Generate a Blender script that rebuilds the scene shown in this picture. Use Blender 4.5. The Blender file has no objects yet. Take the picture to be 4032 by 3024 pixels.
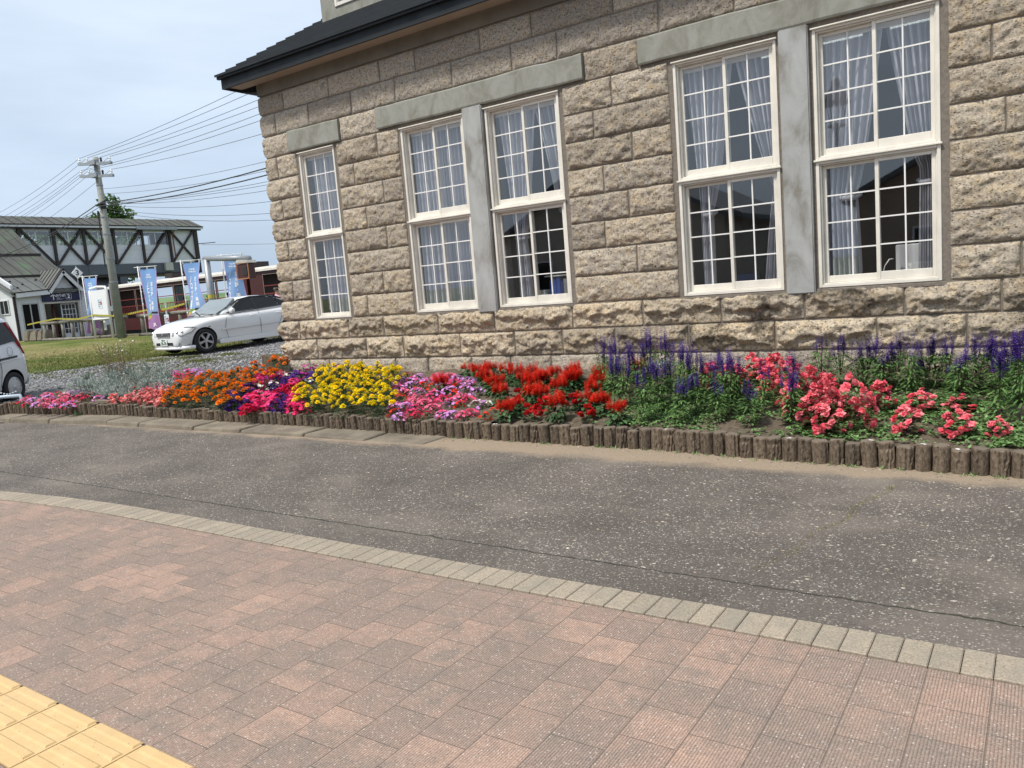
import bpy, bmesh, math, random
import numpy as np
from mathutils import Vector, Matrix
R=math.radians
scene=bpy.context.scene
COL=scene.collection
# ---------------------------------------------------------------- camera
cam_d=bpy.data.cameras.new('camera'); cam=bpy.data.objects.new('camera',cam_d); COL.objects.link(cam)
CAM=Vector((7.1473,-7.9959,1.4804))
yaw,pitch,roll=0.607,-0.1271,-0.0817
_F=Vector((-math.sin(yaw)*math.cos(pitch),math.cos(yaw)*math.cos(pitch),math.sin(pitch)))
_R=Vector((math.cos(yaw),math.sin(yaw),0)); _U=_R.cross(_F)
_R2=_R*math.cos(roll)+_U*math.sin(roll); _U2=_U*math.cos(roll)-_R*math.sin(roll)
cam.matrix_world=Matrix(((_R2.x,_U2.x,-_F.x,CAM.x),(_R2.y,_U2.y,-_F.y,CAM.y),(_R2.z,_U2.z,-_F.z,CAM.z),(0,0,0,1)))
cam_d.sensor_width=36; cam_d.lens=36*3072/4032; cam_d.clip_end=12000; cam_d.clip_start=.05
scene.camera=cam
# ---------------------------------------------------------------- light
SUN_EL,SUN_AZ=R(58),R(205)      # azimuth from +Y clockwise
world=bpy.data.worlds.new('World'); scene.world=world; world.use_nodes=True
wn=world.node_tree.nodes; wl=world.node_tree.links
bg=wn['Background']; bg.inputs['Strength'].default_value=1.24
sky=wn.new('ShaderNodeTexSky'); sky.sky_type='NISHITA'; sky.sun_disc=False
sky.sun_elevation=SUN_EL; sky.sun_rotation=SUN_AZ; sky.air_density=1.2; sky.dust_density=3
tc=wn.new('ShaderNodeTexCoord'); sep=wn.new('ShaderNodeSeparateXYZ'); wl.new(tc.outputs['Generated'],sep.inputs[0])
mp=wn.new('ShaderNodeMapping'); mp.inputs['Scale'].default_value=(1,1,4.5); wl.new(tc.outputs['Generated'],mp.inputs[0])
n1=wn.new('ShaderNodeTexNoise'); n1.inputs['Scale'].default_value=2.6; n1.inputs['Detail'].default_value=6; n1.inputs['Roughness'].default_value=.55
wl.new(mp.outputs[0],n1.inputs['Vector'])
cr=wn.new('ShaderNodeValToRGB'); cr.color_ramp.elements[0].position=.30; cr.color_ramp.elements[1].position=.72
cr.color_ramp.elements[0].color=(.46,.52,.60,1); cr.color_ramp.elements[1].color=(.60,.66,.745,1)
wl.new(n1.outputs[0],cr.inputs[0])
el=wn.new('ShaderNodeValToRGB'); el.color_ramp.elements[0].position=.0; el.color_ramp.elements[1].position=.5
el.color_ramp.elements[0].color=(.60,.68,.76,1); el.color_ramp.elements[1].color=(1.0,1.0,1.0,1)
e2=el.color_ramp.elements.new(.16); e2.color=(.78,.84,.90,1)
wl.new(sep.outputs[2],el.inputs[0])
mul=wn.new('ShaderNodeMix'); mul.data_type='RGBA'; mul.blend_type='MULTIPLY'; mul.inputs[0].default_value=1
wl.new(cr.outputs[0],mul.inputs[6]); wl.new(el.outputs[0],mul.inputs[7])
sc_=wn.new('ShaderNodeMix'); sc_.data_type='RGBA'; sc_.blend_type='MULTIPLY'; sc_.inputs[0].default_value=1
wl.new(sky.outputs[0],sc_.inputs[6]); sc_.inputs[7].default_value=(.1,.1,.1,1)
mx=wn.new('ShaderNodeMix'); mx.data_type='RGBA'; mx.inputs[0].default_value=.88
wl.new(sc_.outputs[2],mx.inputs[6]); wl.new(mul.outputs[2],mx.inputs[7]); wl.new(mx.outputs[2],bg.inputs['Color'])
sun_d=bpy.data.lights.new('sun','SUN'); sun_d.energy=3.3; sun_d.angle=R(8); sun_d.color=(1,.95,.87)
sun=bpy.data.objects.new('sun',sun_d); COL.objects.link(sun)
_sd=Vector((math.sin(SUN_AZ)*math.cos(SUN_EL),math.cos(SUN_AZ)*math.cos(SUN_EL),math.sin(SUN_EL)))
sun.rotation_euler=_sd.to_track_quat('Z','Y').to_euler()
scene.view_settings.view_transform='Standard'; scene.view_settings.look='None'
scene.view_settings.exposure=0.38; scene.view_settings.gamma=1.0
scene.cycles.max_bounces=6; scene.cycles.transparent_max_bounces=12
rng=random.Random(7); nr=np.random.default_rng(7)
# ---------------------------------------------------------------- materials
class NT:
    def __init__(s,name):
        s.m=bpy.data.materials.new(name); s.m.use_nodes=True; s.n=s.m.node_tree.nodes; s.l=s.m.node_tree.links
        s.b=s.n['Principled BSDF']; s.out=s.n['Material Output']
        s.tc=s.n.new('ShaderNodeTexCoord'); s.geo=None
    def node(s,t,**k):
        x=s.n.new(t)
        for a,v in k.items(): setattr(x,a,v)
        return x
    def link(s,a,b): s.l.new(a,b)
    def val(s,sock,v):
        if hasattr(v,'is_output') or isinstance(v,bpy.types.NodeSocket): s.l.new(v,sock)
        else: sock.default_value=v
    def coord(s,scale=(1,1,1),rot=(0,0,0),world=False,src=None):
        mp=s.node('ShaderNodeMapping'); mp.inputs['Scale'].default_value=scale; mp.inputs['Rotation'].default_value=rot
        if src is None:
            if world:
                if not s.geo: s.geo=s.node('ShaderNodeNewGeometry')
                src=s.geo.outputs['Position']
            else: src=s.tc.outputs['Object']
        s.link(src,mp.inputs[0]); return mp.outputs[0]
    def noise(s,vec,scale,detail=4,rough=.55,dist=0):
        x=s.node('ShaderNodeTexNoise'); x.inputs['Scale'].default_value=scale; x.inputs['Detail'].default_value=detail
        x.inputs['Roughness'].default_value=rough; x.inputs['Distortion'].default_value=dist; s.link(vec,x.inputs['Vector']); return x.outputs[0]
    def voro(s,vec,scale,feature='F1',out=0,rand=1):
        x=s.node('ShaderNodeTexVoronoi',feature=feature); x.inputs['Scale'].default_value=scale; x.inputs['Randomness'].default_value=rand
        s.link(vec,x.inputs['Vector']); return x.outputs[out]
    def ramp(s,fac,stops,interp='LINEAR'):
        x=s.node('ShaderNodeValToRGB'); x.color_ramp.interpolation=interp; e=x.color_ramp.elements
        while len(e)<len(stops): e.new(.5)
        for i,(p,c) in enumerate(stops):
            e[i].position=p; e[i].color=(*c,1) if isinstance(c,(tuple,list)) else (c,c,c,1)
        s.link(fac,x.inputs[0]); return x.outputs[0]
    def mix(s,fac,a,b,blend='MIX'):
        x=s.node('ShaderNodeMix',data_type='RGBA',blend_type=blend)
        s.val(x.inputs[0],fac)
        for i,v in ((6,a),(7,b)):
            if isinstance(v,(tuple,list)): v=(*v,1) if len(v)==3 else v
            s.val(x.inputs[i],v)
        return x.outputs[2]
    def math(s,op,a,b=0.):
        x=s.node('ShaderNodeMath',operation=op); s.val(x.inputs[0],a); s.val(x.inputs[1],b); return x.outputs[0]
    def bump(s,h,strength=.5,dist=.01,prev=None):
        x=s.node('ShaderNodeBump'); x.inputs['Strength'].default_value=strength; x.inputs['Distance'].default_value=dist
        s.link(h,x.inputs['Height'])
        if prev: s.link(prev,x.inputs['Normal'])
        return x.outputs[0]
    def attr(s,name):
        x=s.node('ShaderNodeAttribute',attribute_name=name); return x.outputs
    def rnd(s):
        return s.node('ShaderNodeObjectInfo').outputs['Random']
    def done(s,color=None,rough=.8,normal=None,metal=0,spec=None,coat=0):
        if color is not None:
            if isinstance(color,(tuple,list)): color=(*color,1)
            s.val(s.b.inputs['Base Color'],color)
        s.val(s.b.inputs['Roughness'],rough)
        s.val(s.b.inputs['Metallic'],metal)
        if spec is not None: s.val(s.b.inputs['Specular IOR Level'],spec)
        if coat: s.b.inputs['Coat Weight'].default_value=coat; s.b.inputs['Coat Roughness'].default_value=.05
        if normal is not None: s.link(normal,s.b.inputs['Normal'])
        return s.m
def simple(name,c,rough=.6,var=.15,scale=6,bump=.15,metal=0,bd=.004,spec=None,coat=0,world=False,rndvar=0):
    t=NT(name); v=t.coord(world=world); f=t.noise(v,scale,5)
    a=tuple(x*(1-var) for x in c); b=tuple(min(1,x*(1+var)) for x in c)
    col=t.ramp(f,[(.3,a),(.7,b)])
    if rndvar:
        col=t.mix(1.,col,t.ramp(t.rnd(),[(0,1-rndvar),(1,1.)]),'MULTIPLY')
    nrm=t.bump(t.noise(v,scale*8,3),bump,bd) if bump else None
    return t.done(col,rough,nrm,metal,spec,coat)
M={}
# ---------------------------------------------------------------- mesh helpers
class MB:
    def __init__(s): s.v=[]; s.f=[]; s.mi=[]; s.cur=0; s.at=[]; s.av=0.
    def add(s,vs,fs):
        o=len(s.v); s.v.extend([tuple(p) for p in vs]); s.at.extend([s.av]*len(vs))
        for f in fs: s.f.append(tuple(i+o for i in f)); s.mi.append(s.cur)
    def box(s,x0,x1,y0,y1,z0,z1,m=None):
        vs=[(x0,y0,z0),(x1,y0,z0),(x1,y1,z0),(x0,y1,z0),(x0,y0,z1),(x1,y0,z1),(x1,y1,z1),(x0,y1,z1)]
        if m is not None: vs=[m@Vector(p) for p in vs]
        s.add(vs,[(0,3,2,1),(4,5,6,7),(0,1,5,4),(1,2,6,5),(2,3,7,6),(3,0,4,7)]); return s
    def bar(s,a,b,w,h,up=(0,0,1)):
        a=Vector(a);b=Vector(b);d=(b-a).normalized(); u=Vector(up); sdir=d.cross(u)
        if sdir.length<1e-4: sdir=d.cross(Vector((0,1,0)))
        sdir.normalize(); u=sdir.cross(d)
        q=[]
        for p in (a,b):
            for i,j in ((-1,-1),(1,-1),(1,1),(-1,1)): q.append(p+sdir*w/2*i+u*h/2*j)
        s.add(q,[(3,2,1,0),(4,5,6,7),(0,1,5,4),(1,2,6,5),(2,3,7,6),(3,0,4,7)]); return s
    def tube(s,pts,rad,n=8,cap=True):
        pts=[Vector(p) for p in pts]; k=len(pts); rr=rad if isinstance(rad,(list,tuple)) else [rad]*k
        vs=[];ref=Vector((0.13,.21,1)).normalized()
        for i,p in enumerate(pts):
            d=(pts[min(i+1,k-1)]-pts[max(i-1,0)]).normalized()
            r=ref if abs(d.dot(ref))<.95 else Vector((1,0,.1))
            a=d.cross(r).normalized(); b=a.cross(d).normalized()
            for j in range(n):
                t=2*math.pi*j/n; vs.append(p+(a*math.cos(t)+b*math.sin(t))*rr[i])
        fs=[]
        for i in range(k-1):
            for j in range(n):
                a0=i*n+j; a1=i*n+(j+1)%n; fs.append((a0,a0+n,a1+n,a1))
        if cap: fs.append(tuple(range(n))); fs.append(tuple(reversed(range((k-1)*n,k*n))))
        s.add(vs,fs); return s
    def lathe(s,prof,n=16,o=(0,0,0),m=None,cap=True):
        vs=[];k=len(prof)
        for r,z in prof:
            for j in range(n):
                t=2*math.pi*j/n; p=Vector((o[0]+r*math.cos(t),o[1]+r*math.sin(t),o[2]+z)); vs.append(m@p if m is not None else p)
        fs=[(i*n+j,i*n+(j+1)%n,(i+1)*n+(j+1)%n,(i+1)*n+j) for i in range(k-1) for j in range(n)]
        if cap: fs.append(tuple(reversed(range(n)))); fs.append(tuple(range((k-1)*n,k*n)))
        s.add(vs,fs); return s
    def prism(s,outline,a,b,axis=1):
        n=len(outline)
        def P(u,v,t): return ((t,u,v) if axis==0 else (u,t,v) if axis==1 else (u,v,t))
        s.add([P(u,v,a) for u,v in outline]+[P(u,v,b) for u,v in outline],
              [tuple(range(n)),tuple(reversed(range(n,2*n)))]+[(i,i+n,(i+1)%n+n,(i+1)%n) for i in range(n)]); return s
    def grid(s,fn,nu,nv):
        vs=[fn(i/nu,j/nv) for j in range(nv+1) for i in range(nu+1)]
        s.add(vs,[(j*(nu+1)+i,j*(nu+1)+i+1,(j+1)*(nu+1)+i+1,(j+1)*(nu+1)+i) for j in range(nv) for i in range(nu)]); return s
    def mesh(s,name,mats,smooth=False,fix=False):
        me=bpy.data.meshes.new(name); me.from_pydata(s.v,[],s.f)
        mats=mats if isinstance(mats,(list,tuple)) else [mats]
        for m in mats: me.materials.append(m)
        if len(mats)>1: me.polygons.foreach_set('material_index',s.mi)
        if smooth: me.polygons.foreach_set('use_smooth',[True]*len(s.f))
        if any(s.at):
            a=me.attributes.new('blk','FLOAT','POINT'); a.data.foreach_set('value',s.at)
        if fix:
            bm=bmesh.new(); bm.from_mesh(me); bmesh.ops.recalc_face_normals(bm,faces=bm.faces); bm.to_mesh(me); bm.free()
        me.update(); return me
    def obj(s,name,mats,parent=None,smooth=False,loc=None,fix=False):
        return link(name,s.mesh(name,mats,smooth,fix),parent,loc)
def link(name,me,parent=None,loc=None):
    o=bpy.data.objects.new(name,me); COL.objects.link(o)
    if parent: o.parent=parent
    if loc: o.location=loc
    return o
def np_mesh(name,V,F,mats,attrs=None,smooth=False,mi=None):
    """V (n,3), F (m,k) with constant k"""
    me=bpy.data.meshes.new(name); V=np.asarray(V,np.float32); F=np.asarray(F,np.int32); k=F.shape[1]
    me.vertices.add(len(V)); me.vertices.foreach_set('co',V.ravel())
    me.loops.add(F.size); me.loops.foreach_set('vertex_index',F.ravel())
    me.polygons.add(len(F)); me.polygons.foreach_set('loop_start',np.arange(len(F),dtype=np.int32)*k)
    me.polygons.foreach_set('loop_total',np.full(len(F),k,np.int32))
    for m in (mats if isinstance(mats,(list,tuple)) else [mats]): me.materials.append(m)
    if mi is not None: me.polygons.foreach_set('material_index',np.asarray(mi,np.int32))
    if smooth: me.polygons.foreach_set('use_smooth',np.ones(len(F),bool))
    for n,a in (attrs or {}).items():
        at=me.attributes.new(n,'FLOAT','POINT'); at.data.foreach_set('value',np.asarray(a,np.float32))
    me.update(calc_edges=True); return me
def bevel(me,w,seg=1):
    bm=bmesh.new(); bm.from_mesh(me); bmesh.ops.bevel(bm,geom=bm.edges[:],offset=w,segments=seg,affect='EDGES',clamp_overlap=True); bm.to_mesh(me); bm.free(); return me
def tag(o,label=None,cat=None,group=None,kind=None):
    if label: o['label']=label
    if cat: o['category']=cat
    if group: o['group']=group
    if kind: o['kind']=kind
    return o
def thing(name,label,cat,loc=(0,0,0),rz=0,group=None):
    o=bpy.data.objects.new(name,None); COL.objects.link(o); o.location=loc; o.rotation_euler=(0,0,rz); o.empty_display_size=.1
    return tag(o,label,cat,group)
_kids={}
def copy_tree(o,parent=None):
    c=o.copy(); COL.objects.link(c)
    if parent: c.parent=parent; c.matrix_parent_inverse=o.matrix_parent_inverse
    for ch in o.children: copy_tree(ch,c)
    return c
def evaluated(o):
    dg=bpy.context.evaluated_depsgraph_get(); dg.update()
    me=bpy.data.meshes.new_from_object(o.evaluated_get(dg)); return me
# numpy value noise ---------------------------------------------------------
_T=nr.random((64,64,64)).astype(np.float32)
def vn(x,y,z):
    xi=np.floor(x).astype(int);yi=np.floor(y).astype(int);zi=np.floor(z).astype(int)
    fx=x-xi;fy=y-yi;fz=z-zi; fx=fx*fx*(3-2*fx);fy=fy*fy*(3-2*fy);fz=fz*fz*(3-2*fz)
    r=0
    for a in (0,1):
        for b in (0,1):
            for c in (0,1):
                r=r+_T[(xi+a)&63,(yi+b)&63,(zi+c)&63]*(fx if a else 1-fx)*(fy if b else 1-fy)*(fz if c else 1-fz)
    return r*2-1
def fbm(x,y,z,o=4,g=.5):
    r=0;a=1
    for i in range(o): r=r+a*vn(x+17*i,y+31*i,z+7*i); x=x*2;y=y*2;z=z*2;a*=g
    return r
def sm(t): t=np.clip(t,0,1); return t*t*(3-2*t)
def G(x,y): return .32*sm((np.asarray(y)+2.3)/5)+.25*sm((np.asarray(y)-4)/8)
def soil(y,x=0): return .15+.1333*(np.clip(y,-2.3,-.05)+2.05)+.09*np.clip((-np.asarray(x)-2)/4,0,1)
def text_mesh(body,size,mat,name='lettering',extrude=0.002,align='CENTER',spacing=1.0,weight=0):
    cu=bpy.data.curves.new('txt','FONT'); cu.body=body; cu.size=size; cu.align_x=align; cu.align_y='CENTER'; cu.extrude=extrude
    cu.space_line=spacing; cu.offset=weight; cu.resolution_u=3
    o=bpy.data.objects.new('txt',cu); COL.objects.link(o); me=evaluated(o); bpy.data.objects.remove(o); bpy.data.curves.remove(cu)
    me.materials.clear(); me.materials.append(mat); me.name=name; return me
def place_text(me,loc,xdir,zdir,parent=None,name='lettering'):
    x=Vector(xdir).normalized(); z=Vector(zdir).normalized(); n=x.cross(z)
    o=link(name,me,parent); o.matrix_basis=Matrix(((x.x,z.x,n.x,loc[0]),(x.y,z.y,n.y,loc[1]),(x.z,z.z,n.z,loc[2]),(0,0,0,1))); return o
# ================================================================ SETTING
# --- materials of the ground
t=NT('gravel'); v=t.coord(world=True)
c1=t.voro(v,28,out=1); d1=t.voro(v,28,'F1',0)
col=t.mix(1,t.ramp(c1,[(0,(.13,.13,.135)),(.5,(.22,.22,.22)),(1,(.36,.355,.35))]),t.ramp(t.noise(v,.8,4),[(.35,.75),(.65,1.1)]),'MULTIPLY')
col=t.mix(t.ramp(t.noise(v,1.1,5),[(.60,0.),(.68,.55)]),col,(.09,.10,.045))
M['gravel']=t.done(col,.95,t.bump(d1,1.,.05))
t=NT('lawn'); v=t.coord(world=True); vs=t.coord((.35,1.,1),world=True)
a=t.noise(vs,.55,5,.6); b=t.noise(v,14,4,.7); c=t.noise(v,60,3,.8)
col=t.ramp(a,[(.36,(.085,.12,.025)),(.46,(.14,.165,.042)),(.53,(.20,.19,.07)),(.64,(.25,.21,.095))])
col=t.mix(1,col,t.ramp(b,[(.3,.6),(.7,1.25)]),'MULTIPLY'); col=t.mix(1,col,t.ramp(c,[(.3,.6),(.7,1.3)]),'MULTIPLY')
M['lawn']=t.done(col,.95,t.bump(t.mix(.5,b,c),.9,.04),spec=.15)
t=NT('asphalt'); v=t.coord(world=True); s3=t.node('ShaderNodeSeparateXYZ'); t.link(v,s3.inputs[0])
dist=t.noise(v,9,3); 
base=t.ramp(t.noise(v,150,4,.75),[(.25,(.050,.042,.037)),(.75,(.155,.133,.116))])
def cells(scale,keep,r0,r1,stops,stretch=(1,1,1)):
    vv_=t.node('ShaderNodeVectorMath',operation='ADD'); nn=t.node('ShaderNodeTexNoise'); nn.inputs['Scale'].default_value=scale*1.3; t.link(v,nn.inputs['Vector'])
    s_=t.node('ShaderNodeVectorMath',operation='SCALE'); t.link(nn.outputs['Color'],s_.inputs[0]); s_.inputs['Scale'].default_value=.55/scale; t.link(t.coord(stretch,world=True),vv_.inputs[0]); t.link(s_.outputs[0],vv_.inputs[1])
    c_=t.voro(vv_.outputs[0],scale,out=1); d_=t.voro(vv_.outputs[0],scale,out=0); h_=t.node('ShaderNodeSeparateColor'); t.link(c_,h_.inputs[0])
    k_=t.math('MULTIPLY',t.ramp(h_.outputs[0],[(1-keep,0.),(1-keep+.03,1.)]),t.ramp(d_,[(r0,1.),(r1,0.)])); return k_,t.ramp(h_.outputs[1],stops)
A1_,C1_=cells(95,.55,.25,.48,[(0,(.04,.037,.034)),(.4,(.13,.12,.105)),(.8,(.30,.28,.235)),(1,(.50,.46,.38))])
A2_,C2_=cells(46,.38,.22,.42,[(0,(.06,.056,.055)),(.4,(.14,.135,.125)),(.7,(.27,.25,.21)),(.93,(.46,.43,.36)),(1,(.19,.24,.225))],(1,1.35,1))
A3_,C3_=cells(30,.06,.20,.36,[(0,(.42,.40,.35)),(.5,(.56,.52,.44)),(.85,(.48,.37,.20)),(1,(.62,.58,.5))],(1,1.5,1))
# aggregate is worn open everywhere but in the smooth strip next to the kerb
yn=t.math('ADD',s3.outputs[1],t.math('MULTIPLY',t.math('SUBTRACT',dist,.5),.06))
yw=t.math('ADD',yn,t.math('MULTIPLY',t.math('SUBTRACT',3.,s3.outputs[0]),-.035))
worn=t.ramp(t.math('ADD',yn,5.),[(.42,.4),(.47,1.)])
m1=t.math('MULTIPLY',A2_,worn)
col=t.mix(A1_,base,C1_); col=t.mix(m1,col,C2_); col=t.mix(t.math('MULTIPLY',A3_,worn),col,C3_)
big=t.noise(v,1.3,5,.6); col=t.mix(1,col,t.ramp(big,[(.3,.80),(.7,1.22)]),'MULTIPLY'); col=t.mix(t.ramp(t.noise(t.coord((1,1.6,1),world=True),.9,4,.6),[(.52,0.),(.72,.45)]),col,(.235,.205,.17))
crk=t.math('ABSOLUTE',t.math('ADD',yn,4.55)); crk=t.ramp(crk,[(.004,1.),(.009,0.)]); col=t.mix(crk,col,(.035,.035,.025))
vc=t.voro(t.coord((.5,.9,1),world=True),.55,'DISTANCE_TO_EDGE'); 
hc=t.ramp(vc,[(.0,.8),(.006,0.)]); hc=t.math('MULTIPLY',hc,t.ramp(t.noise(v,.7,2),[(.5,0.),(.6,1.)])); col=t.mix(t.math('MULTIPLY',hc,.0),col,(.04,.038,.03))
# sand washed against the log edging
sd=t.math('ADD',s3.outputs[1],t.math('MULTIPLY',t.math('SUBTRACT',t.noise(v,2.4,5,.6),.5),.45))
sd=t.math('ADD',sd,t.math('MULTIPLY',t.math('SUBTRACT',t.noise(v,25,4,.7),.5),.12))
sandm=t.ramp(t.math('ADD',sd,3.),[(.44,0.),(.60,.92)])
sandc=t.ramp(t.noise(v,90,4,.75),[(.3,(.20,.155,.11)),(.7,(.36,.285,.205))])
col=t.mix(sandm,col,sandc)
hb=t.math('ADD',t.math('MULTIPLY',m1,.6),t.noise(v,150,3))
M['asphalt']=t.done(col,.93,t.bump(hb,.55,.006),spec=.3)
t=NT('paving'); v=t.coord(rot=(0,0,R(90)),world=True)
br=t.node('ShaderNodeTexBrick'); br.offset=.5; br.squash=1; t.link(v,br.inputs['Vector'])
br.inputs['Scale'].default_value=1; br.inputs['Mortar Size'].default_value=.002; br.inputs['Mortar Smooth'].default_value=.3
br.inputs['Brick Width'].default_value=.2; br.inputs['Row Height'].default_value=.2; br.inputs['Bias'].default_value=0
br.inputs['Color1'].default_value=(0,0,0,1); br.inputs['Color2'].default_value=(1,1,1,1); br.inputs['Mortar'].default_value=(.5,.5,.5,1)
w=t.coord(world=True)
base=t.ramp(br.outputs['Color'],[(.0,(.265,.195,.160)),(.45,(.30,.215,.172)),(.75,(.335,.232,.182)),(1,(.39,.265,.205))])
dirt=t.noise(w,2.2,5,.65); base=t.mix(t.ramp(t.math('ADD',t.math('MULTIPLY',dirt,.55),t.math('MULTIPLY',t.noise(w,9,4,.7),.45)),[(.40,.95),(.58,.0)]),base,(.225,.18,.15))
sp=t.noise(w,170,3,.8); base=t.mix(1,base,t.ramp(sp,[(.3,.58),(.5,1.),(.72,1.45)]),'MULTIPLY')
fl=t.voro(w,120,out=0); fc=t.voro(w,120,out=1); fsx=t.node('ShaderNodeSeparateColor'); t.link(fc,fsx.inputs[0])
base=t.mix(t.math('MULTIPLY',t.ramp(fsx.outputs[0],[(.9,0.),(.92,1.)]),t.ramp(fl,[(.3,.8),(.45,0.)])),base,(.55,.48,.42))
wv=t.node('ShaderNodeTexWave',wave_type='BANDS',bands_direction='X',wave_profile='SIN'); t.link(w,wv.inputs['Vector'])
wv.inputs['Scale'].default_value=31.4; wv.inputs['Distortion'].default_value=.35; wv.inputs['Detail'].default_value=2; wv.inputs['Detail Scale'].default_value=2.
gro=t.ramp(wv.outputs[0],[(.12,.62),(.45,1.05)]); base=t.mix(t.ramp(t.noise(w,1.4,4),[(.3,.55),(.6,1.)]),base,t.mix(1,base,gro,'MULTIPLY'))
col=t.mix(t.math('MULTIPLY',br.outputs['Fac'],.8),base,(.11,.09,.075))
hh=t.math('SUBTRACT',t.math('ADD',t.math('MULTIPLY',wv.outputs[0],.5),t.math('MULTIPLY',sp,.35)),t.math('MULTIPLY',br.outputs['Fac'],1.2))
M['paving']=t.done(col,.9,t.bump(hh,.6,.004),spec=.3)
t=NT('kerb_concrete'); v=t.coord(world=True); sp=t.noise(v,120,3,.8); at=t.attr('blk')[2]
col=t.ramp(at,[(0,(.275,.235,.18)),(1,(.345,.29,.22))]); wk=t.node('ShaderNodeTexWave',bands_direction='Y'); wk.inputs['Scale'].default_value=31.; wk.inputs['Distortion'].default_value=1.; t.link(v,wk.inputs[0]); col=t.mix(1,col,t.ramp(wk.outputs[0],[(.1,.78),(.5,1.04)]),'MULTIPLY'); col=t.mix(1,col,t.ramp(sp,[(.3,.5),(.5,1.),(.75,1.35)]),'MULTIPLY')
col=t.mix(t.ramp(t.noise(v,7,4),[(.45,0.),(.7,.6)]),col,(.22,.20,.165))
M['kerb']=t.done(col,.93,t.bump(sp,.5,.004))
t=NT('tactile'); v=t.coord(world=True)
col=t.ramp(t.noise(v,16,5,.7),[(.3,(.50,.345,.16)),(.55,(.54,.375,.18)),(.75,(.58,.42,.22))])
pt=t.voro(v,90,out=0); pcx=t.voro(v,90,out=1); ps=t.node('ShaderNodeSeparateColor'); t.link(pcx,ps.inputs[0])
col=t.mix(t.math('MULTIPLY',t.ramp(ps.outputs[0],[(.94,0.),(.95,1.)]),t.ramp(pt,[(.15,.9),(.25,0.)])),col,(.10,.08,.05))
col=t.mix(t.ramp(t.noise(v,2.5,5,.7),[(.55,0.),(.75,.4)]),col,(.40,.32,.20))
M['tactile']=t.done(col,.8,t.bump(t.noise(v,160,3,.7),.4,.003))
t=NT('old_slab'); v=t.coord(world=True); sp=t.noise(v,100,3,.8)
col=t.ramp(t.noise(v,3.2,5,.65),[(.3,(.115,.098,.075)),(.7,(.25,.21,.155))]); col=t.mix(1,col,t.ramp(sp,[(.3,.7),(.7,1.2)]),'MULTIPLY')
M['old_slab']=t.done(col,.95,t.bump(sp,.6,.005))
t=NT('soil'); v=t.coord(world=True); cl=t.noise(v,26,5,.75)
col=t.ramp(cl,[(.3,(.055,.042,.03)),(.5,(.13,.10,.068)),(.75,(.21,.165,.115))]); col=t.mix(t.ramp(t.voro(v,60),[(.1,.4),(.2,0.)]),col,(.27,.25,.22))
M['soil']=t.done(col,.97,t.bump(cl,1.,.03))
M['field']=simple('field',(.11,.15,.045),.95,.35,.05,0,world=True)
# --- terrain: one sheet out to the horizon
def axis(a,b,step,far,sign_lo=True):
    c=list(np.arange(a,b+1e-6,step)); s=step; x=b
    while x<far: s*=1.45; x+=s; c.append(x)
    s=step; x=a
    while x>-far: s*=1.45; x-=s; c.insert(0,x)
    return np.array(c)
xs=axis(-45,14,.75,4000); ys=axis(-12,22,.5,4000)
X,Y=np.meshgrid(xs,ys); far=np.hypot(X,Y); Z=G(X,Y)-.012+np.where(far>60,fbm(X*.01,Y*.01,X*0,3)*np.clip((far-60)/300,0,1)*2.,0)
# the railway cutting is a little lower than the lot
Z=Z-.45*sm((Y-13.6)/1.2)*sm((23.5-Y)/1.2)*(X<60)*(X>-300)
Z=np.where((X>-2.4)&(X<40)&(Y>.4)&(Y<10),-.1,Z)
n_x=len(xs); idx=np.arange(X.size).reshape(X.shape)
F=np.stack([idx[:-1,:-1],idx[:-1,1:],idx[1:,1:],idx[1:,:-1]],-1).reshape(-1,4)
cx=X[:-1,:-1].ravel(); cy=Y[:-1,:-1].ravel()
mi=np.where((cy>24)|(np.abs(cx)>70)|(cy<-60),1,0)
g=link('ground',np_mesh('ground',np.stack([X,Y,Z],-1).reshape(-1,3),F,[M['gravel'],M['field']],smooth=True,mi=mi)); tag(g,kind='structure')
# --- asphalt lane between the kerb and the bed
def kerb_y(x): return -4.85-np.where(x<1.5,(1.5-x)**2*.034,0)
def strip(name,xs,y0f,y1f,zf,mat,ny=6,wob=0):
    V=[];nx=len(xs)
    for j in range(ny+1):
        for x in xs:
            y=y0f(x)*(1-j/ny)+y1f(x)*j/ny; V.append((x,y,float(zf(x,y))))
    i=np.arange(nx*(ny+1)).reshape(ny+1,nx)
    F=np.stack([i[:-1,:-1],i[:-1,1:],i[1:,1:],i[1:,:-1]],-1).reshape(-1,4)
    o=link(name,np_mesh(name,V,F,mat,smooth=True)); tag(o,kind='structure'); return o
def log_y(x):
    return float(np.interp(x,[-6.9,-6.5,-3.9,-.4,2.4,4.4,5.5,7.0,9,14],[-2.52,-2.40,-2.11,-2.08,-2.06,-2.09,-2.19,-2.28,-2.33,-2.36]))
strip('road',np.arange(-6.8,14.01,.2),lambda x:kerb_y(x)-.01,lambda x:log_y(x)+.12,lambda x,y:.004,M['asphalt'],ny=14)
strip('road_west',np.arange(-46,-6.79,.4),lambda x:kerb_y(x)-.01,lambda x:-2.3+max(-1,min(0,(x+6.8)*.5)),lambda x,y:.004+G(x,y),M['asphalt'],ny=14)
strip('sidewalk',np.arange(-46,14.01,.4),lambda x:-22.,lambda x:kerb_y(x)-.195,lambda x,y:.002,M['paving'],ny=4)
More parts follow.
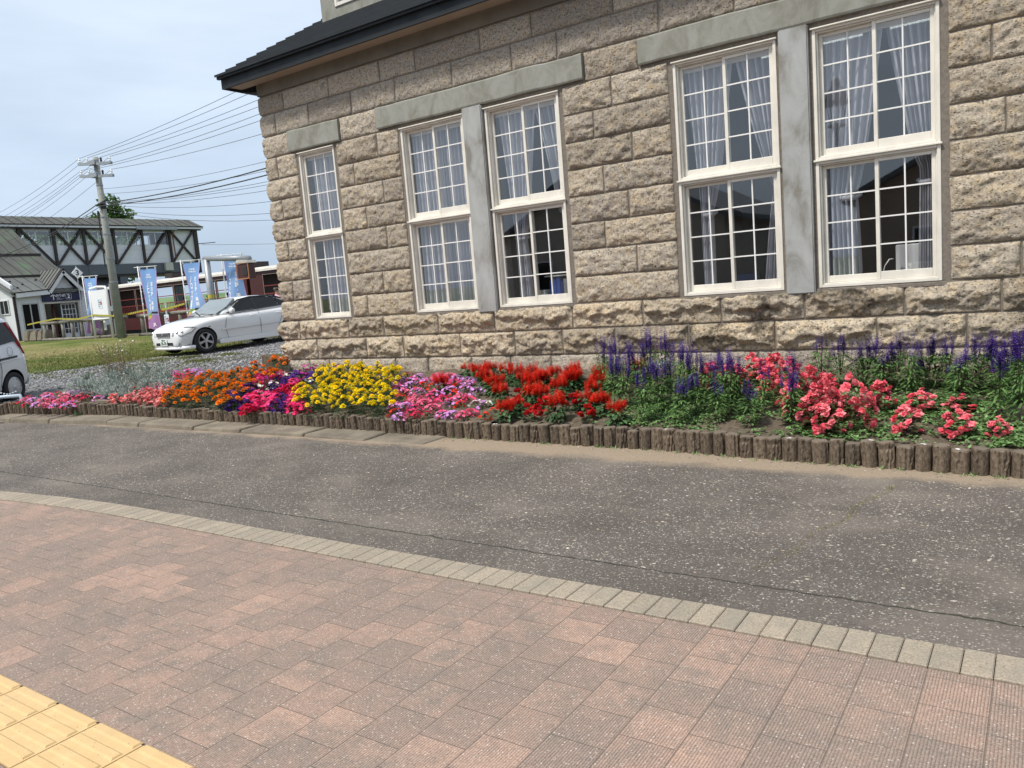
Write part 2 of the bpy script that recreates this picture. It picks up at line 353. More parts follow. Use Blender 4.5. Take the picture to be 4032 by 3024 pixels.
# --- flush kerb of pale blocks along the paving
mb=MB(); x=-9.0
while x<9.5:
    y=float(kerb_y(np.array(x+.05))); sl=float(kerb_y(np.array(x+.1))-kerb_y(np.array(x)))/.1
    m=Matrix.Translation((x+.05,y,0))@Matrix.Rotation(math.atan(sl),4,'Z'); mb.av=rng.uniform(.05,1)
    dz=rng.uniform(-.0012,.0012)
    mb.box(-.0486,.0486,-.197,0,-.03,.013+dz,m); x+=.1
k=mb.obj('kerb',M['kerb']); bevel(k.data,.004); tag(k,kind='structure')
# --- yellow tactile paving
mb=MB(); x=-9.02-.3*0+0.0
x=3.98-.3*42
while x<8:
    mb.box(x+.003,x+.297,-6.999,-6.703,-.02,.009)
    for q in range(4):
        yy=-6.99+.04+.0735*q
        mb.add([(x+.012,yy-.006,.009),(x+.288,yy-.006,.009),(x+.283,yy+.002,.0145),(x+.017,yy+.002,.0145),
                (x+.283,yy+.030,.0145),(x+.017,yy+.030,.0145),(x+.288,yy+.038,.009),(x+.012,yy+.038,.009)],
               [(0,1,2,3),(3,2,4,5),(5,4,6,7),(0,3,5,7),(1,6,4,2)])
    x+=.3
tp=mb.obj('tactile_paving',M['tactile']); tag(tp,kind='structure')
# --- lawn sheet (wavy edge) west of the lot
def lawn_edge_y(x): return .9+.25*math.sin(x*1.1)+.15*math.sin(x*3.1+1)
V=[];xs_=np.concatenate([np.arange(-60,-20,1.),np.arange(-20,-12.0,.25)]);ny=24
for j in range(ny+1):
    for x in xs_:
        y0=float(np.interp(x,[-60,-16,-13.2,-12.2,-12],[.0,.6,1.2,2.2,3.0]))+.18*math.sin(x*2.3)+.1*math.sin(x*5.7)
        y1=float(np.interp(x,[-60,-19,-12],[14.3,12.4,6.0]))
        y=y0+(y1-y0)*j/ny
        x2=x+(.25*math.sin(y*2.1)+.15*math.sin(y*5.3) if x>-12.6 else 0)
        V.append((x2,y,float(G(x2,y))+.004))
nx=len(xs_);i=np.arange(nx*(ny+1)).reshape(ny+1,nx)
F=np.stack([i[:-1,:-1],i[:-1,1:],i[1:,1:],i[1:,:-1]],-1).reshape(-1,4)
tag(link('lawn',np_mesh('lawn',V,F,M['lawn'],smooth=True)),kind='structure')
# grass blades and clover tufts standing on the lawn
t=NT('grass_blade'); rn=t.attr('blk')[2]
M['blade']=t.done(t.ramp(rn,[(0,(.06,.10,.02)),(.5,(.12,.16,.035)),(.8,(.20,.19,.06)),(1,(.28,.23,.10))]),.8,spec=.2)
def blades(name,pts,h,w,mat,lean=.5,n=3):
    P=np.asarray(pts,float); P=np.repeat(P,n,0); k=len(P); a=nr.random(k)*2*np.pi; hh=h*(.5+nr.random(k)); P[:,:2]+=nr.normal(0,w*2.5,(k,2))
    dx=np.cos(a)*w/2;dy=np.sin(a)*w/2; lx=nr.normal(0,lean,k)*hh; ly=nr.normal(0,lean,k)*hh
    V=np.empty((k,3,3)); V[:,0]=P-np.stack([dx,dy,0*dx],-1); V[:,1]=P+np.stack([dx,dy,0*dx],-1); V[:,2]=P+np.stack([lx,ly,hh],-1)
    return link(name,np_mesh(name,V.reshape(-1,3),np.arange(k*3).reshape(-1,3),mat,{'blk':np.repeat(nr.random(k),3)}))
pts=[]
while len(pts)<9000:
    x=-12.2-abs(rng.gauss(0,5)); y=rng.uniform(1.1,10)
    if y<1.5 and x>-12.8: continue
    if x<-36: continue
    pts.append((x,y,float(G(x,y))))
tag(blades('grass',pts,.045,.012,M['blade'],n=4),'patchy green and straw coloured grass between the gravel and the log fence','grass',kind='stuff')
pts=[]
for k in range(1500):
    if rng.random()<.55:
        a=rng.choice([(-11.0,2.9,.35),(-10.4,3.4,.2),(-9.5,3.9,.25),(-12.6,4.0,.4),(-8.7,2.6,.2),(-7.0,3.2,.15)]); pts.append((a[0]+rng.gauss(0,a[2]),a[1]+rng.gauss(0,a[2]*.6),0))
    else: pts.append((rng.uniform(-13.2,-7.5),rng.uniform(.6,3.2),0))
pts=[(a,b,float(G(a,b))-.01) for a,b,c in pts]
tag(blades('weed',pts,.05,.014,M['blade'],n=5),'low weeds poking through the grey gravel','weeds',kind='stuff')
# loose crushed stone on the gravel
def rock_proto():
    bm=bmesh.new(); bmesh.ops.create_icosphere(bm,subdivisions=1,radius=1); V=np.array([v.co[:] for v in bm.verts]); F=np.array([[v.index for v in f.verts] for f in bm.faces]); bm.free(); return V,F
RV,RF=rock_proto()
def rocks(name,P,size,mat,flat=.6):
    P=np.asarray(P,float);k=len(P);s=size*(.5+nr.random((k,1,1)));j=.75+.5*nr.random((k,len(RV),1))
    a=nr.random(k)*6.28;c,s2=np.cos(a),np.sin(a); B=RV[None]*j*np.array([1,.75,flat]); Bx=B[...,0]*c[:,None]-B[...,1]*s2[:,None]; By=B[...,0]*s2[:,None]+B[...,1]*c[:,None]
    V=np.stack([Bx,By,B[...,2]],-1)*s+P[:,None]
    F=(RF[None]+np.arange(k)[:,None,None]*len(RV)).reshape(-1,3)
    return link(name,np_mesh(name,V.reshape(-1,3),F,mat,{'blk':np.repeat(nr.random(k),len(RV))}))
t=NT('crushed_stone'); M['stone_chip']=t.done(t.ramp(t.attr('blk')[2],[(0,(.11,.11,.12)),(.6,(.23,.23,.235)),(.9,(.34,.335,.33)),(1,(.48,.47,.45))]),.9)
pts=[]
while len(pts)<17000:
    x=rng.uniform(-14,-3.0); y=rng.uniform(.5,9) if rng.random()<.8 else rng.uniform(-2.5,1)
    if x<-12.4 and y>1.6: continue
    if x>-7.3 and y<.7: continue
    pts.append((x,y,float(G(x,y))-.006))
tag(rocks('gravel_stones',pts,.026,M['stone_chip']),'loose grey crushed stone covering the parking lot','gravel',kind='stuff')
pts=[(rng.uniform(-6,9),rng.uniform(-4.7,-2.35),.004) for _ in range(260)]+[(x,log_y(x)-.02-abs(rng.gauss(0,.07)),.006) for x in [rng.uniform(-6,9) for _ in range(260)]]
t=NT('pebble'); M['pebble']=t.done(t.ramp(t.attr('blk')[2],[(0,(.16,.14,.12)),(.7,(.32,.29,.25)),(1,(.62,.57,.5))]),.85)
tag(rocks('pebbles',pts,.0075,M['pebble'],.45),'tiny pale pebbles scattered over the asphalt lane','pebbles',kind='stuff')
# old kerb slabs at the foot of the log edging
mb=MB(); x=-6.55
for i,w in enumerate([.62,1.0,1.35,.8,1.2,.9,1.1,.95,.8]):
    zt=float(np.interp(x,[-6.5,-3,0,1.4],[.07,.06,.035,.012])); q=[]
    for xx,d in ((x,0),(x+w-.025,0)):
        yb=log_y(xx)-.0; q.append((xx,yb-.33+rng.uniform(-.02,.02),yb+.06))
    (xa,fa,ba),(xb,fb,bb)=q; j=rng.uniform(-.008,.008)
    mb.add([(xa,fa,-.02),(xb,fb,-.02),(xb,bb,-.02),(xa,ba,-.02),(xa,fa+.02,zt+j),(xb,fb+.02,zt-j),(xb,bb,zt+.01),(xa,ba,zt+.01)],
           [(0,3,2,1),(4,5,6,7),(0,1,5,4),(1,2,6,5),(2,3,7,6),(3,0,4,7)]); x+=w
k=mb.obj('kerb_slabs',M['old_slab']); bevel(k.data,.012); tag(k,kind='structure')
mb=MB(); mb.add([(-6.75,-2.78,.0),(-6.15,-2.86,.0),(-6.0,-2.72,.0),(-6.5,-2.62,.0),(-6.75,-2.78,.035),(-6.15,-2.86,.03),(-6.0,-2.72,.03),(-6.5,-2.62,.035)],[(0,3,2,1),(4,5,6,7),(0,1,5,4),(1,2,6,5),(2,3,7,6),(3,0,4,7)])
tag(mb.obj('paving_slab',M['old_slab']),'loose flat stone slab lying at the left end of the log edging','slab')
# distant hills
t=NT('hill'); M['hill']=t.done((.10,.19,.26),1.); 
def ridge(name,dist,a0,a1,h,seed,mat,base=-30):
    n=120;V=[];F=[]
    for i in range(n+1):
        a=R(a0+(a1-a0)*i/n); hh=h*(.55+.45*float(fbm(np.array([i*.035+seed]),np.array([seed*1.7]),np.array([.3]),4)[0]))
        dx,dy=-math.sin(a),math.cos(a)
        for k,(dd,zz) in enumerate(((-.12,base),(-.05,hh*.55),(0,hh),(.10,hh*.4),(.16,base))): V.append((dx*dist*(1+dd),dy*dist*(1+dd),zz))
        if i:
            for k in range(4): o=(i-1)*5+k; F.append((o,o+5,o+6,o+1))
    return tag(link(name,np_mesh(name,V,F,mat,smooth=True)),kind='structure')
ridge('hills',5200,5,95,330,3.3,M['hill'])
t=NT('near_hill'); M['nhill']=t.done(t.ramp(t.noise(t.coord(world=True),.02,5),[(.4,(.07,.13,.05)),(.6,(.13,.20,.09))]),1.)
ridge('foothills',1300,5,95,38,8.1,M['nhill'])
# ================================================================ STONE BUILDING
t=NT('tuff_stone'); v=t.coord(); at=t.attr('blk')[2]; tn=t.attr('tan')[2]
grey=t.ramp(at,[(0,(.335,.295,.25)),(.5,(.40,.355,.30)),(1,(.465,.415,.35))])
tan=t.ramp(at,[(0,(.38,.32,.235)),(.5,(.49,.405,.295)),(1,(.58,.48,.345))])
mott=t.noise(v,5,5,.65)
col=t.mix(t.math('MULTIPLY',tn,t.ramp(mott,[(.3,.55),(.65,1.)])),grey,tan)
fine=t.noise(v,42,5,.7); col=t.mix(1,col,t.ramp(fine,[(.3,.58),(.48,.98),(.7,1.32)]),'MULTIPLY'); col=t.mix(t.ramp(t.noise(v,11,4,.7),[(.48,0.),(.66,.55)]),col,t.mix(1,col,(1.22,1.08,.80),'MULTIPLY')); col=t.mix(t.ramp(t.noise(v,16,4,.7),[(.55,0.),(.72,.5)]),col,t.mix(1,col,(.62,.60,.60),'MULTIPLY'))
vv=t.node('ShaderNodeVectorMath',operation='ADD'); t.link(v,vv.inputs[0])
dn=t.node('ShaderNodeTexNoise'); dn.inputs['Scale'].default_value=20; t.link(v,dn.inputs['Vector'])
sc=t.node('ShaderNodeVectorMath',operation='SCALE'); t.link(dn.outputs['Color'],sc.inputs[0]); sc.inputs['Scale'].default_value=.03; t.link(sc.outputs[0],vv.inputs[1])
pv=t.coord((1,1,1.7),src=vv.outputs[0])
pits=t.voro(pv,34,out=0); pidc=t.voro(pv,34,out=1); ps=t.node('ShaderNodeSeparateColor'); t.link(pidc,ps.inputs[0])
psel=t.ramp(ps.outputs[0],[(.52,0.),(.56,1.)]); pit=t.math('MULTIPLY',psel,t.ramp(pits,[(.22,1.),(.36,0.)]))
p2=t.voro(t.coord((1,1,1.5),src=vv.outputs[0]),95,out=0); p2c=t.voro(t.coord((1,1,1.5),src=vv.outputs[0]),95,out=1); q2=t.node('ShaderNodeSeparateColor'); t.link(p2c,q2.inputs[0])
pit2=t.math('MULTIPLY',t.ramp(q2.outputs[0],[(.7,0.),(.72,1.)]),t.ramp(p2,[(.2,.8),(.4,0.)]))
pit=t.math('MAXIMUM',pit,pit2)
col=t.mix(t.math('MULTIPLY',pit,.62),col,(.11,.092,.075))  # dark colour mixed into the pits stands in for shade inside the cavities
# grime of its own shape on some plinth stones
st=t.attr('stain')[2]; stn=t.noise(t.coord((1,1,.7)),2.6,5,.7)
col=t.mix(t.math('MULTIPLY',st,t.ramp(stn,[(.46,0.),(.62,.75)])),col,(.085,.072,.055))
hh=t.math('SUBTRACT',t.math('ADD',t.math('MULTIPLY',fine,.9),t.noise(v,110,4,.7)),t.math('MULTIPLY',pit,1.3))
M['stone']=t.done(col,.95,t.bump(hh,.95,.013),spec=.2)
t=NT('mortar'); v=t.coord(world=True)
M['mortar']=t.done(t.ramp(t.noise(v,30,5,.7),[(.3,(.13,.11,.09)),(.7,(.23,.20,.165))]),.95,t.bump(t.noise(v,120),.6,.006))
t=NT('cement_render'); v=t.coord(world=True)
n=t.noise(t.coord((1,1,.7),world=True),4.6,6,.7,.8)
col=t.ramp(n,[(.34,(.185,.18,.145)),(.5,(.245,.245,.21)),(.62,(.275,.28,.25)),(.75,(.24,.22,.185))])
M['lintel']=t.done(col,.85,t.bump(t.noise(v,35,5,.6),.3,.006))
t=NT('cement_render_grey'); v=t.coord(world=True)
n=t.noise(t.coord((1,1,.55),world=True),4.2,6,.6,.5)
col=t.ramp(n,[(.36,(.20,.19,.165)),(.47,(.285,.285,.27)),(.56,(.33,.335,.325)),(.7,(.37,.375,.365))])
M['pilaster']=t.done(col,.85,t.bump(t.noise(v,35,5,.6),.3,.006))
M['frieze']=simple('frieze_plaster',(.165,.15,.118),.9,.2,3,.2,world=True)
t=NT('dark_roof_metal'); v=t.coord(world=True)
M['roof']=t.done(t.ramp(t.noise(v,3,5),[(.3,(.008,.011,.014)),(.7,(.015,.020,.024))]),t.ramp(t.noise(v,5,4),[(.3,.5),(.7,.72)]),t.bump(t.noise(t.coord((.4,2,2),world=True),8,3),.2,.01),metal=0,spec=.3)
M['soffit']=simple('soffit',(.36,.30,.24),.8,.08,4,.1)
M['cream']=simple('cream_paint',(.68,.645,.57),.42,.10,5,.06,bd=.002,world=True)
M['muntin']=simple('white_paint',(.76,.75,.72),.4,.04,5,.04)
t=NT('window_glass'); b=t.n; 
tr=t.node('ShaderNodeBsdfTransparent'); tr.inputs[0].default_value=(.97,.98,.98,1)
gl=t.node('ShaderNodeBsdfGlossy'); gl.inputs['Roughness'].default_value=.015
fr=t.node('ShaderNodeLayerWeight')
ms=t.node('ShaderNodeMixShader'); t.link(t.math('ADD',t.math('MULTIPLY',t.math('POWER',fr.outputs[1],4.),.85),.17),ms.inputs[0]); t.link(tr.outputs[0],ms.inputs[1]); t.link(gl.outputs[0],ms.inputs[2])
t.link(ms.outputs[0],t.out.inputs[0]); t.n.remove(t.b); M['glass']=t.m
t=NT('sheer_curtain')
df=t.node('ShaderNodeBsdfDiffuse'); df.inputs[0].default_value=(.52,.53,.58,1); tl=t.node('ShaderNodeBsdfTranslucent'); tl.inputs[0].default_value=(.9,.9,.95,1)
tp_=t.node('ShaderNodeBsdfTransparent'); m1_=t.node('ShaderNodeMixShader'); m1_.inputs[0].default_value=.15; t.link(df.outputs[0],m1_.inputs[1]); t.link(tl.outputs[0],m1_.inputs[2])
m2_=t.node('ShaderNodeMixShader'); m2_.inputs[0].default_value=.12; t.link(m1_.outputs[0],m2_.inputs[1]); t.link(tp_.outputs[0],m2_.inputs[2]); t.link(m2_.outputs[0],t.out.inputs[0]); t.n.remove(t.b); M['curtain']=t.m
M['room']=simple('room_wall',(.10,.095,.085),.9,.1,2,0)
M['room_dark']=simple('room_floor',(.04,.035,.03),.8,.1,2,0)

bld=thing('stone_building','rock-faced stone building with cream lattice windows and dark metal roof','building',(0,0,0))
# ---- rock-faced blocks, each one displaced grid
BV=[];BF=[];BA=[];BT=[];BS=[];boff=0
def block(u0,u1,z0,z1,amp,rough,tanv,stain=0.,face='front',res=.0125,corner=False,under=0.):
    """one hewn stone; u runs along the wall"""
    global boff
    gap=.009; u0_,u1_=u0+(0 if corner else gap),u1-gap; z0+=gap; z1-=gap
    nu=max(6,int((u1_-u0_)/res)); nz=max(6,int((z1-z0)/res))
    U=np.linspace(0,1,nu+1)[None,:].repeat(nz+1,0); W=np.linspace(0,1,nz+1)[:,None].repeat(nu+1,1)
    u=u0_+(u1_-u0_)*U; z=z0+(z1-z0)*W; sd=rng.uniform(0,60)
    jit=.006
    e_l=(u-u0_) if not corner else np.full_like(u,.2); e=np.minimum(np.minimum(e_l,u1_-u),np.minimum(z-z0,z1-z))
    e=np.maximum(e+fbm(u*14+sd,z*14,u*0+sd,2)*.012*(e>0.004),0)
    prof=1-np.exp(-e/(.016+.02*amp/.05))
    if under: # lower part hewn back, bulge carried high
        cut=sm((W-(.30+.22*fbm(u*3.+sd,z*0,u*0,3)))/.22); prof=prof*(.35+.65*cut)
    d=amp*prof*(.75+.3*fbm(u*4+sd,z*5,u*0+sd,2))
    n=fbm(u*11+sd,z*15+sd,u*0+sd,5,.62); d=d+rough*n*np.minimum(1,e/.015)
    rid=1-np.abs(fbm(u*7+sd*2,z*10,u*0+3+sd,4,.6)); d=d+rough*.9*(rid-.75)*np.minimum(1,e/.02)
    d=np.maximum(d,.002); d=np.where(e<=1e-6,0.,d)
    # wobbly outline
    uu=u+jit*fbm(u*9,z*9+sd,u*0,2)*(1 if not corner else (U>.1)); zz=z+jit*.7*fbm(u*9+9,z*9+sd,u*0,2)
    if corner: uu=uu-(amp*.9*np.clip(1-U*(u1_-u0_)/.09,0,1)**2*np.sin(np.pi*np.clip(W,0,1))**.5)+rough*fbm(z*20+sd,z*0,z*0,3)*np.clip(1-U*4,0,1)
    # skirt back into the mortar
    P=np.stack([uu,-d,zz],-1)
    Pf=np.pad(P,((1,1),(1,1),(0,0)),mode='edge'); Pf[0,:,1]=Pf[-1,:,1]=.03; Pf[:,0,1]=.03 if not corner else .10; Pf[:,-1,1]=.03
    k=Pf.reshape(-1,3)
    if face=='side': k=np.stack([-2.55+k[:,1]+0.0,k[:,0],k[:,2]],-1)
    h,w=Pf.shape[:2]; i=np.arange(h*w).reshape(h,w)+boff
    f=np.stack([i[:-1,:-1],i[:-1,1:],i[1:,1:],i[1:,:-1]],-1).reshape(-1,4)
    if face=='side': f=f[:,::-1]
    BV.append(k);BF.append(f);m=h*w;a=rng.random();BA.append(np.full(m,a));BT.append(np.full(m,tanv));BS.append(np.full(m,stain));boff+=m
def course(joints,z0,z1,amp,rough,tanv,**k):
    for a,b in zip(joints[:-1],joints[1:]):
        kk=dict(k)
        if 'stains' in kk: kk.pop('stains'); kk['stain']=1.4 if abs(a-3.96)<.01 or abs(a-4.33)<.01 or abs(a-5.17)<.01 else rng.choice([0,0,.3,.8])
        far=a>8
        block(a,b,z0,z1,amp*rng.uniform(.8,1.2),rough,min(1,max(0,tanv+rng.uniform(-.25,.25))),corner=(a<=-2.54 and k.get('face')!='side'),res=.03 if far else (.0125 if a>0 else .014),**kk)
def tail(a,b,lo=.5,hi=.95):
    r=[a]
    while r[-1]<b-lo: r.append(r[-1]+rng.uniform(lo,hi))
    r[-1]=b; return r
XE=12.0
course([-2.62,-2.24,-1.19,-.49,.49,1.41,2.54,3.44,4.33,5.17,6.06,6.82]+tail(7.6,XE),.90,1.19,.085,.022,.75,stains=1,under=1)
course([-2.60,-1.89,-.87,-.16,.83,1.69,2.38,3.08,3.96,4.87,5.82,6.56]+tail(7.5,XE),.595,.90,.085,.024,.75,stains=1,under=1)
course([-2.56]+tail(-2.1,XE,.35,.75),.24,.595,.035,.010,.15)
rows=[1.195+.302*i for i in range(9)]
LW={7:[-2.32],5:[-2.32],3:[-2.29],1:[-2.29]}
MW={7:-.28,6:-.76,5:-.25,4:-.61,3:-.27,1:-.42,0:-.76}
RW={7:3.22,6:2.98,5:3.43,4:3.06,3:3.35,2:3.04,1:3.41}
for r in range(8):
    z0,z1=rows[r],rows[r+1]
    if r==7: z1=3.63
    tv=.42 if r<7 else .3; am=.034; ro=.013
    course([-2.55]+LW.get(r,[])+[-1.885],z0,z1,am,ro,tv)
    course([-1.065]+([MW[r]] if r in MW else [])+[.105],z0,z1,am,ro,tv)
    course([2.60]+([RW[r]] if r in RW else [])+[3.885],z0,z1,am,ro,tv)
    st={6:[6.75],4:[6.85],0:[6.96],2:[7.3],7:[7.1],1:[7.15],3:[7.35],5:[7.2]}[r]
    course([6.425]+tail(st[0],XE,.5,1.),z0,z1,am,ro,tv+.1)
course([-2.55,-2.0],3.63,3.94,.03,.010,.15); course([-.95,-.225],3.63,3.94,.03,.011,.2); course([2.905,3.565],3.63,3.94,.03,.012,.2); course([6.7]+tail(7.4,XE),3.63,3.94,.03,.011,.2)
course([-2.55,-2.26,-1.54,-.68,.12,1.07,1.96,2.58,3.81]+tail(4.6,XE),3.94,4.25,.024,.008,.0)
course([-2.55,-2.04,-1.09,-.12,.5,1.53,2.26,3.3]+tail(4.1,XE),4.25,4.525,.02,.007,.0)
# the west end wall
zz=[.24,.595,.9,1.195]+rows[1:8]+[3.63,3.94,4.25,4.525]
for i,(a,b) in enumerate(zip(zz[:-1],zz[1:])):
    j=[.02]+tail(.35+.25*(i%2),7.0,.5,.9)
    for u0,u1 in zip(j[:-1],j[1:]): block(u0,u1,a,b,.07 if i in(1,2) else .03,.012,.4,face='side',res=.04)
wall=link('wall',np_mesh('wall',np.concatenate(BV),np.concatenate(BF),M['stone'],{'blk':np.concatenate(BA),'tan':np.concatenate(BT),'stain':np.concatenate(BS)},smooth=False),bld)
# backing of mortar, split round the openings
mb=MB(); T=.34
SOL=[(-2.545,-1.838),(-1.110,.148),(1.183,1.514),(2.553,3.934),(4.983,5.316),(6.366,XE)]
for a,b in SOL: mb.box(a,b,.006,T,1.2,3.6)
mb.box(-2.545,XE,.006,T,-.2,1.1995); mb.box(-2.545,XE,.006,T,3.6005,4.6)
mb.box(-2.545,-2.2,T+.001,7.0,-.2,4.6)
mb.obj('mortar_backing',M['mortar'],bld)
# sill strips of mortar under the windows
for a,b in ((-1.87,-1.08),(.12,2.58),(3.90,6.40)):
    mb=MB(); mb.box(a,b,-.012,.004,1.155,1.192); bevel(mb.obj('sill_mortar',M['mortar'],bld).data,.004)

for x0,x1,z0,z1,y in ((-2.0,-.95,3.645,3.935,-.04),(-.23,2.90,3.66,3.93,-.045),(3.57,6.68,3.66,3.925,-.045)):
    mb=MB(); n=max(8,int((x1-x0)/.12))
    def lf(u,vv_,face=0): pass
    V=[];
    for i in range(n+1):
        x=x0+(x1-x0)*i/n
        for (yy,zz_) in ((.05,z0),(y+.008,z0-.004),(y,z0+.014),(y,z1-.014),(y+.01,z1),(.05,z1)):
            V.append((x,yy+.004*float(fbm(np.array([x*2.3]),np.array([zz_*3]),np.array([0.]),3)[0]),zz_+.007*float(fbm(np.array([x*3.1+7]),np.array([zz_]),np.array([1.]),3)[0])))
    mb.add(V,[(i*6+k,(i+1)*6+k,(i+1)*6+k+1,i*6+k+1) for i in range(n) for k in range(5)]+[tuple(range(5,-1,-1)),tuple(range(n*6,n*6+6))])
    mb.obj('lintel',M['lintel'],bld,fix=True)
for x0,x1 in ((1.20,1.492),(5.015,5.285)):
    o=link('pilaster',MB().box(x0,x1,-.045,.05,1.155,3.655).mesh('pilaster',M['pilaster']),bld); bevel(o.data,.01,2)
# frieze, eaves, roof
bevel(MB().box(-2.56,XE,-.03,.05,4.53,4.86).obj('frieze',M['frieze'],bld).data,.006)
SL=.57; EY=-.35; XL=-2.93; RX=XE+.4; RIDGE=5.2
def rz(y): return 4.885+SL*(y-EY)
mb=MB(); mb.cur=0
mb.box(XL,RX,EY,EY+.03,4.665,4.83)                     # fascia board
mb.box(XL,XL+.03,EY+.031,.36,4.665,4.83)
mb.box(XL-.03,RX,EY-.05,EY-.002,4.80,4.875)              # gutter-like drip
mb.obj('fascia',M['roof'],bld)
mb=MB(); mb.box(XL+.031,RX,EY+.031,-.031,4.70,4.72); mb.obj('soffit',M['soffit'],bld)
mb=MB(); # dark closing board of the eave return
mb.add([(XL+.031,-.03,4.66),(-2.55,.30,4.66),(XL+.031,.36,4.66),(XL+.031,-.03,4.80),(-2.55,.30,4.80),(XL+.031,.36,4.80),],[(0,2,1),(3,4,5),(0,1,4,3),(1,2,5,4),(2,0,3,5)])
mb.obj('eave_return',M['roof'],bld)
# stepped metal roof courses
mb=MB(); y=EY-.07; k=0; stepw=.205
while y<RIDGE:
    y1=y+stepw; z0=rz(y); z1=rz(y1)
    mb.add([(XL-.05,y,z0+.022),(RX,y,z0+.022),(RX,y1+.02,z1+.004),(XL-.05,y1+.02,z1+.004),(XL-.05,y,z0-.012),(RX,y,z0-.012),(RX,y1+.02,z1-.03),(XL-.05,y1+.02,z1-.03)],
           [(0,1,2,3),(7,6,5,4),(0,4,5,1),(1,5,6,2),(2,6,7,3),(3,7,4,0)]); y=y1; k+=1
zr=rz(RIDGE)
mb.add([(XL-.05,RIDGE,zr),(RX,RIDGE,zr),(RX,RIDGE*2+.3,4.9),(XL-.05,RIDGE*2+.3,4.9),(XL-.05,RIDGE*2+.3,4.87),(RX,RIDGE*2+.3,4.87),(RX,RIDGE,zr-.04),(XL-.05,RIDGE,zr-.04)],[(0,1,2,3),(4,5,6,7),(1,6,5,2),(0,3,4,7)])
mb.obj('roof',M['roof'],bld)
# gable plaster (west), back and east walls
mb=MB(); mb.prism([(.0,4.6),(2*RIDGE-.2,4.6),(RIDGE,rz(RIDGE)-.06)],-2.54,-2.4,axis=0)
mb.box(-2.545,-2.2,7.001,10.2,-.2,4.59); mb.box(-2.19,XE-.351,9.9,10.2,-.2,4.59); mb.box(XE-.35,XE,T+.001,10.2,-.2,4.59)
mb.obj('gable_plaster',M['frieze'],bld)
# dormer-like upper storey
mb=MB(); DX=-2.50; DY=1.40
mb.box(DX,DX+.32,DY,DY+.2,5.5,8.2); mb.box(-.62,XE,DY,DY+.2,5.5,8.2); mb.box(DX+.321,-.621,DY,DY+.2,5.5,6.03); mb.box(DX+.321,-.621,DY,DY+.2,7.4,8.2)
mb.box(DX,DX+.2,DY+.201,8.5,5.5,8.2); mb.box(DX,XE,8.501,8.7,5.5,8.2)
mb.obj('upper_wall',M['lintel'],bld)
mb=MB(); mb.box(DX-.4,XE+.4,DY-.4,9.1,8.2,8.3); mb.obj('upper_roof',M['roof'],bld)
uw=MB(); 
for a in ((-2.175,-2.12,6.035,7.395),(-.68,-.625,6.035,7.395),(-2.119,-.681,6.035,6.09),(-2.119,-.681,7.34,7.395)): uw.box(a[0],a[1],DY-.02,DY+.1,a[2],a[3])
uo=uw.obj('upper_window',M['cream'],bld); bevel(uo.data,.006)
MB().box(-2.119,-.681,DY+.03,DY+.036,6.09,7.34).obj('glass_pane',M['glass'],uo)
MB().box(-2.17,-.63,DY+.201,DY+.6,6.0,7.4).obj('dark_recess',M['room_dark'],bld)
# interior room
mb=MB(); IY=5.0
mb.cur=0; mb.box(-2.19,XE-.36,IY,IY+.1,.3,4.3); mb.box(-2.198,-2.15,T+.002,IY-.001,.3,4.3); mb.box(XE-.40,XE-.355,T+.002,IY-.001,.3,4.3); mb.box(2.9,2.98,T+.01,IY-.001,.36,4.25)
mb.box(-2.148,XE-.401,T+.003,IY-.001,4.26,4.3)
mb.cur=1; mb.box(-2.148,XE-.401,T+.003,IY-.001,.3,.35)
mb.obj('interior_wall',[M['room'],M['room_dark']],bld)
# ---- windows: 2 stacked sliding units per bay
def frame_rect(mb,x0,x1,z0,z1,w,y0,y1,wb=None,wt=None):
    wb=w if wb is None else wb; wt=w if wt is None else wt
    mb.box(x0,x0+w,y0,y1,z0,z1); mb.box(x1-w,x1,y0,y1,z0,z1)
    mb.box(x0+w+.0005,x1-w-.0005,y0+.001,y1-.001,z0,z0+wb); mb.box(x0+w+.0005,x1-w-.0005,y0+.001,y1-.001,z1-wt,z1)
def sash(x0,x1,z0,z1,y,cols,rows_,parent,wb=.05):
    mb=MB(); frame_rect(mb,x0,x1,z0,z1,.034,y,y+.03,wb=wb,wt=.03)
    o=mb.obj('sash',M['cream'],parent); bevel(o.data,.003)
    gx0,gx1,gz0,gz1=x0+.034,x1-.034,z0+wb,z1-.03
    mb=MB()
    for i in range(1,cols): x=gx0+(gx1-gx0)*i/cols; mb.box(x-.0065,x+.0065,y+.006,y+.024,gz0,gz1)
    for i in range(1,rows_):
        z=gz0+(gz1-gz0)*i/rows_
        for c in range(cols):
            a=gx0+(gx1-gx0)*c/cols+(.0078 if c else 0); b=gx0+(gx1-gx0)*(c+1)/cols-(.0078 if c<cols-1 else 0)
            mb.box(a,b,y+.0065,y+.0235,z-.0065,z+.0065)
    mb.obj('muntins',M['muntin'],parent)
    rr=rng.uniform(-.0022,.0022)
    p=MB(); p.add([(gx0,y+.015-rr,gz0),(gx1,y+.015+rr,gz0),(gx1,y+.015+rr,gz1),(gx0,y+.015-rr,gz1)],[(0,1,2,3)]); p.obj('glass_pane',M['glass'],parent)
ZM=2.3977
WIN=[(-1.8386,-1.1095,1),(.1482,1.1826,2),(1.514,2.5531,2),(3.9343,4.983,2),(5.3159,6.3661,2)]
WL=['narrow lattice window nearest the corner of the building','lattice window with curtains drawn right across, left of the thin grey pillar','lattice window with blue binders standing inside','lattice window with curtains tied back over a cluttered dark desk','widest lattice window with a white box and tissues on its ledge']
winobjs=[]
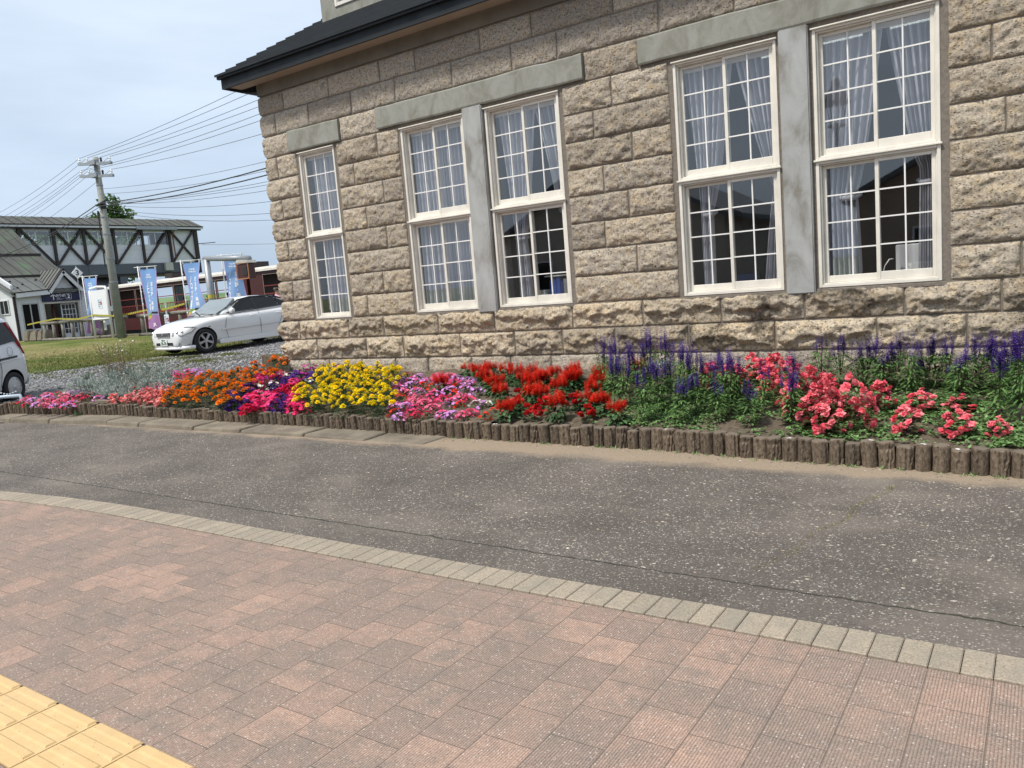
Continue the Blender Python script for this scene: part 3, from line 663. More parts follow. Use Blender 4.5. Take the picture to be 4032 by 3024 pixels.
for wi,(x0,x1,ns) in enumerate(WIN):
    for lv,(z0,z1) in enumerate(((1.2,ZM-.004),(ZM+.004,3.6))):
        mb=MB(); frame_rect(mb,x0,x1,z0,z1,.030,-.004,.11,wb=.03,wt=.028)
        mb.box(x0-.012,x1+.012,-.03,-.0045,z1-.008,z1+.006) if lv else mb.box(x0-.014,x1+.014,-.026,-.0045,z1-.004,z1+.014)
        frame_rect(mb,x0+.0305,x1-.0305,z0+.0305,z1-.0285,.012,.02,.105)
        w=mb.obj('window',M['cream'],bld); bevel(w.data,.003); w['label']=('upper ' if lv else 'lower ')+WL[wi]; winobjs.append(w)
        ix0,ix1,iz0,iz1=x0+.0435,x1-.0435,z0+.0435,z1-.0415
        if ns==1: sash(ix0,ix1,iz0,iz1,.045,3,4,w,.035)
        else:
            xm=(x0+x1)/2
            sash(ix0,xm+.017,iz0,iz1,.070,2,4,w,.065); sash(xm-.017,ix1,iz0+.0,iz1,.034,2,4,w,.075)
            lt=MB(); lt.box(xm-.012,xm+.012,.060,.068,(iz0+iz1)/2-.03,(iz0+iz1)/2+.03); lt.bar((xm,.072,(iz0+iz1)/2+.01),(xm+.03,.09,(iz0+iz1)/2+.035),.01,.01)
            lt.obj('latch',M['mortar'],w)
# curtains
def curtain(x0,x1,z0,z1,edge_in,edge_out,parent,seed,folds=9,y=.165,hem=None,name='curtain'):
    """edge_in/out: fn(t) with t=0 bottom..1 top giving x"""
    nu,nz=70,40; V=[]
    for j in range(nz+1):
        tt=j/nz; z=z0+(z1-z0)*tt
        if hem: pass
        a=edge_out(tt); b=edge_in(tt); wd=abs(b-a); amp=.016+.022*min(1,.35/max(wd,.05))
        for i in range(nu+1):
            u=i/nu; x=a+(b-a)*u
            ph=folds*u*2*math.pi+seed+1.2*math.sin(3*u+seed)+.5*math.sin(tt*4+seed+u*6)
            V.append((x+.004*math.sin(ph*1.7),y+amp*math.sin(ph)+.006*math.sin(ph*2.3+tt*5),z+(hem(u) if hem and j==0 else 0)))
    i=np.arange((nu+1)*(nz+1)).reshape(nz+1,nu+1); F=np.stack([i[:-1,:-1],i[:-1,1:],i[1:,1:],i[1:,:-1]],-1).reshape(-1,4)
    return link(name,np_mesh(name,V,F,M['curtain'],smooth=True),parent)
def L(a): return lambda t:a
def sweep(side,c,s,tie,low):
    def f(t):
        if t>tie: k=(t-tie)/(1-tie); k=k**.75; return s+(c-s)*k
        return s+(low-s)*(1-(t/tie))**.7
    return f
def tieband(x,z,w,parent):
    mb=MB(); mb.tube([(x-w/2,.20,z+.02),(x-w/4,.155,z-.008),(x+w/4,.15,z-.008),(x+w/2,.20,z+.02)],[.022,.028,.028,.02],8); mb.obj('curtain_tie',M['curtain'],parent,smooth=True)
W=lambda i:winobjs[2*i]
def hemf(a,s): return lambda u:a*math.sin(u*7+s)+a*.6*math.sin(u*17+s*2)
x0,x1,_=WIN[0]; curtain(x0,x1,1.27,3.58,L(x1-.06),lambda t:x0+.10+.03*math.sin(t*5),W(0),.3,8,hem=hemf(.05,1))
x0,x1,_=WIN[1]; curtain(x0,x1,1.25,3.58,L((x0+x1)/2+.04),lambda t:x0+.05,W(1),1.3,8,hem=hemf(.05,2)); curtain(x0,x1,1.24,3.58,L((x0+x1)/2+.03),L(x1-.05),W(1),2.1,8,y=.19,hem=hemf(.03,4))
x0,x1,_=WIN[2]; c=(x0+x1)/2+.10
curtain(x0,x1,1.24,3.58,sweep(0,c+.02,x0+.36,.34,x0+.40),lambda t:x0+.06+(.16 if t<.34 else .16*(1-(t-.34)/.66)),W(2),.8,7); tieband(x0+.30,2.02,.16,W(2))
curtain(x0,x1,1.9,3.58,lambda t:x1-.05-(.43-.36*(1-t)**.8) if t>.2 else x1-.09,L(x1-.045),W(2),2.9,7,y=.185)
x0,x1,_=WIN[3]; c=(x0+x1)/2+.06
curtain(x0,x1,1.24,3.58,sweep(0,c,x0+.30,.36,x0+.30),lambda t:x0+.05+(.12 if t<.36 else .12*(1-(t-.36)/.64)),W(3),.2,7); tieband(x0+.25,2.04,.16,W(3))
curtain(x0,x1,1.24,3.58,sweep(1,c,x1-.10,.42,x1-.24),L(x1-.05),W(3),1.9,7,y=.185)
x0,x1,_=WIN[4]; c=(x0+x1)/2+.07
curtain(x0,x1,1.24,3.58,sweep(0,c,x0+.33,.36,x0+.36),lambda t:x0+.05,W(4),.9,7); tieband(x0+.26,2.04,.20,W(4))
curtain(x0,x1,1.24,3.58,sweep(1,c,x1-.19,.42,x1-.21),L(x1-.05),W(4),3.1,7,y=.185); tieband(x1-.14,2.1,.13,W(4))
for i,(x0,x1,_) in enumerate(WIN): MB().box(x0,x1,.13,.15,3.50,3.545).obj('curtain_rail',M['cream'],winobjs[2*i+1])
# ---- things inside
M['lampglow']=simple('tube_light',(1,1,1),.5,0,1,0); b=M['lampglow'].node_tree.nodes['Principled BSDF']; b.inputs['Emission Color'].default_value=(.9,1,.95,1); b.inputs['Emission Strength'].default_value=3.
M['white']=simple('white_plastic',(.75,.76,.76),.5,.04,4,0)
M['paper']=simple('paper',(.72,.72,.70),.8,.06,8,0)
for i,(x,y) in enumerate(((4.7,2.6),(6.2,2.6))):
    o=thing('ceiling_lamp',['lit fluorescent ceiling tube seen through the left half of the widest window','second lit fluorescent ceiling tube, seen through its right half'][i],'ceiling lamp',(x,y,4.12))
    MB().box(-.62,.62,-.09,.09,.0,.06).obj('housing',M['white'],o); m=MB(); m.tube([(-.6,0,-.02),(.6,0,-.02)],.018); m.obj('tube',M['lampglow'],o)
def desk(name,label,x0,x1,y0,y1,z,c=(.10,.09,.08)):
    o=thing(name,label,name,((x0+x1)/2,(y0+y1)/2,.35)); w=(x1-x0)/2; d=(y1-y0)/2; m=simple(name+'_wood',c,.5)
    MB().box(-w,w,-d,d,z-.38,z-.35).obj('tabletop',m,o)
    for i in (-1,1):
        for j in (-1,1): MB().box(i*w-.04*i-.02,i*w-.04*i+.02,j*d-.04*j-.02,j*d-.04*j+.02,0,z-.381).obj('leg',m,o)
    return o
desk('shelf','low dark shelf holding binders behind the second window pair',.2,2.6,.42,.85,1.22)
desk('desk','dark desk piled with papers behind the tied-back curtains',3.95,5.0,.42,1.3,1.22)
desk('table','dark table behind the widest window',5.35,6.6,.42,1.2,1.22)
bc=[(.03,.09,.42),(.04,.12,.5),(.05,.10,.40),(.03,.05,.2),(.5,.5,.48),(.03,.03,.03),(.35,.05,.05),(.6,.6,.58),(.12,.14,.16),(.65,.64,.6),(.1,.3,.25)]
bl=['blue','blue','blue','navy','white','black','red','white','grey','pale','green']
x=1.97
pos=['leftmost of the row','second from left','third from left','beside the blue ones','in the middle','between the white and the red one','the only red one','right of the red one','right of the middle','near the right end','rightmost of the row']
for i,c in enumerate(bc):
    w=.04+.008*(i%3); h=.25+.02*((i*7)%3); m=simple('binder_cover',c,.5,.1,8,0)
    o=MB().box(x,x+w,.46,.72,1.222,1.222+h).obj('binder',m); tag(o,bl[i]+' binder on the shelf behind the window, '+pos[i],'binder',group='binders on the shelf'); x+=w+.006
o=MB().box(1.92,2.42,.44,.74,1.53,1.545).obj('paper_stack',M['paper']); tag(o,'flat sheets of paper lying on top of the row of binders','papers')
o=thing('storage_box','pale cardboard box with books behind the lower left half of the binder window','box',(1.78,.60,1.222)); 
bm_=MB(); bm_.box(-.11,.11,-.08,.08,0,.01); bm_.box(-.11,.11,-.08,-.075,.01,.10); bm_.box(-.11,.11,.075,.08,.01,.15); bm_.box(-.11,-.105,-.074,.074,.01,.14); bm_.box(.105,.11,-.074,.074,.01,.14); bm_.obj('carton',M['paper'],o)
for k in range(5): MB().box(-.09+.034*k,-.062+.034*k,-.06,.06,.011,.15-.01*(k%2)).obj('book',simple('book_cover',[(.5,.5,.45),(.2,.2,.2),(.6,.58,.5),(.3,.25,.2),(.65,.65,.65)][k],.6,0,4,0),o)
# monitor / white box with lead and tissues in the widest window
o=thing('monitor','white flat panel with a cord standing inside the widest window','monitor',(6.08,.42,1.222)); p=MB().box(-.15,.17,0,.05,.03,.33).obj('screen_back',M['white'],o); bevel(p.data,.01)
MB().box(-.08,.10,-.02,.12,0,.029).obj('stand',M['white'],o)
c=MB(); c.tube([(-.17,-.01,.20),(-.20,-.03,.20),(-.24,-.03,.14),(-.26,-.03,.06),(-.34,-.04,.012),(-.40,-.04,.008)],.006,6); c.obj('cord',M['white'],o,smooth=True)
o=thing('tissue_box','dark tissue box with a white tissue pulled up, in front of the white panel','tissue box',(6.04,.335,1.222)); bevel(MB().box(-.13,.13,-.05,.05,0,.02).obj('carton',simple('dark_carton',(.04,.04,.05),.5,.1,4,0),o).data,.004)
tv=[];tf=[]
for i in range(9):
    for j in range(5): a=i/8-.5; b=j/4; tv.append((a*.2*(1-.6*b)+.03*math.sin(b*3+i),.02*math.sin(i*2.1)*(1-b*.3),.02+.12*b*(1-.5*abs(a))+.02*math.sin(i*1.7)*b))
for i in range(8):
    for j in range(4): k=i*5+j; tf.append((k,k+5,k+6,k+1))
mm=MB(); mm.add(tv,tf); mm.obj('tissue',M['paper'],o,smooth=True)
# desk clutter in window 4
for i,(x,y,w,d,h,c,l,nm) in enumerate([(4.13,.56,.15,.12,.035,(.6,.6,.58),'stack of white papers at the left end of the cluttered desk','paper_stack'),(4.42,.55,.10,.08,.06,(.03,.08,.30),'blue carton with a yellow mark on the cluttered desk','carton'),
        (4.38,.75,.13,.08,.16,(.02,.04,.16),'dark blue bag standing behind the blue carton','bag'),(4.66,.56,.09,.06,.045,(.55,.55,.55),'small white device on the cluttered desk','device'),(4.82,.75,.12,.1,.12,(.12,.08,.07),'pile of brownish books at the right end of the desk','book_pile')]):
    m=MB().box(x-w,x+w,y-d*.7,y+d*.7,1.222,1.222+h).obj(nm,simple(nm+'_mat',c,.6,.2,12,0)); bevel(m.data,.012,2); tag(m,l,nm.replace('_',' '))
o=MB().box(4.40,4.47,.47,.489,1.235,1.262).obj('yellow_label',simple('yellow_label',(.7,.55,.05),.6,0,4,0)); 
o.parent=[q for q in bpy.data.objects if q.name=='carton' and q.get('category')=='carton'][0] if any(q.name=='carton' and q.get('category')=='carton' for q in bpy.data.objects) else bld
# ================================================================ FLOWER BED
# soil sheet
xs_=np.concatenate([np.arange(-6.95,-2.4,.09),np.arange(-2.4,14,.09)]); ys_=np.concatenate([np.arange(0,1.0001,.035)])
V=[]
for v_ in ys_:
    for x in xs_:
        y0=log_y(x)+.10; yb=.02 if x>-2.55 else .75+.3*math.sin(x*1.3)
        if x<-6.3: yb=.3
        y=y0+(yb-y0)*v_; z=float(soil(y,x))
        if x<-2.55: k=max(0,min(1,(y-(-.35))/(yb+.35))); z=z*(1-k*k)+(float(G(x,y))-.02)*k*k
        if x<-6.5: z*=max(0,1-(-6.5-x)*2.0)
        V.append((x,y,z))
V=np.array(V); V[:,2]+=.022*fbm(V[:,0]*7,V[:,1]*7,V[:,0]*0,4,.6)*(V[:,1]<0)
nx=len(xs_);i=np.arange(len(V)).reshape(len(ys_),nx); F=np.stack([i[:-1,:-1],i[:-1,1:],i[1:,1:],i[1:,:-1]],-1).reshape(-1,4)
tag(link('soil',np_mesh('soil',V,F,M['soil'],smooth=True)),kind='structure')
# log stakes: three different log meshes, then copies
t=NT('weathered_log'); v=t.coord((1,1,.10)); rn=t.rnd()
gr=t.noise(v,55,5,.7,.4); col=t.ramp(gr,[(.32,(.055,.042,.031)),(.5,(.135,.105,.078)),(.68,(.215,.175,.135))])
col=t.mix(1,col,t.ramp(rn,[(0,(.75,.74,.72)),(1,(1.2,1.17,1.12))]),'MULTIPLY')
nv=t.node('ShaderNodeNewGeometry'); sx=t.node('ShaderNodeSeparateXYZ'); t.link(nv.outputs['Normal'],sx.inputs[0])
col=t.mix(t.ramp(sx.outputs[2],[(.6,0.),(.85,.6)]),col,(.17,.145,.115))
col=t.mix(t.ramp(t.noise(t.coord(world=True),11,4,.7),[(.62,0.),(.72,.35)]),col,(.33,.29,.24))
M['log']=t.done(col,.92,t.bump(gr,.9,.008),spec=.2)
M['dropping']=simple('white_splash',(.75,.74,.70),.8,.05,30,0)
def log_mesh(seed,r=.055,crack=1):
    n,k=26,9; V=[];rr=random.Random(seed); ca=[rr.uniform(0,6.28) for _ in range(crack)]+[-1.57+rr.uniform(-.7,.7)]
    for j in range(k+1):
        z=j/k; 
        for i in range(n):
            a=2*math.pi*i/n; q=r*(1+.045*math.sin(2*a+seed)+.03*math.sin(5*a+seed*2+z*1.5)+.02*rr.uniform(-1,1))
            for c in ca:
                dd=abs((a-c-.12*math.sin(z*5+seed)+math.pi)%(2*math.pi)-math.pi)
                if dd<.14: q*=.80
            if j==k: q*=.90
            zz=z*(1.0) if j<k else 1.0
            if j==k-1: zz=.955
            V.append((q*math.cos(a),q*math.sin(a),zz+(.010*math.sin(a*3+seed) if j==k else 0)))
    F=[(j*n+i,j*n+(i+1)%n,(j+1)*n+(i+1)%n,(j+1)*n+i) for j in range(k) for i in range(n)]
    c=len(V); V.append((0,0,1.015))
    for i in range(n): V.append((r*.45*math.cos(2*math.pi*i/n),r*.45*math.sin(2*math.pi*i/n),1.008+.006*rr.uniform(-1,1)))
    for i in range(n): F.append((k*n+i,k*n+(i+1)%n,c+1+(i+1)%n,c+1+i)); F.append((c+1+i,c+1+(i+1)%n,c))
    m=MB(); m.add(V,F); return m.mesh('log_stake',M['log'],smooth=False)
LM=[log_mesh(i,crack=1+i%2) for i in range(6)]
LG='weathered log stakes edging the flower bed'
def logh(x): return float(np.interp(x,[-6.7,-5,-3,0,3,7],[.245,.25,.205,.185,.172,.178]))
x=-6.72;k=0;proto=None
while x<8.2:
    step=.112+rng.uniform(-.004,.004)
    m=LM[rng.randrange(6)]
    if k==0: o=link('log_stake',m); proto=o
    else: o=proto.copy(); o.data=m; COL.objects.link(o)
    sl=math.atan((log_y(x+.1)-log_y(x))/.1)
    o.location=(x,log_y(x)+.055+rng.uniform(-.006,.006),-.02); sc=step/.112*rng.uniform(.97,1.06)
    o.rotation_euler=(rng.uniform(-.06,.06),rng.uniform(-.055,.055),rng.uniform(-.6,.6) if x>-3 else rng.uniform(-.3,.3))
    o.scale=(sc,sc,logh(x)+.02+rng.uniform(-.016,.014))
    seg='far left stretch below mauve and pink flowers' if x<-3.4 else 'stretch below the orange, purple and yellow flowers' if x<1.3 else 'stretch below the red salvias' if x<4.1 else 'stretch below the blue salvias and coral begonias'
    tag(o,'weathered log stake in the front edging, '+seg,'log stake',LG)
    x+=step*math.cos(sl); k+=1
# white splashes on a few log tops at the right
for x,y in ((5.55,-.02),(6.12,.01),(6.68,-.02),(6.42,.015),(4.52,.0),(2.72,0)):
    c=min([o for o in COL.objects if o.name.startswith('log_stake')],key=lambda o:abs(o.location.x-x))
    mb=MB(); 
    for q in range(3):
        a0=rng.uniform(0,6); r_=.012+.006*rng.random(); cx_=c.location.x+rng.uniform(-.02,.02); cy_=c.location.y-.02+rng.uniform(-.015,.015); zt=c.location.z+c.scale.z*1.02+.001
        mb.add([(cx_+r_*(.7+.3*math.sin(3*a+a0))*math.cos(a),cy_+r_*.6*math.sin(a),zt) for a in [2*math.pi*i/8 for i in range(8)]]+[(cx_,cy_,zt+.002)],[(i,(i+1)%8,8) for i in range(8)])
    s=mb.obj('white_splash',M['dropping'],c); s.matrix_parent_inverse=Matrix.LocRotScale(c.location,c.rotation_euler,c.scale).inverted()
# second log edging at the foot of the gable wall
for k in range(14):
    o=proto.copy(); o.data=LM[k%6]; COL.objects.link(o); x=-5.30+.115*k; y=1.66-.055*k*.95
    o.location=(x,y,float(G(x,y))-.02); o.scale=(1,1,.26+rng.uniform(-.01,.01)); o.rotation_euler=(0,0,rng.uniform(0,6))
    tag(o,'weathered log stake in the short edging behind the orange marigolds','log stake','log stakes in the short rear edging')
o=MB().box(-5.25,-3.70,0,.03,0,.035,Matrix.Translation((0,0,0))).obj('edging_board',M['log']); o.matrix_world=Matrix.Translation((-4.45,1.13,float(G(-4.4,1.1))+.01))@Matrix.Rotation(-.43,4,'Z')@Matrix.Translation((4.45,0,0))
tag(o,'low grey board lying along the foot of the short rear log edging','board')
o=MB().box(-.28,.28,-.03,.03,0,.05).obj('timber_offcut',M['old_slab']); o.location=(-4.25,-1.96,float(soil(-1.95,-4.2))+.0); o.rotation_euler=(0,.05,.25); bevel(o.data,.006)
tag(o,'short grey kerb piece lying on bare soil between mauve and salmon flowers','stone')
# ---------------------------------------------------------------- plants
def leafmat(name,stops,rough=.6,trans=.25,sp=.3):
    t=NT(name); rn=t.attr('blk')[2]; col=t.ramp(rn,stops)
    col=t.mix(1,col,t.ramp(t.rnd(),[(0,(.74,.77,.72)),(1,(1.16,1.14,1.12))]),'MULTIPLY')
    t.done(col,rough,spec=sp)
    if trans:
        tl=t.node('ShaderNodeBsdfTranslucent'); t.link(col,tl.inputs[0]); ms=t.node('ShaderNodeMixShader'); ms.inputs[0].default_value=trans
        t.link(t.b.outputs[0],ms.inputs[1]); t.link(tl.outputs[0],ms.inputs[2]); t.link(ms.outputs[0],t.out.inputs[0])
    return t.m
g1=leafmat('salvia_leaf',[(0,(.05,.11,.035)),(.5,(.095,.19,.055)),(.85,(.15,.26,.085)),(1,(.21,.32,.12))])
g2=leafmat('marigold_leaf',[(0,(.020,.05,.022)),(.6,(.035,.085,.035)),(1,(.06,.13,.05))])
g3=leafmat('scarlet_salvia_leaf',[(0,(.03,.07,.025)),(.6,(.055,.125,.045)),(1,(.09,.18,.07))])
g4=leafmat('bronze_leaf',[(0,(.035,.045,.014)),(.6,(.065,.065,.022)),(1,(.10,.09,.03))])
g5=leafmat('silver_leaf',[(0,(.20,.245,.225)),(.6,(.33,.38,.36)),(1,(.50,.54,.52))],.9,.1)
g6=leafmat('bedding_leaf',[(0,(.03,.06,.02)),(.6,(.06,.11,.035)),(1,(.11,.16,.06))])
g7=leafmat('clover_leaf',[(0,(.09,.17,.055)),(.5,(.17,.30,.10)),(1,(.26,.42,.17))])
def petal(name,a,b,trans=.25,rough=.65): return leafmat(name,[(0,a),(1,b)],rough,trans,.2)
P_or=petal('orange_petal',(.72,.13,.002),(1.,.36,.01)); P_ye=petal('yellow_petal',(.85,.60,.004),(1.,.86,.02))
P_bl=petal('violet_floret',(.035,.014,.15),(.11,.045,.38),.15); P_re=petal('scarlet_floret',(.45,.008,.004),(.90,.05,.018),.2)
P_co=petal('coral_petal',(.78,.07,.13),(.98,.34,.38)); P_sa=petal('salmon_petal',(.80,.17,.18),(.97,.52,.50)); P_rb=petal('red_petal',(.45,.005,.01),(.75,.03,.03))
P_pu=petal('deep_purple_petal',(.035,.007,.12),(.09,.02,.25),.15); P_pk=petal('hot_pink_petal',(.80,.02,.16),(.92,.09,.30)); P_cr=petal('crimson_petal',(.50,.004,.045),(.72,.01,.08))
P_ma=petal('magenta_petal',(.30,.01,.16),(.5,.04,.28)); P_wh=petal('white_petal',(.78,.78,.74),(.88,.88,.84)); P_mv=petal('mauve_petal',(.62,.26,.66),(.82,.50,.86)); P_lp=petal('rose_petal',(.80,.06,.20),(.9,.20,.36)); P_vm=petal('vermilion_petal',(.75,.035,.01),(.9,.09,.02))
P_eye=petal('flower_eye',(.75,.50,.05),(.85,.65,.12),0); M['stem']=leafmat('plant_stem',[(0,(.06,.09,.03)),(1,(.09,.12,.045))])
class LF:
    """collects triangles/quads of leaves as numpy; every leaf gets its own random value"""
    def __init__(s): s.V=[];s.F=[];s.A=[];s.n=0
    def leaf(s,base,d,L_,w,droop=.3,up=None,fold=.25,seg=2,a=None):
        base=np.array(base,float); d=np.array(d,float); d/=np.linalg.norm(d)+1e-9
        side=np.cross(d,[0,0,1.]); 
        if np.linalg.norm(side)<.1: side=np.cross(d,[1,0,0.])
        side/=np.linalg.norm(side); nrm=np.cross(side,d); V=[];a=rng.random() if a is None else a
        pos=base.copy(); dd=d.copy(); prof=[(0,.12),(.35,.9),(.7,.75),(1,.0)] if seg>1 else [(0,.1),(.45,1.),(1,0)]
        last=0
        for t_,w_ in prof:
            dd2=dd+np.array([0,0,-droop])*t_; dd2/=np.linalg.norm(dd2); pos=pos+dd2*L_*(t_-last); last=t_
            if w_==0: V.append(pos)
            else: V+= [pos-side*w*w_/2+nrm*fold*w*w_*.5,pos,pos+side*w*w_/2+nrm*fold*w*w_*.5]
        k=len(prof)-1; o=s.n
        for i in range(k-1): s.F+= [(o+i*3,o+i*3+1,o+i*3+4,o+i*3+3),(o+i*3+1,o+i*3+2,o+i*3+5,o+i*3+4)]
        e=o+(k-1)*3; s.F+=[(e,e+1,e+3,e+3),(e+1,e+2,e+3,e+3)]
        s.V+=V; s.A+=[a]*len(V); s.n+=len(V)
    def fan(s,c,nrm,r,n=5,a=None,cup=.25,wob=.15,lobes=True):
        """a flat open flower of n petals as one fan"""
        c=np.array(c,float);nrm=np.array(nrm,float);nrm/=np.linalg.norm(nrm); u=np.cross(nrm,[.3,.2,1]);u/=np.linalg.norm(u)+1e-9;v=np.cross(nrm,u); a0=rng.uniform(0,6.3); a=rng.random() if a is None else a
        o=s.n; V=[c-nrm*r*cup*.6]
        m=n*4
        for i in range(m):
            t_=2*math.pi*i/m+a0; q=r*(.72+.28*abs(math.sin((i%4)/4*math.pi+.0)) if lobes else 1)*(1+rng.uniform(-wob,wob)*.5)
            V.append(c+(u*math.cos(t_)+v*math.sin(t_))*q+nrm*r*cup*rng.uniform(-.3,.6))
        for i in range(m): s.F.append((o,o+1+i,o+1+(i+1)%m,o+1+(i+1)%m))
        s.V+=V; s.A+=[a*.8]+[min(1,a+rng.uniform(-.1,.1))]*m; s.n+=m+1
    def mesh(s,name,mat,smooth=False):
        V=np.array(s.V);F=s.F
        me=bpy.data.meshes.new(name); ff=[tuple(dict.fromkeys(f)) for f in F]
        me.from_pydata([tuple(p) for p in V],[],ff); me.materials.append(mat)
        at=me.attributes.new('blk','FLOAT','POINT'); at.data.foreach_set('value',np.clip(np.array(s.A,np.float32),0,1))
        if smooth: me.polygons.foreach_set('use_smooth',[True]*len(ff))
        return me
def rdir(el0,el1):
    a=rng.uniform(0,6.283); e=R(rng.uniform(el0,el1)); return np.array([math.cos(a)*math.cos(e),math.sin(a)*math.cos(e),math.sin(e)])
def mound(lf,h,r,n,L_,w,droop=.4,el=(-10,60)):
    for i in range(n):
        d=rdir(-5,88); rr_=rng.uniform(.45,1); p=d*np.array([r,r,h])*rr_; dd=np.array([d[0],d[1],math.sin(R(rng.uniform(*el)))]); lf.leaf(p-dd*L_*.4,dd,L_*rng.uniform(.7,1.2),w,droop,seg=1)
protos={}
def build_marigold(mat,seed,nb,h,r):
    f=LF()
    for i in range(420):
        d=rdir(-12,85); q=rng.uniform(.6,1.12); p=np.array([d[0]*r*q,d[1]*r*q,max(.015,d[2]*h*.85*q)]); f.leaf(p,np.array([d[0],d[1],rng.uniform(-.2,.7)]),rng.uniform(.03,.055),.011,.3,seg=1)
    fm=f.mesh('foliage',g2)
    bms=[]
    for k in range(3):
        b=LF(); R0=.026
        for ring,(nn,el,rr_,ln) in enumerate(((12,8,.008,.024),(11,32,.006,.020),(9,56,.004,.016),(6,80,.002,.012))):
            for i in range(nn):
                a=2*math.pi*(i+rng.random()*.6)/nn; e=R(el+rng.uniform(-9,9)); d=np.array([math.cos(a)*math.cos(e),math.sin(a)*math.cos(e),math.sin(e)])
                b.leaf(d*rr_+np.array([0,0,.006*ring*.6]),d,ln*rng.uniform(.85,1.15),.017,.25,fold=-.3,seg=1,a=rng.uniform(.2,1)*(.6+.4*(ring/3)))
        bms.append(b.mesh('flower',mat))
    pos=[]
    while len(pos)<nb:
        a=rng.uniform(0,6.283); q=r*math.sqrt(rng.random())*1.02; z=h*(1-.42*(q/r)**2)+rng.uniform(-.012,.018)
        p=(q*math.cos(a),q*math.sin(a),z)
        if all((p[0]-o[0])**2+(p[1]-o[1])**2>.042**2 for o in pos): pos.append(p)
        elif rng.random()<.02: break
    return fm,[(rng.choice(bms),p,rng.uniform(1.0,1.35),(p[0]*2.2+rng.uniform(-.3,.3),p[1]*2.2+rng.uniform(-.3,.3))) for p in pos]
def inst(name,fm,blooms,bname,label=None,cat='flower',group=None,loc=(0,0,0)):
    t_=thing(name,label,cat,loc,0,group); link('foliage',fm,t_)
    for me,p,s,tl in blooms:
        o=link(bname,me,t_); o.location=p; o.scale=(s,s,s); o.rotation_euler=(-tl[1],tl[0],rng.uniform(0,6))
    return t_
used=set()
def plant(protos_,x,y,label,group=None,scale=1.,sz=None,dz=0):
    i=rng.randrange(len(protos_)); p=protos_[i]; key=id(p)
    if key not in used: used.add(key); o=p
    else: o=copy_tree(p)
    o.location=(x,y,float(soil(y,x))+dz); s=scale*rng.uniform(.93,1.07); o.scale=(s,s,s if sz is None else sz); o.rotation_euler=(0,0,rng.uniform(0,6.28))
    o['label']=label
    if group: o['group']=group
    elif 'group' in o: del o['group']
    return o
def zone(y,fr=-1.6,bk=-.95): return 'front part' if y<fr else 'middle part' if y<bk else 'rear part'
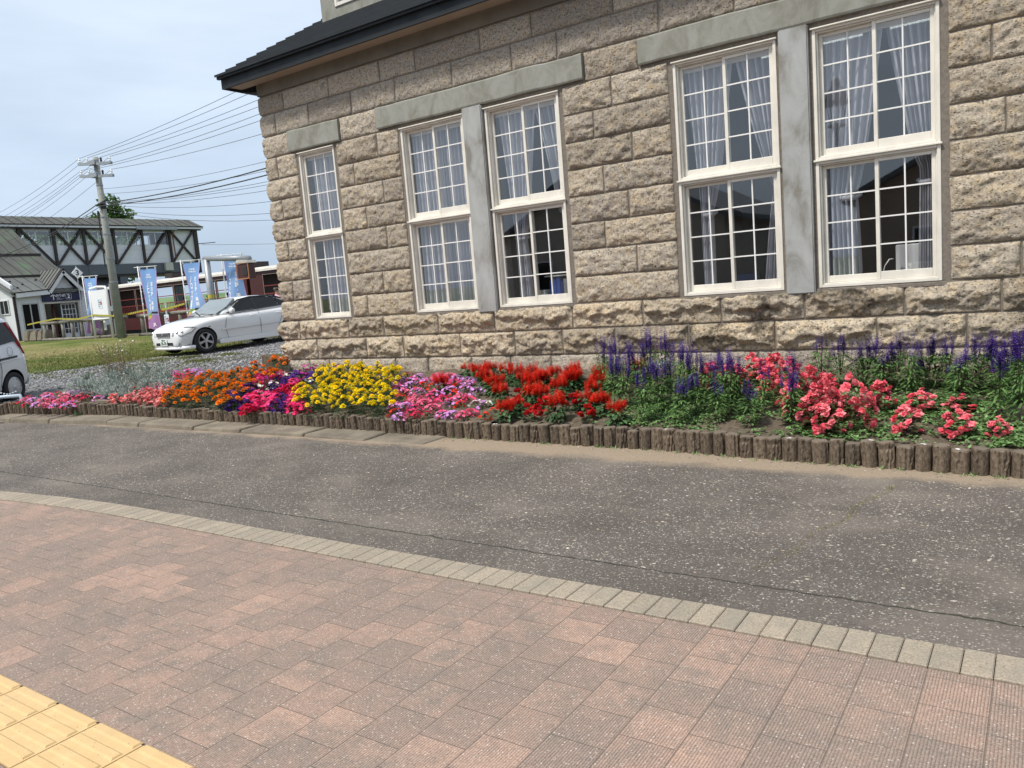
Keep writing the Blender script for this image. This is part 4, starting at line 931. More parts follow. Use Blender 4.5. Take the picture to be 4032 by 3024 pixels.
PL={'orange':[(-1.7,-1.88),(-2.33,-1.44),(-2.45,-0.84),(-2.96,-0.34),(-2.99,-1.5),(-2.79,-1.13),(-2.31,-1.13),(-3.1,-1.22),(-2.62,-1.47),(-3.4,-0.88),(-2.06,-1.42),(-3.13,-0.87),(-2.78,-0.53),(-1.74,-1.52),(-2.7,-1.97),(-2.15,-1.95),(-2.78,-1.72),(-2.34,-0.54),(-1.96,-1.75),(-2.37,-1.7),(-2.86,-0.87),(-1.42,-1.96),(-3.03,-0.62),(-2.11,-0.69),(-3.02,-1.79),(-2.0,-1.18),(-3.27,-1.44),(-2.41,-1.95),(-2.55,-1.22),(-3.36,-1.19)],'pet_purple':[(-1.85,-1.4),(-1.46,-1.82),(-1.67,-1.67),(-1.95,-1.55),(-1.68,-1.46),(-1.1,-1.96),(-1.32,-1.96),(-1.47,-1.65),(-1.63,-1.85),(-1.94,-1.24),(-1.28,-1.79),(-0.81,-1.64),(-0.52,-1.94),(-0.67,-1.84),(-0.35,-1.98),(-0.64,-1.66),(-1.79,-0.57),(-1.3,-1.17),(-1.51,-0.98),(-1.39,-0.63),(-1.2,-1.4),(-1.66,-0.83),(-1.5,-0.43),(-1.21,-0.73),(-1.87,-0.78),(-1.59,-0.64),(-1.51,-1.19)],'pet_pink':[(-1.44,-1.49),(-1.02,-1.87),(-1.08,-1.61),(-1.24,-1.74),(-0.66,-1.91),(-0.8,-1.78),(-1.24,-1.48),(-1.4,-1.68),(-0.91,-1.64),(-0.86,-1.96),(-0.54,-1.67),(-0.22,-1.95),(-0.39,-1.85),(-0.05,-1.97),(-2.43,-0.53),(-2.03,-1.06),(-2.2,-0.89),(-2.1,-0.58),(-1.98,-0.79),(-2.38,-0.75),(-2.02,-1.29),(-1.37,-0.95),(-1.12,-1.18),(-1.32,-1.15)],'pet_crimson':[(-1.11,-1.23),(-0.82,-1.44),(-1.07,-1.45),(-0.91,-1.26),(-0.84,-2.11),(-1.38,-1.65),(-1.18,-1.74),(-0.88,-2.11)],'pet_white':[(-1.87,-1.18),(-1.72,-1.04),(-2.05,-0.59),(-1.12,-0.92),(-5.75,-1.89),(-5.14,-1.64),(-4.56,-1.85),(-4.91,-1.6),(-4.49,-1.7)],'pet_magenta':[(-2.0,-0.92),(-1.87,-0.83),(-1.47,-0.71),(-1.86,-0.31),(-1.68,-0.31)],'yellow':[(-0.89,-0.64),(0.95,-1.87),(0.16,-1.47),(0.02,-0.9),(-0.61,-0.44),(-0.64,-1.45),(-0.4,-1.18),(0.19,-1.18),(-0.19,-1.49),(1.23,-1.92),(0.51,-1.45),(0.79,-1.46),(0.21,-1.97),(-0.85,-0.91),(-0.63,-1.05),(-0.13,-1.21),(-0.39,-0.62),(1.0,-1.62),(0.16,-0.61),(0.55,-1.14),(-0.16,-1.81),(0.39,-1.76),(-0.1,-0.61),(0.42,-0.88),(-1.19,-0.53),(-0.23,-0.84),(0.66,-1.69),(-0.65,-0.76),(0.65,-1.95),(0.08,-1.71),(-0.42,-1.57),(-0.9,-0.38)],'impat':[(0.35,-0.7),(1.53,-1.78),(1.02,-1.42),(1.32,-0.8),(1.66,-1.45),(0.93,-0.93),(0.52,-0.52),(1.86,-1.55),(1.67,-1.23),(1.45,-0.95),(1.65,-1.02),(1.04,-1.17),(1.24,-1.41),(0.57,-0.71),(1.43,-1.41),(1.37,-1.25),(0.84,-1.19),(0.7,-1.09),(0.53,-0.92),(0.8,-0.47),(1.32,-1.07),(1.02,-0.67),(1.39,-1.92),(1.17,-1.68),(1.22,-0.63),(1.76,-1.75),(0.15,-0.6),(1.91,-1.13),(0.7,-0.88),(1.5,-1.58),(0.81,-0.72),(1.57,-0.83),(0.32,-0.51),(1.16,-0.97),(1.64,-1.95),(1.36,-1.74),(1.45,-0.7),(1.82,-1.34),(1.49,-1.11),(1.32,-1.57),(1.14,-0.79),(1.0,-0.5)],'impat_front':[(1.54,-2.04),(1.74,-1.99),(1.84,-1.94),(2.03,-1.92),(2.16,-1.91),(2.3,-1.9),(2.32,-1.82),(2.57,-1.92),(2.21,-1.56),(2.31,-1.56),(2.59,-1.77),(2.0,-1.57),(1.98,-1.41)],'redsalvia':[(2.82,-1.9,0.25),(3.36,-1.84,0.33),(4.0,-1.87,0.25),(3.7,-1.64,0.26),(2.96,-1.48,0.28),(2.45,-1.44,0.29),(3.43,-1.45,0.21),(3.43,-1.26,0.28),(2.56,-1.07,0.29),(2.06,-1.05,0.25),(2.97,-0.93,0.28),(2.65,-0.68,0.26),(2.13,-0.64,0.28),(1.49,-0.5,0.24),(1.16,-0.3,0.16),(2.59,-0.81,0.24),(2.8,-1.38,0.27),(2.9,-0.71,0.21),(2.79,-1.68,0.19),(2.27,-0.73,0.22),(2.48,-0.77,0.22),(3.02,-1.21,0.3)],'redbegonia':[(3.09,-1.87,0.18),(3.68,-1.84,0.15),(3.35,-1.53,0.12),(2.66,-1.39,0.11),(3.11,-1.66,0.05)],'bs_front':[(4.25,-1.83,0.46),(4.57,-1.8,0.35),(4.87,-1.74,0.36),(5.16,-1.81,0.34),(5.47,-1.75,0.4),(4.9,-1.56,0.54),(5.17,-1.46,0.42),(4.28,-1.53,0.43),(4.62,-1.56,0.31)],'bs_leftback':[(3.56,-1.02,0.58),(3.71,-1.02,0.52),(3.85,-1.04,0.53),(3.9,-0.91,0.62),(4.05,-0.93,0.61),(4.31,-1.38,0.47),(4.19,-0.93,0.49),(4.35,-1.11,0.53),(4.47,-1.16,0.48),(4.61,-1.28,0.44),(4.73,-1.33,0.47),(4.78,-1.2,0.46),(3.36,-0.89,0.56),(3.73,-1.37,0.5),(3.85,-1.42,0.47),(4.08,-1.31,0.43),(4.9,-1.28,0.43),(5.38,-1.33,0.46)],'bs_right':[(5.47,-0.7,0.5),(5.63,-0.7,0.46),(5.77,-0.72,0.4),(5.86,-0.72,0.42),(5.93,-0.75,0.43),(5.98,-0.81,0.37),(6.06,-0.74,0.37),(6.1,-0.69,0.46),(6.22,-0.93,0.51),(6.25,-0.74,0.28),(6.32,-0.68,0.41),(6.39,-0.7,0.43),(6.45,-0.67,0.43),(6.6,-1.24,0.51),(6.63,-0.83,0.38),(6.68,-0.72,0.43),(6.76,-0.77,0.42),(6.8,-0.72,0.46),(6.86,-1.45,0.47),(6.92,-1.08,0.5),(6.98,-1.12,0.54),(7.01,-1.53,0.62),(6.53,-0.78,0.25),(6.9,-0.82,0.35)],'begonia':[(6.02,-1.88,0.38),(6.07,-1.39,0.24),(6.35,-1.36,0.19),(6.33,-1.88,0.24),(6.6,-1.32,0.13),(6.63,-1.88,0.22),(6.87,-1.87,0.15),(5.9,-1.64,0.36),(5.73,-1.71,0.45)],'begonia_mass':[(4.66,-0.71),(5.62,-1.47),(5.09,-0.94),(4.79,-0.53),(5.63,-1.24),(5.17,-1.18),(5.44,-1.03),(5.66,-1.83),(5.41,-1.26),(5.76,-1.63),(4.79,-0.93),(4.99,-0.49),(4.91,-0.71),(5.15,-0.68),(5.42,-1.52),(5.81,-1.96),(4.48,-0.83),(5.28,-0.86)],'begonia_left':[(-3.38,-1.94),(-3.46,-1.72),(-3.83,-1.96),(-2.89,-1.96),(-3.77,-1.63),(-3.08,-1.86),(-3.57,-1.53),(-3.64,-1.86),(-3.23,-1.71),(-4.09,-1.99),(-3.92,-1.76)],'impat_left':[(-5.06,-2.37),(-5.57,-2.19),(-5.27,-1.87),(-4.92,-2.2),(-5.67,-1.94),(-6.48,-2.1),(-6.11,-2.21),(-5.29,-2.43),(-4.93,-1.98),(-5.94,-2.06),(-5.8,-2.2),(-5.77,-2.44),(-5.54,-1.72),(-5.35,-2.18),(-5.16,-2.18),(-5.54,-2.41),(-6.24,-1.94),(-5.99,-1.88),(-4.78,-2.33),(-6.32,-2.23),(-6.0,-2.49),(-4.62,-1.94),(-5.47,-2.01),(-5.09,-1.79),(-5.77,-1.77),(-5.12,-1.99)],'impat_back':[(-4.82,-0.53),(-4.18,-1.2),(-4.29,-0.59),(-4.11,-1.0),(-4.5,-0.67),(-4.11,-0.73),(-4.45,-0.37),(-4.38,-1.27),(-4.27,-0.87),(-4.64,-0.42),(-3.99,-1.3),(-4.48,-1.44),(-4.1,-0.53),(-4.22,-1.39)],'dusty':[(-4.31,-1.66),(-4.99,-1.39),(-4.6,-0.94),(-4.13,-1.42),(-5.11,-1.03),(-6.17,-1.27),(-5.69,-1.43),(-4.62,-1.75),(-4.15,-1.1),(-5.47,-1.21),(-5.24,-1.77),(-4.97,-0.68),(-5.59,-0.87),(-5.87,-1.03),(-4.53,-1.27),(-4.92,-1.87),(-5.56,-1.71),(-5.97,-1.57),(-5.27,-0.76),(-3.82,-1.32),(-5.32,-1.47)],'gaura':[(-6.03,-0.91,0.48),(-5.83,-0.89,0.55),(-6.07,-0.96,0.44),(-5.74,-0.83,0.49)],
}
OM=[inst('orange_marigold',*build_marigold(P_or,i,9,.20,.135),'flower','x','marigold') for i in range(3)]
for x,y in PL['orange']+[(-2.35,.05),(-2.9,-.02),(-2.62,-.08)]:
    if x<-2.55 or y<-.12: plant(OM,x,y,'orange marigold plant in the big orange clump, '+zone(y),'orange marigolds')
YM=[inst('yellow_marigold',*build_marigold(P_ye,i+5,12,.225,.14),'flower','x','marigold') for i in range(3)]
for x,y in PL['yellow']: plant(YM,x,min(y,-.15),'bright yellow marigold plant in the yellow clump, '+zone(y),'yellow marigolds')
def trumpet_proto(name,mats,h,r,nb,br,leafm,nl,cat,fl='flower',lsz=(.035,.02),eye=None):
    f=LF(); mound(f,h*.9,r,nl,lsz[0],lsz[1])
    fm=f.mesh('foliage',leafm); bm_=[]
    for m in mats:
        b=LF(); b.fan((0,0,.004),(0,0,1),br,5,cup=.3)
        if eye: pass
        bm_.append(b.mesh(fl,m))
    pos=[];tries=0
    while len(pos)<nb and tries<400:
        tries+=1; d=rdir(8,88); p=np.array([d[0]*r,d[1]*r,d[2]*h+.008])
        if all(np.linalg.norm(p-o)>br*1.15 for o in pos): pos.append(p)
    return inst(name,fm,[(rng.choice(bm_),tuple(p),rng.uniform(.85,1.15),(p[0]/r*.9+rng.uniform(-.2,.2),p[1]/r*.9+rng.uniform(-.2,.2))) for p in pos],fl,'x',cat)
def pset(key,nm,mats,label,gname,h=.14,r=.105,nb=20,br=.027):
    pr=[trumpet_proto(nm,mats,h,r,nb,br,g6,60,'petunia') for _ in range(2)]
    for x,y in PL[key]: plant(pr,x,y,label if '%' not in label else label%zone(y),gname)
pset('pet_purple','purple_petunia',[P_pu],'deep purple petunia plant between the orange and yellow marigolds, %s','purple petunias',nb=26)
pset('pet_pink','pink_petunia',[P_pk],'hot pink petunia plant among purple ones, %s','hot pink petunias',nb=26)
pset('pet_crimson','crimson_petunia',[P_cr],'crimson petunia plant wedged between hot pink and deep purple ones, %s','crimson petunias',nb=26)
pr=[trumpet_proto('white_petunia',[P_wh],.13,.09,9,.027,g6,60,'petunia') for _ in range(2)]
for i,(x,y) in enumerate(PL['pet_white']):
    if i<4: plant(pr,x,y,'white petunia plant standing among pink and purple petunias','white petunias in the pink and purple clump')
    else: plant(pr,x,y,'white petunia plant at the front of the silvery foliage','white petunias by the silver foliage',scale=.8)
pr=[trumpet_proto('magenta_petunia',[P_ma],.16,.10,11,.028,g6,70,'petunia') for _ in range(2)]
for x,y in PL['pet_magenta']+[(-1.15,-.3),(-.8,-.28)]: plant(pr,x,y,'dusky magenta petunia plant near the wall foot, beside the purple ones','magenta petunias')
def imp(mats,nb=32): return trumpet_proto('impatiens',mats,.085,.10,nb,.0185,g6,70,'impatiens',lsz=(.03,.016))
I1=[imp([P_mv]),imp([P_mv,P_mv,P_lp])]; I2=[imp([P_lp]),imp([P_lp,P_pk])]; I3=[imp([P_vm,P_re],14)]
for i,(x,y) in enumerate(PL['impat']):
    q=rng.random()
    if q<.45: plant(I1,x,y,'mauve impatiens plant right of the yellow marigolds, '+zone(y),'mauve impatiens')
    elif q<.8: plant(I2,x,y,'rose pink impatiens plant right of the yellow marigolds, '+zone(y),'rose impatiens')
    else: plant(I3,x,y,'small vermilion impatiens plant right of the yellow marigolds, '+zone(y),'vermilion impatiens')
IC=[imp([P_cr],12)]; IMW=[imp([P_mv,P_wh],16)]
fl=[(I1,'mauve impatiens plant, first one right of the yellow marigolds in the front row'),(IC,'dark crimson impatiens plant second in the front row, beside a mauve one'),(IC,'small dark crimson impatiens plant third in the front row'),(I1,'mauve impatiens plant fourth in the front row, on bare soil'),(I1,'pale mauve impatiens plant fifth in the front row, on bare soil'),(I2,'pink impatiens plant sixth in the front row, before the red salvias'),(I2,'pink impatiens plant touching the vermilion one in the front row'),(I3,'vermilion impatiens plant at the foot of the first red salvia'),(IMW,'sparse pale mauve impatiens plant on bare soil behind the front row'),(IMW,'sparse whitish impatiens plant left of the first red salvia'),(I3,'vermilion impatiens plant pressed against the first red salvia'),(I3,'vermilion impatiens plant in the second row above the pale mauve one'),(I2,'pink impatiens plant in the second row with few flowers')]
for (x,y),(pp,lb) in zip(PL['impat_front'],fl): plant(pp,x,y,lb,scale=.88)
for i,(x,y) in enumerate(PL['impat_left']):
    q=i%3; plant((I1,I2,IC)[q],x,y,('mauve','rose pink','dark crimson')[q]+' impatiens plant at the far left end of the bed, above the log edging',('mauve','rose','crimson')[q]+' impatiens at the left end')
for i,(x,y) in enumerate(PL['impat_back']):
    q=i%3; plant((I1,I2,I3)[q],x,y,('mauve','rose pink','vermilion')[q]+' impatiens plant between the silver foliage and the orange marigolds',('mauve','rose','vermilion')[q]+' impatiens behind the salmon begonias')
# begonias
def begonia_proto(h,r,petm,leafm,nl,nc,cat='begonia',ls=.055):
    f=LF()
    for i in range(nl):
        d=rdir(-5,75); q=rng.uniform(.35,1); p=np.array([d[0]*r*q*.8,d[1]*r*q*.8,max(.01,d[2]*h*.85*q)]); f.leaf(p,np.array([d[0],d[1],rng.uniform(-.2,.5)]),ls*rng.uniform(.7,1.2),ls*.75,.4,seg=2)
    fm=f.mesh('foliage',leafm); cl=[]
    for k in range(3):
        b=LF()
        for i in range(5):
            c=rdir(10,90)*.022
            for j in range(2):
                d=rdir(20,90); b.fan(c+np.array([0,0,.004*j]),d,.017+.004*rng.random(),4,cup=.2)
        cl.append(b.mesh('flower_cluster',petm))
    pos=[];tries=0
    while len(pos)<nc and tries<500:
        tries+=1; d=rdir(0,88); q=rng.uniform(.8,1.05); p=np.array([d[0]*r*q,d[1]*r*q,max(.03,d[2]*h*q)])
        if all(np.linalg.norm(p-o)>.042 for o in pos): pos.append(p)
    return inst('begonia' if cat=='begonia' else cat,fm,[(rng.choice(cl),tuple(p),rng.uniform(.9,1.22),(p[0]/r*.8,p[1]/r*.8)) for p in pos],'flower_cluster','x','begonia')
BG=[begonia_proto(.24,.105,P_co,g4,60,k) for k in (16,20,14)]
bl=['tall coral begonia plant fourth from the right in the front row','coral begonia plant half hidden behind the tall coral one','coral begonia plant just behind the third one from the right','coral begonia plant third from the right in the front row','pale coral begonia plant behind the second one from the right','coral begonia plant second from the right in the front row','smallest coral begonia plant, the rightmost one with one flower head','coral begonia plant at the right edge of the big coral clump','coral begonia plant joining the big coral clump at its lower right']
for (x,y,h),lb in zip(PL['begonia'],bl): plant(BG,x,y,lb,scale=1.0 if 'smallest' not in lb else .75,sz=min(1.45,h/.25))
for x,y in PL['begonia_mass']: plant(BG,x,y,'coral pink begonia plant in the big coral clump behind the blue salvias, '+zone(y,-1.3,-.8),'coral begonias of the big clump',scale=1.05)
BL=[begonia_proto(.14,.10,P_sa,g4,35,13,ls=.04) for _ in range(2)]
for x,y in PL['begonia_left']: plant(BL,x,y,'low salmon pink begonia plant left of the orange marigolds','salmon begonias left of the orange marigolds')
BR=[begonia_proto(.13,.085,P_rb,g3,30,9,ls=.045)]
bl=['small red begonia between the first and the second front red salvia','small red begonia with pale eyes right of the second front red salvia','small red begonia tucked behind the second front red salvia','small red begonia just right behind the first front red salvia','small red begonia just left of the second front red salvia']
for (x,y,h),lb in zip(PL['redbegonia'],bl): plant(BR,x,y,lb,sz=1.1)
# scarlet salvias
def spike(mat,L_,r,n,fl,tilt=.5):
    b=LF()
    for i in range(n):
        t_=i/n; z=L_*t_; a=i*2.4; k=(1-.65*t_); d=np.array([math.cos(a),math.sin(a),tilt]); b.leaf((0,0,z),d,fl*k*rng.uniform(.8,1.2),fl*.38*k,-.1,fold=.4,seg=1)
    return b.mesh('flower_spike',mat)
SS=[spike(P_re,.10,.02,30,.046,.30),spike(P_re,.12,.02,36,.042,.25)]
def scarlet(h,r,ns):
    f=LF()
    for i in range(95):
        d=rdir(-10,70); q=rng.uniform(.4,1); p=np.array([d[0]*r*q*.8,d[1]*r*q*.8,max(.02,(.15+.55*max(0,d[2]))*h*q)]); f.leaf(p,np.array([d[0],d[1],rng.uniform(-.5,.3)]),.06*rng.uniform(.7,1.2),.038,.5,seg=2)
    bl_=[]
    for i in range(ns):
        a=rng.uniform(0,6.28);q=r*.62*math.sqrt(rng.random()); bl_.append((rng.choice(SS),(q*math.cos(a),q*math.sin(a),h*(.40+.22*rng.random())),rng.uniform(.62,1.0),(q*math.cos(a)*4,q*math.sin(a)*4)))
    return inst('scarlet_salvia',f.mesh('foliage',g3),bl_,'flower_spike','x','salvia')
SC=[scarlet(.26,.14,24),scarlet(.26,.15,28),scarlet(.26,.14,21)]
def row(y): return 'front row' if y<-1.7 else 'second row' if y<-1.3 else 'middle rows' if y<-.8 else 'back row by the wall'
scl={0:'scarlet salvia plant first from the left in the front row, over large dark leaves',1:'scarlet salvia plant second from the left in the front row',2:'scarlet salvia plant at the right end of the front row, beside the green weeds',3:'scarlet salvia plant behind the small red begonia with pale eyes'}
for i,(x,y,h) in enumerate(PL['redsalvia']):
    if i in scl: plant(SC,x,y,scl[i],scale=1.,sz=h/.28)
    else: plant(SC,x,y,'scarlet salvia plant in the red clump, '+row(y),'scarlet salvias of the red clump',scale=1.0,sz=max(.7,h/.28))
for k in range(12):
    t_=k/11; x=1.35+2.3*t_+rng.uniform(-.1,.1); y=rng.uniform(-.75,-.45) if k%2 else rng.uniform(-1.15,-.8)
    plant(SC,x,y,'scarlet salvia plant in the red clump, '+row(y),'scarlet salvias of the red clump',sz=1.0)
# blue salvias
def bspike(L_):
    b=LF(); n=int(L_/.0026)
    for i in range(n):
        t_=i/n; gapk=math.sin(t_*L_/.014*6.28)
        if gapk<-.45: continue
        z=L_*t_; a=i*2.4; k=(1-.55*t_**2); d=np.array([math.cos(a),math.sin(a),.35]); b.leaf((0,0,z),d,.026*k*rng.uniform(.8,1.15),.014*k,.1,fold=.4,seg=1)
    return b.mesh('flower_spike',P_bl)
BSP=[bspike(.11),bspike(.14),bspike(.17)]
P_ws=petal('white_floret',(.45,.48,.45),(.65,.68,.62),.1)
def blue(h,r,ns,w=None):
    f=LF(); st=LF()
    for i in range(175):
        t_=rng.random(); z=h*.64*t_**.8; q=r*(.55+.6*math.sin(math.pi*min(1,t_*.85+.12))); a=rng.uniform(0,6.283); d=np.array([math.cos(a),math.sin(a),rng.uniform(-.1,.75)])
        f.leaf((math.cos(a)*q*.35,math.sin(a)*q*.35,z+.02),d,.075*rng.uniform(.65,1.2),.017*rng.uniform(.8,1.3),.75,seg=2)
    fm=f.mesh('foliage',g1); bl_=[]; mb=MB()
    for i in range(ns):
        a=rng.uniform(0,6.28);q=r*.6*math.sqrt(rng.random()); zb=h*(.50+.18*rng.random()); p=(q*math.cos(a),q*math.sin(a),zb+h*.1); tl=(q*math.cos(a)*1.8+rng.uniform(-.1,.1),q*math.sin(a)*1.8+rng.uniform(-.1,.1))
        mb.tube([(q*.3*math.cos(a),q*.3*math.sin(a),h*.3),p],.0022,4); bl_.append((rng.choice(BSP),p,rng.uniform(.75,1.15),tl))
    t_=inst('blue_salvia',fm,bl_,'flower_spike','x','salvia'); mb.obj('stems',M['stem'],t_); return t_
BS=[blue(.46,.12,10),blue(.46,.13,13),blue(.44,.11,7),blue(.46,.13,15)]
fbl=['leftmost blue salvia plant of the front row above the green weeds','narrow leafy blue salvia second from the left in the front row','short blue salvia with few spikes, third from left in the front row','blue salvia plant fourth from the left in the front row','dark leafy blue salvia with drooping leaves beside the big coral clump','blue salvia with tall spikes standing behind the third front one','blue salvia in the second row with spikes before the coral clump','blue salvia in the second row behind the two leftmost front ones','leafy blue salvia in the second row between the second and third front ones']
for (x,y,h),lb in zip(PL['bs_front'],fbl): plant([BS[2],BS[0]],x,y,lb,scale=.95,sz=max(.75,h/.44))
for x,y,h in PL['bs_leftback']: plant([BS[1],BS[3],BS[0]],x,y,'blue salvia plant in the dense clump right of the red salvias, '+row(y),'blue salvias of the left clump',sz=h/.47)
for i,(x,y,h) in enumerate(PL['bs_right']):
    if y<-1.25: plant([BS[0]],x,y,['blue salvia before the right row, broad leaf rosette near the last begonia','blue salvia at the right picture edge, in front of the back row','large leafy blue salvia standing alone behind the second begonia from the right','leafy blue salvia standing alone behind the third begonia from the right'][i%4],sz=h/.46)
    else: plant([BS[1],BS[0],BS[2]],x,y,'blue salvia plant in the right-hand row below the stone wall, '+row(y),'blue salvias of the right row',sz=h/.46)
for x in np.arange(7.2,11.5,.22): plant([BS[1],BS[0]],float(x),-.8+.2*math.sin(x*5),'blue salvia plant in the right-hand row below the stone wall, back row by the wall','blue salvias of the right row')
# dusty miller, gaura
def dusty():
    f=LF()
    for i in range(150):
        d=rdir(-5,85); q=rng.uniform(.3,1); p=np.array([d[0]*.17*q,d[1]*.17*q,max(.02,d[2]*.20*q)]); dd=np.array([d[0],d[1],rng.uniform(0,1.2)]); L_=rng.uniform(.06,.11); f.leaf(p,dd,L_,.016,.3,seg=1); a=rng.random()
        for k in range(4):
            s=(-1)**k; pp=p+dd/np.linalg.norm(dd)*L_*(.3+.15*k); f.leaf(pp,dd/np.linalg.norm(dd)*.5+np.array([-dd[1]*s,dd[0]*s,.2]),.032,.012,.3,seg=1,a=a)
    t_=thing('dusty_miller','x','silver foliage plant'); link('foliage',f.mesh('foliage',g5),t_); return t_
DM=[dusty() for _ in range(3)]
for x,y in PL['dusty']: plant(DM,x,max(y,-1.75),'silvery grey dusty miller bush in the low hedge left of the pink and orange flowers','silver dusty miller bushes',scale=.95)
def gaura():
    f=LF(); w=LF(); mb=MB()
    for i in range(9):
        a=rng.uniform(0,6.28); tl=rng.uniform(.1,.55); L_=rng.uniform(.3,.56); e=np.array([math.cos(a)*tl,math.sin(a)*tl,1]); e/=np.linalg.norm(e); e=e*L_
        mb.tube([(0,0,0),tuple(e*.5+np.array([0,0,.03])),tuple(e)],.0022,4)
        for k in range(rng.randrange(0,3)):
            c=e*(1-.11*k); 
            w.fan(c,rdir(0,90),.013,4)
        for k in range(5): f.leaf(e*rng.uniform(.05,.5),rdir(0,60),.04,.008,.2,seg=1)
    t_=thing('gaura','x','gaura'); mb.obj('stems',simple('gaura_stem',(.16,.09,.07),.7,.1,6,0),t_); link('foliage',f.mesh('foliage',g6),t_); link('flowers',w.mesh('flowers',P_wh),t_); return t_
GA=[gaura(),gaura()]
for x,y,h in PL['gaura']: plant(GA,x,y,'wispy gaura with thin reddish stems and white blossoms above the silver foliage','white gauras',scale=1.25)
# weeds: broad carpet of clover-like leaves at the right, tufts along the edging
def carpet(name,pts,size,mat,label,cat):
    f=LF()
    for (x,y) in pts:
        z=float(soil(y,x)); n=rng.randrange(3,6); h=rng.uniform(.008,.04)
        for i in range(n):
            d=rdir(0,50); f.leaf((x+rng.gauss(0,.012),y+rng.gauss(0,.012),z+h*.8),d,size*rng.uniform(.6,1.2),size*.8,.2,seg=1)
    return tag(link(name,f.mesh(name,mat)),label,cat,kind='stuff')
pts=[]
while len(pts)<6500:
    x=rng.uniform(3.6,8.2); y=rng.uniform(-2.1,-.5)
    dens=float(sm((x-3.6)/.7))*(.55+.6*float(fbm(np.array([x*1.7]),np.array([y*2.2]),np.array([2.]),3)[0])); dens*= 1 if y<-1.1 else .35
    if y<log_y(x)+.13: continue
    if rng.random()<dens: pts.append((x,y))
carpet('ground_cover',pts,.030,g7,'low carpet of small round green weeds under the blue salvias and coral begonias','weeds')
pts=[(x,y) for x,y in [(rng.uniform(-6.8,3.6),rng.uniform(-1.95,-.5)) for _ in range(330)]]
carpet('soil_weeds',pts,.018,g7,'scattered tiny weeds on the bare soil of the left and middle bed','weeds')
f=LF()
for x in [rng.uniform(-6,8) for _ in range(90)]+[-4.75]*10+[-3.4,-2.4,-1.,.2]*3:
    y=log_y(x)-.012-abs(rng.gauss(0,.01)); big=1.7 if abs(x+4.75)<.05 else 1
    for i in range(8): f.leaf((x+rng.gauss(0,.022*big),y+rng.gauss(0,.008),.004+(rng.random()*.1 if big>1 else 0)),rdir(15,80),rng.uniform(.015,.045)*big,.007*big,.3,seg=1)
tag(link('edging_weeds',f.mesh('edging_weeds',g7)),'small green weeds growing at the foot of the log edging','weeds',kind='stuff')
f=LF()
cr_=[(6.31,-2.71),(6.16,-3.51),(5.99,-4.34)]
for k in range(520):
    t_=rng.random(); 
    if t_>.62 and rng.random()<.5: continue
    x=np.interp(t_,[0,.5,1],[6.33,6.17,5.99])+rng.gauss(0,.012)+.02*math.sin(t_*17); y=np.interp(t_,[0,.5,1],[-2.66,-3.5,-4.35])
    f.leaf((x,y,.004),rdir(10,70),rng.uniform(.006,.016)*(1.8 if t_<.06 else 1),.004,.2,seg=1,a=rng.uniform(.2,1))
tag(link('crack_weeds',f.mesh('crack_weeds',leafmat('moss',[(0,(.12,.12,.035)),(1,(.22,.21,.07))]))),'line of dry moss growing in a crack across the asphalt','weeds',kind='stuff')
# ================================================================ CARS
t=NT('white_car_paint'); M['carw']=t.done((.80,.80,.80),.16,spec=.5,coat=1.)
t=NT('silver_white_paint'); M['vanw']=t.done((.66,.67,.68),.25,spec=.5,coat=1.)
t=NT('tinted_glass'); M['tint']=t.done((.010,.012,.014),.08,spec=.35)
t=NT('windscreen_glass'); M['wscreen']=t.done((.16,.19,.19),.07,spec=.8,coat=.6)
M['rubber']=simple('tyre_rubber',(.018,.018,.019),.85,.15,20,.1)
M['blackp']=simple('black_trim',(.012,.012,.013),.45,.1,10,0)
t=NT('alloy'); M['alloy']=t.done((.50,.50,.51),.32,metal=.7)
t=NT('tail_lamp_red'); M['tail']=t.done((.28,.008,.012),.12,coat=1.)
t=NT('head_lamp_glass'); M['headl']=t.done((.36,.34,.33),.1,metal=.5,coat=1.)
t=NT('chrome'); M['chrome']=t.done((.7,.7,.7),.15,metal=1.)
M['plate']=simple('number_plate_white',(.74,.75,.72),.5,.03,5,0); M['plateg']=simple('plate_green',(.02,.12,.05),.5,0,5,0)
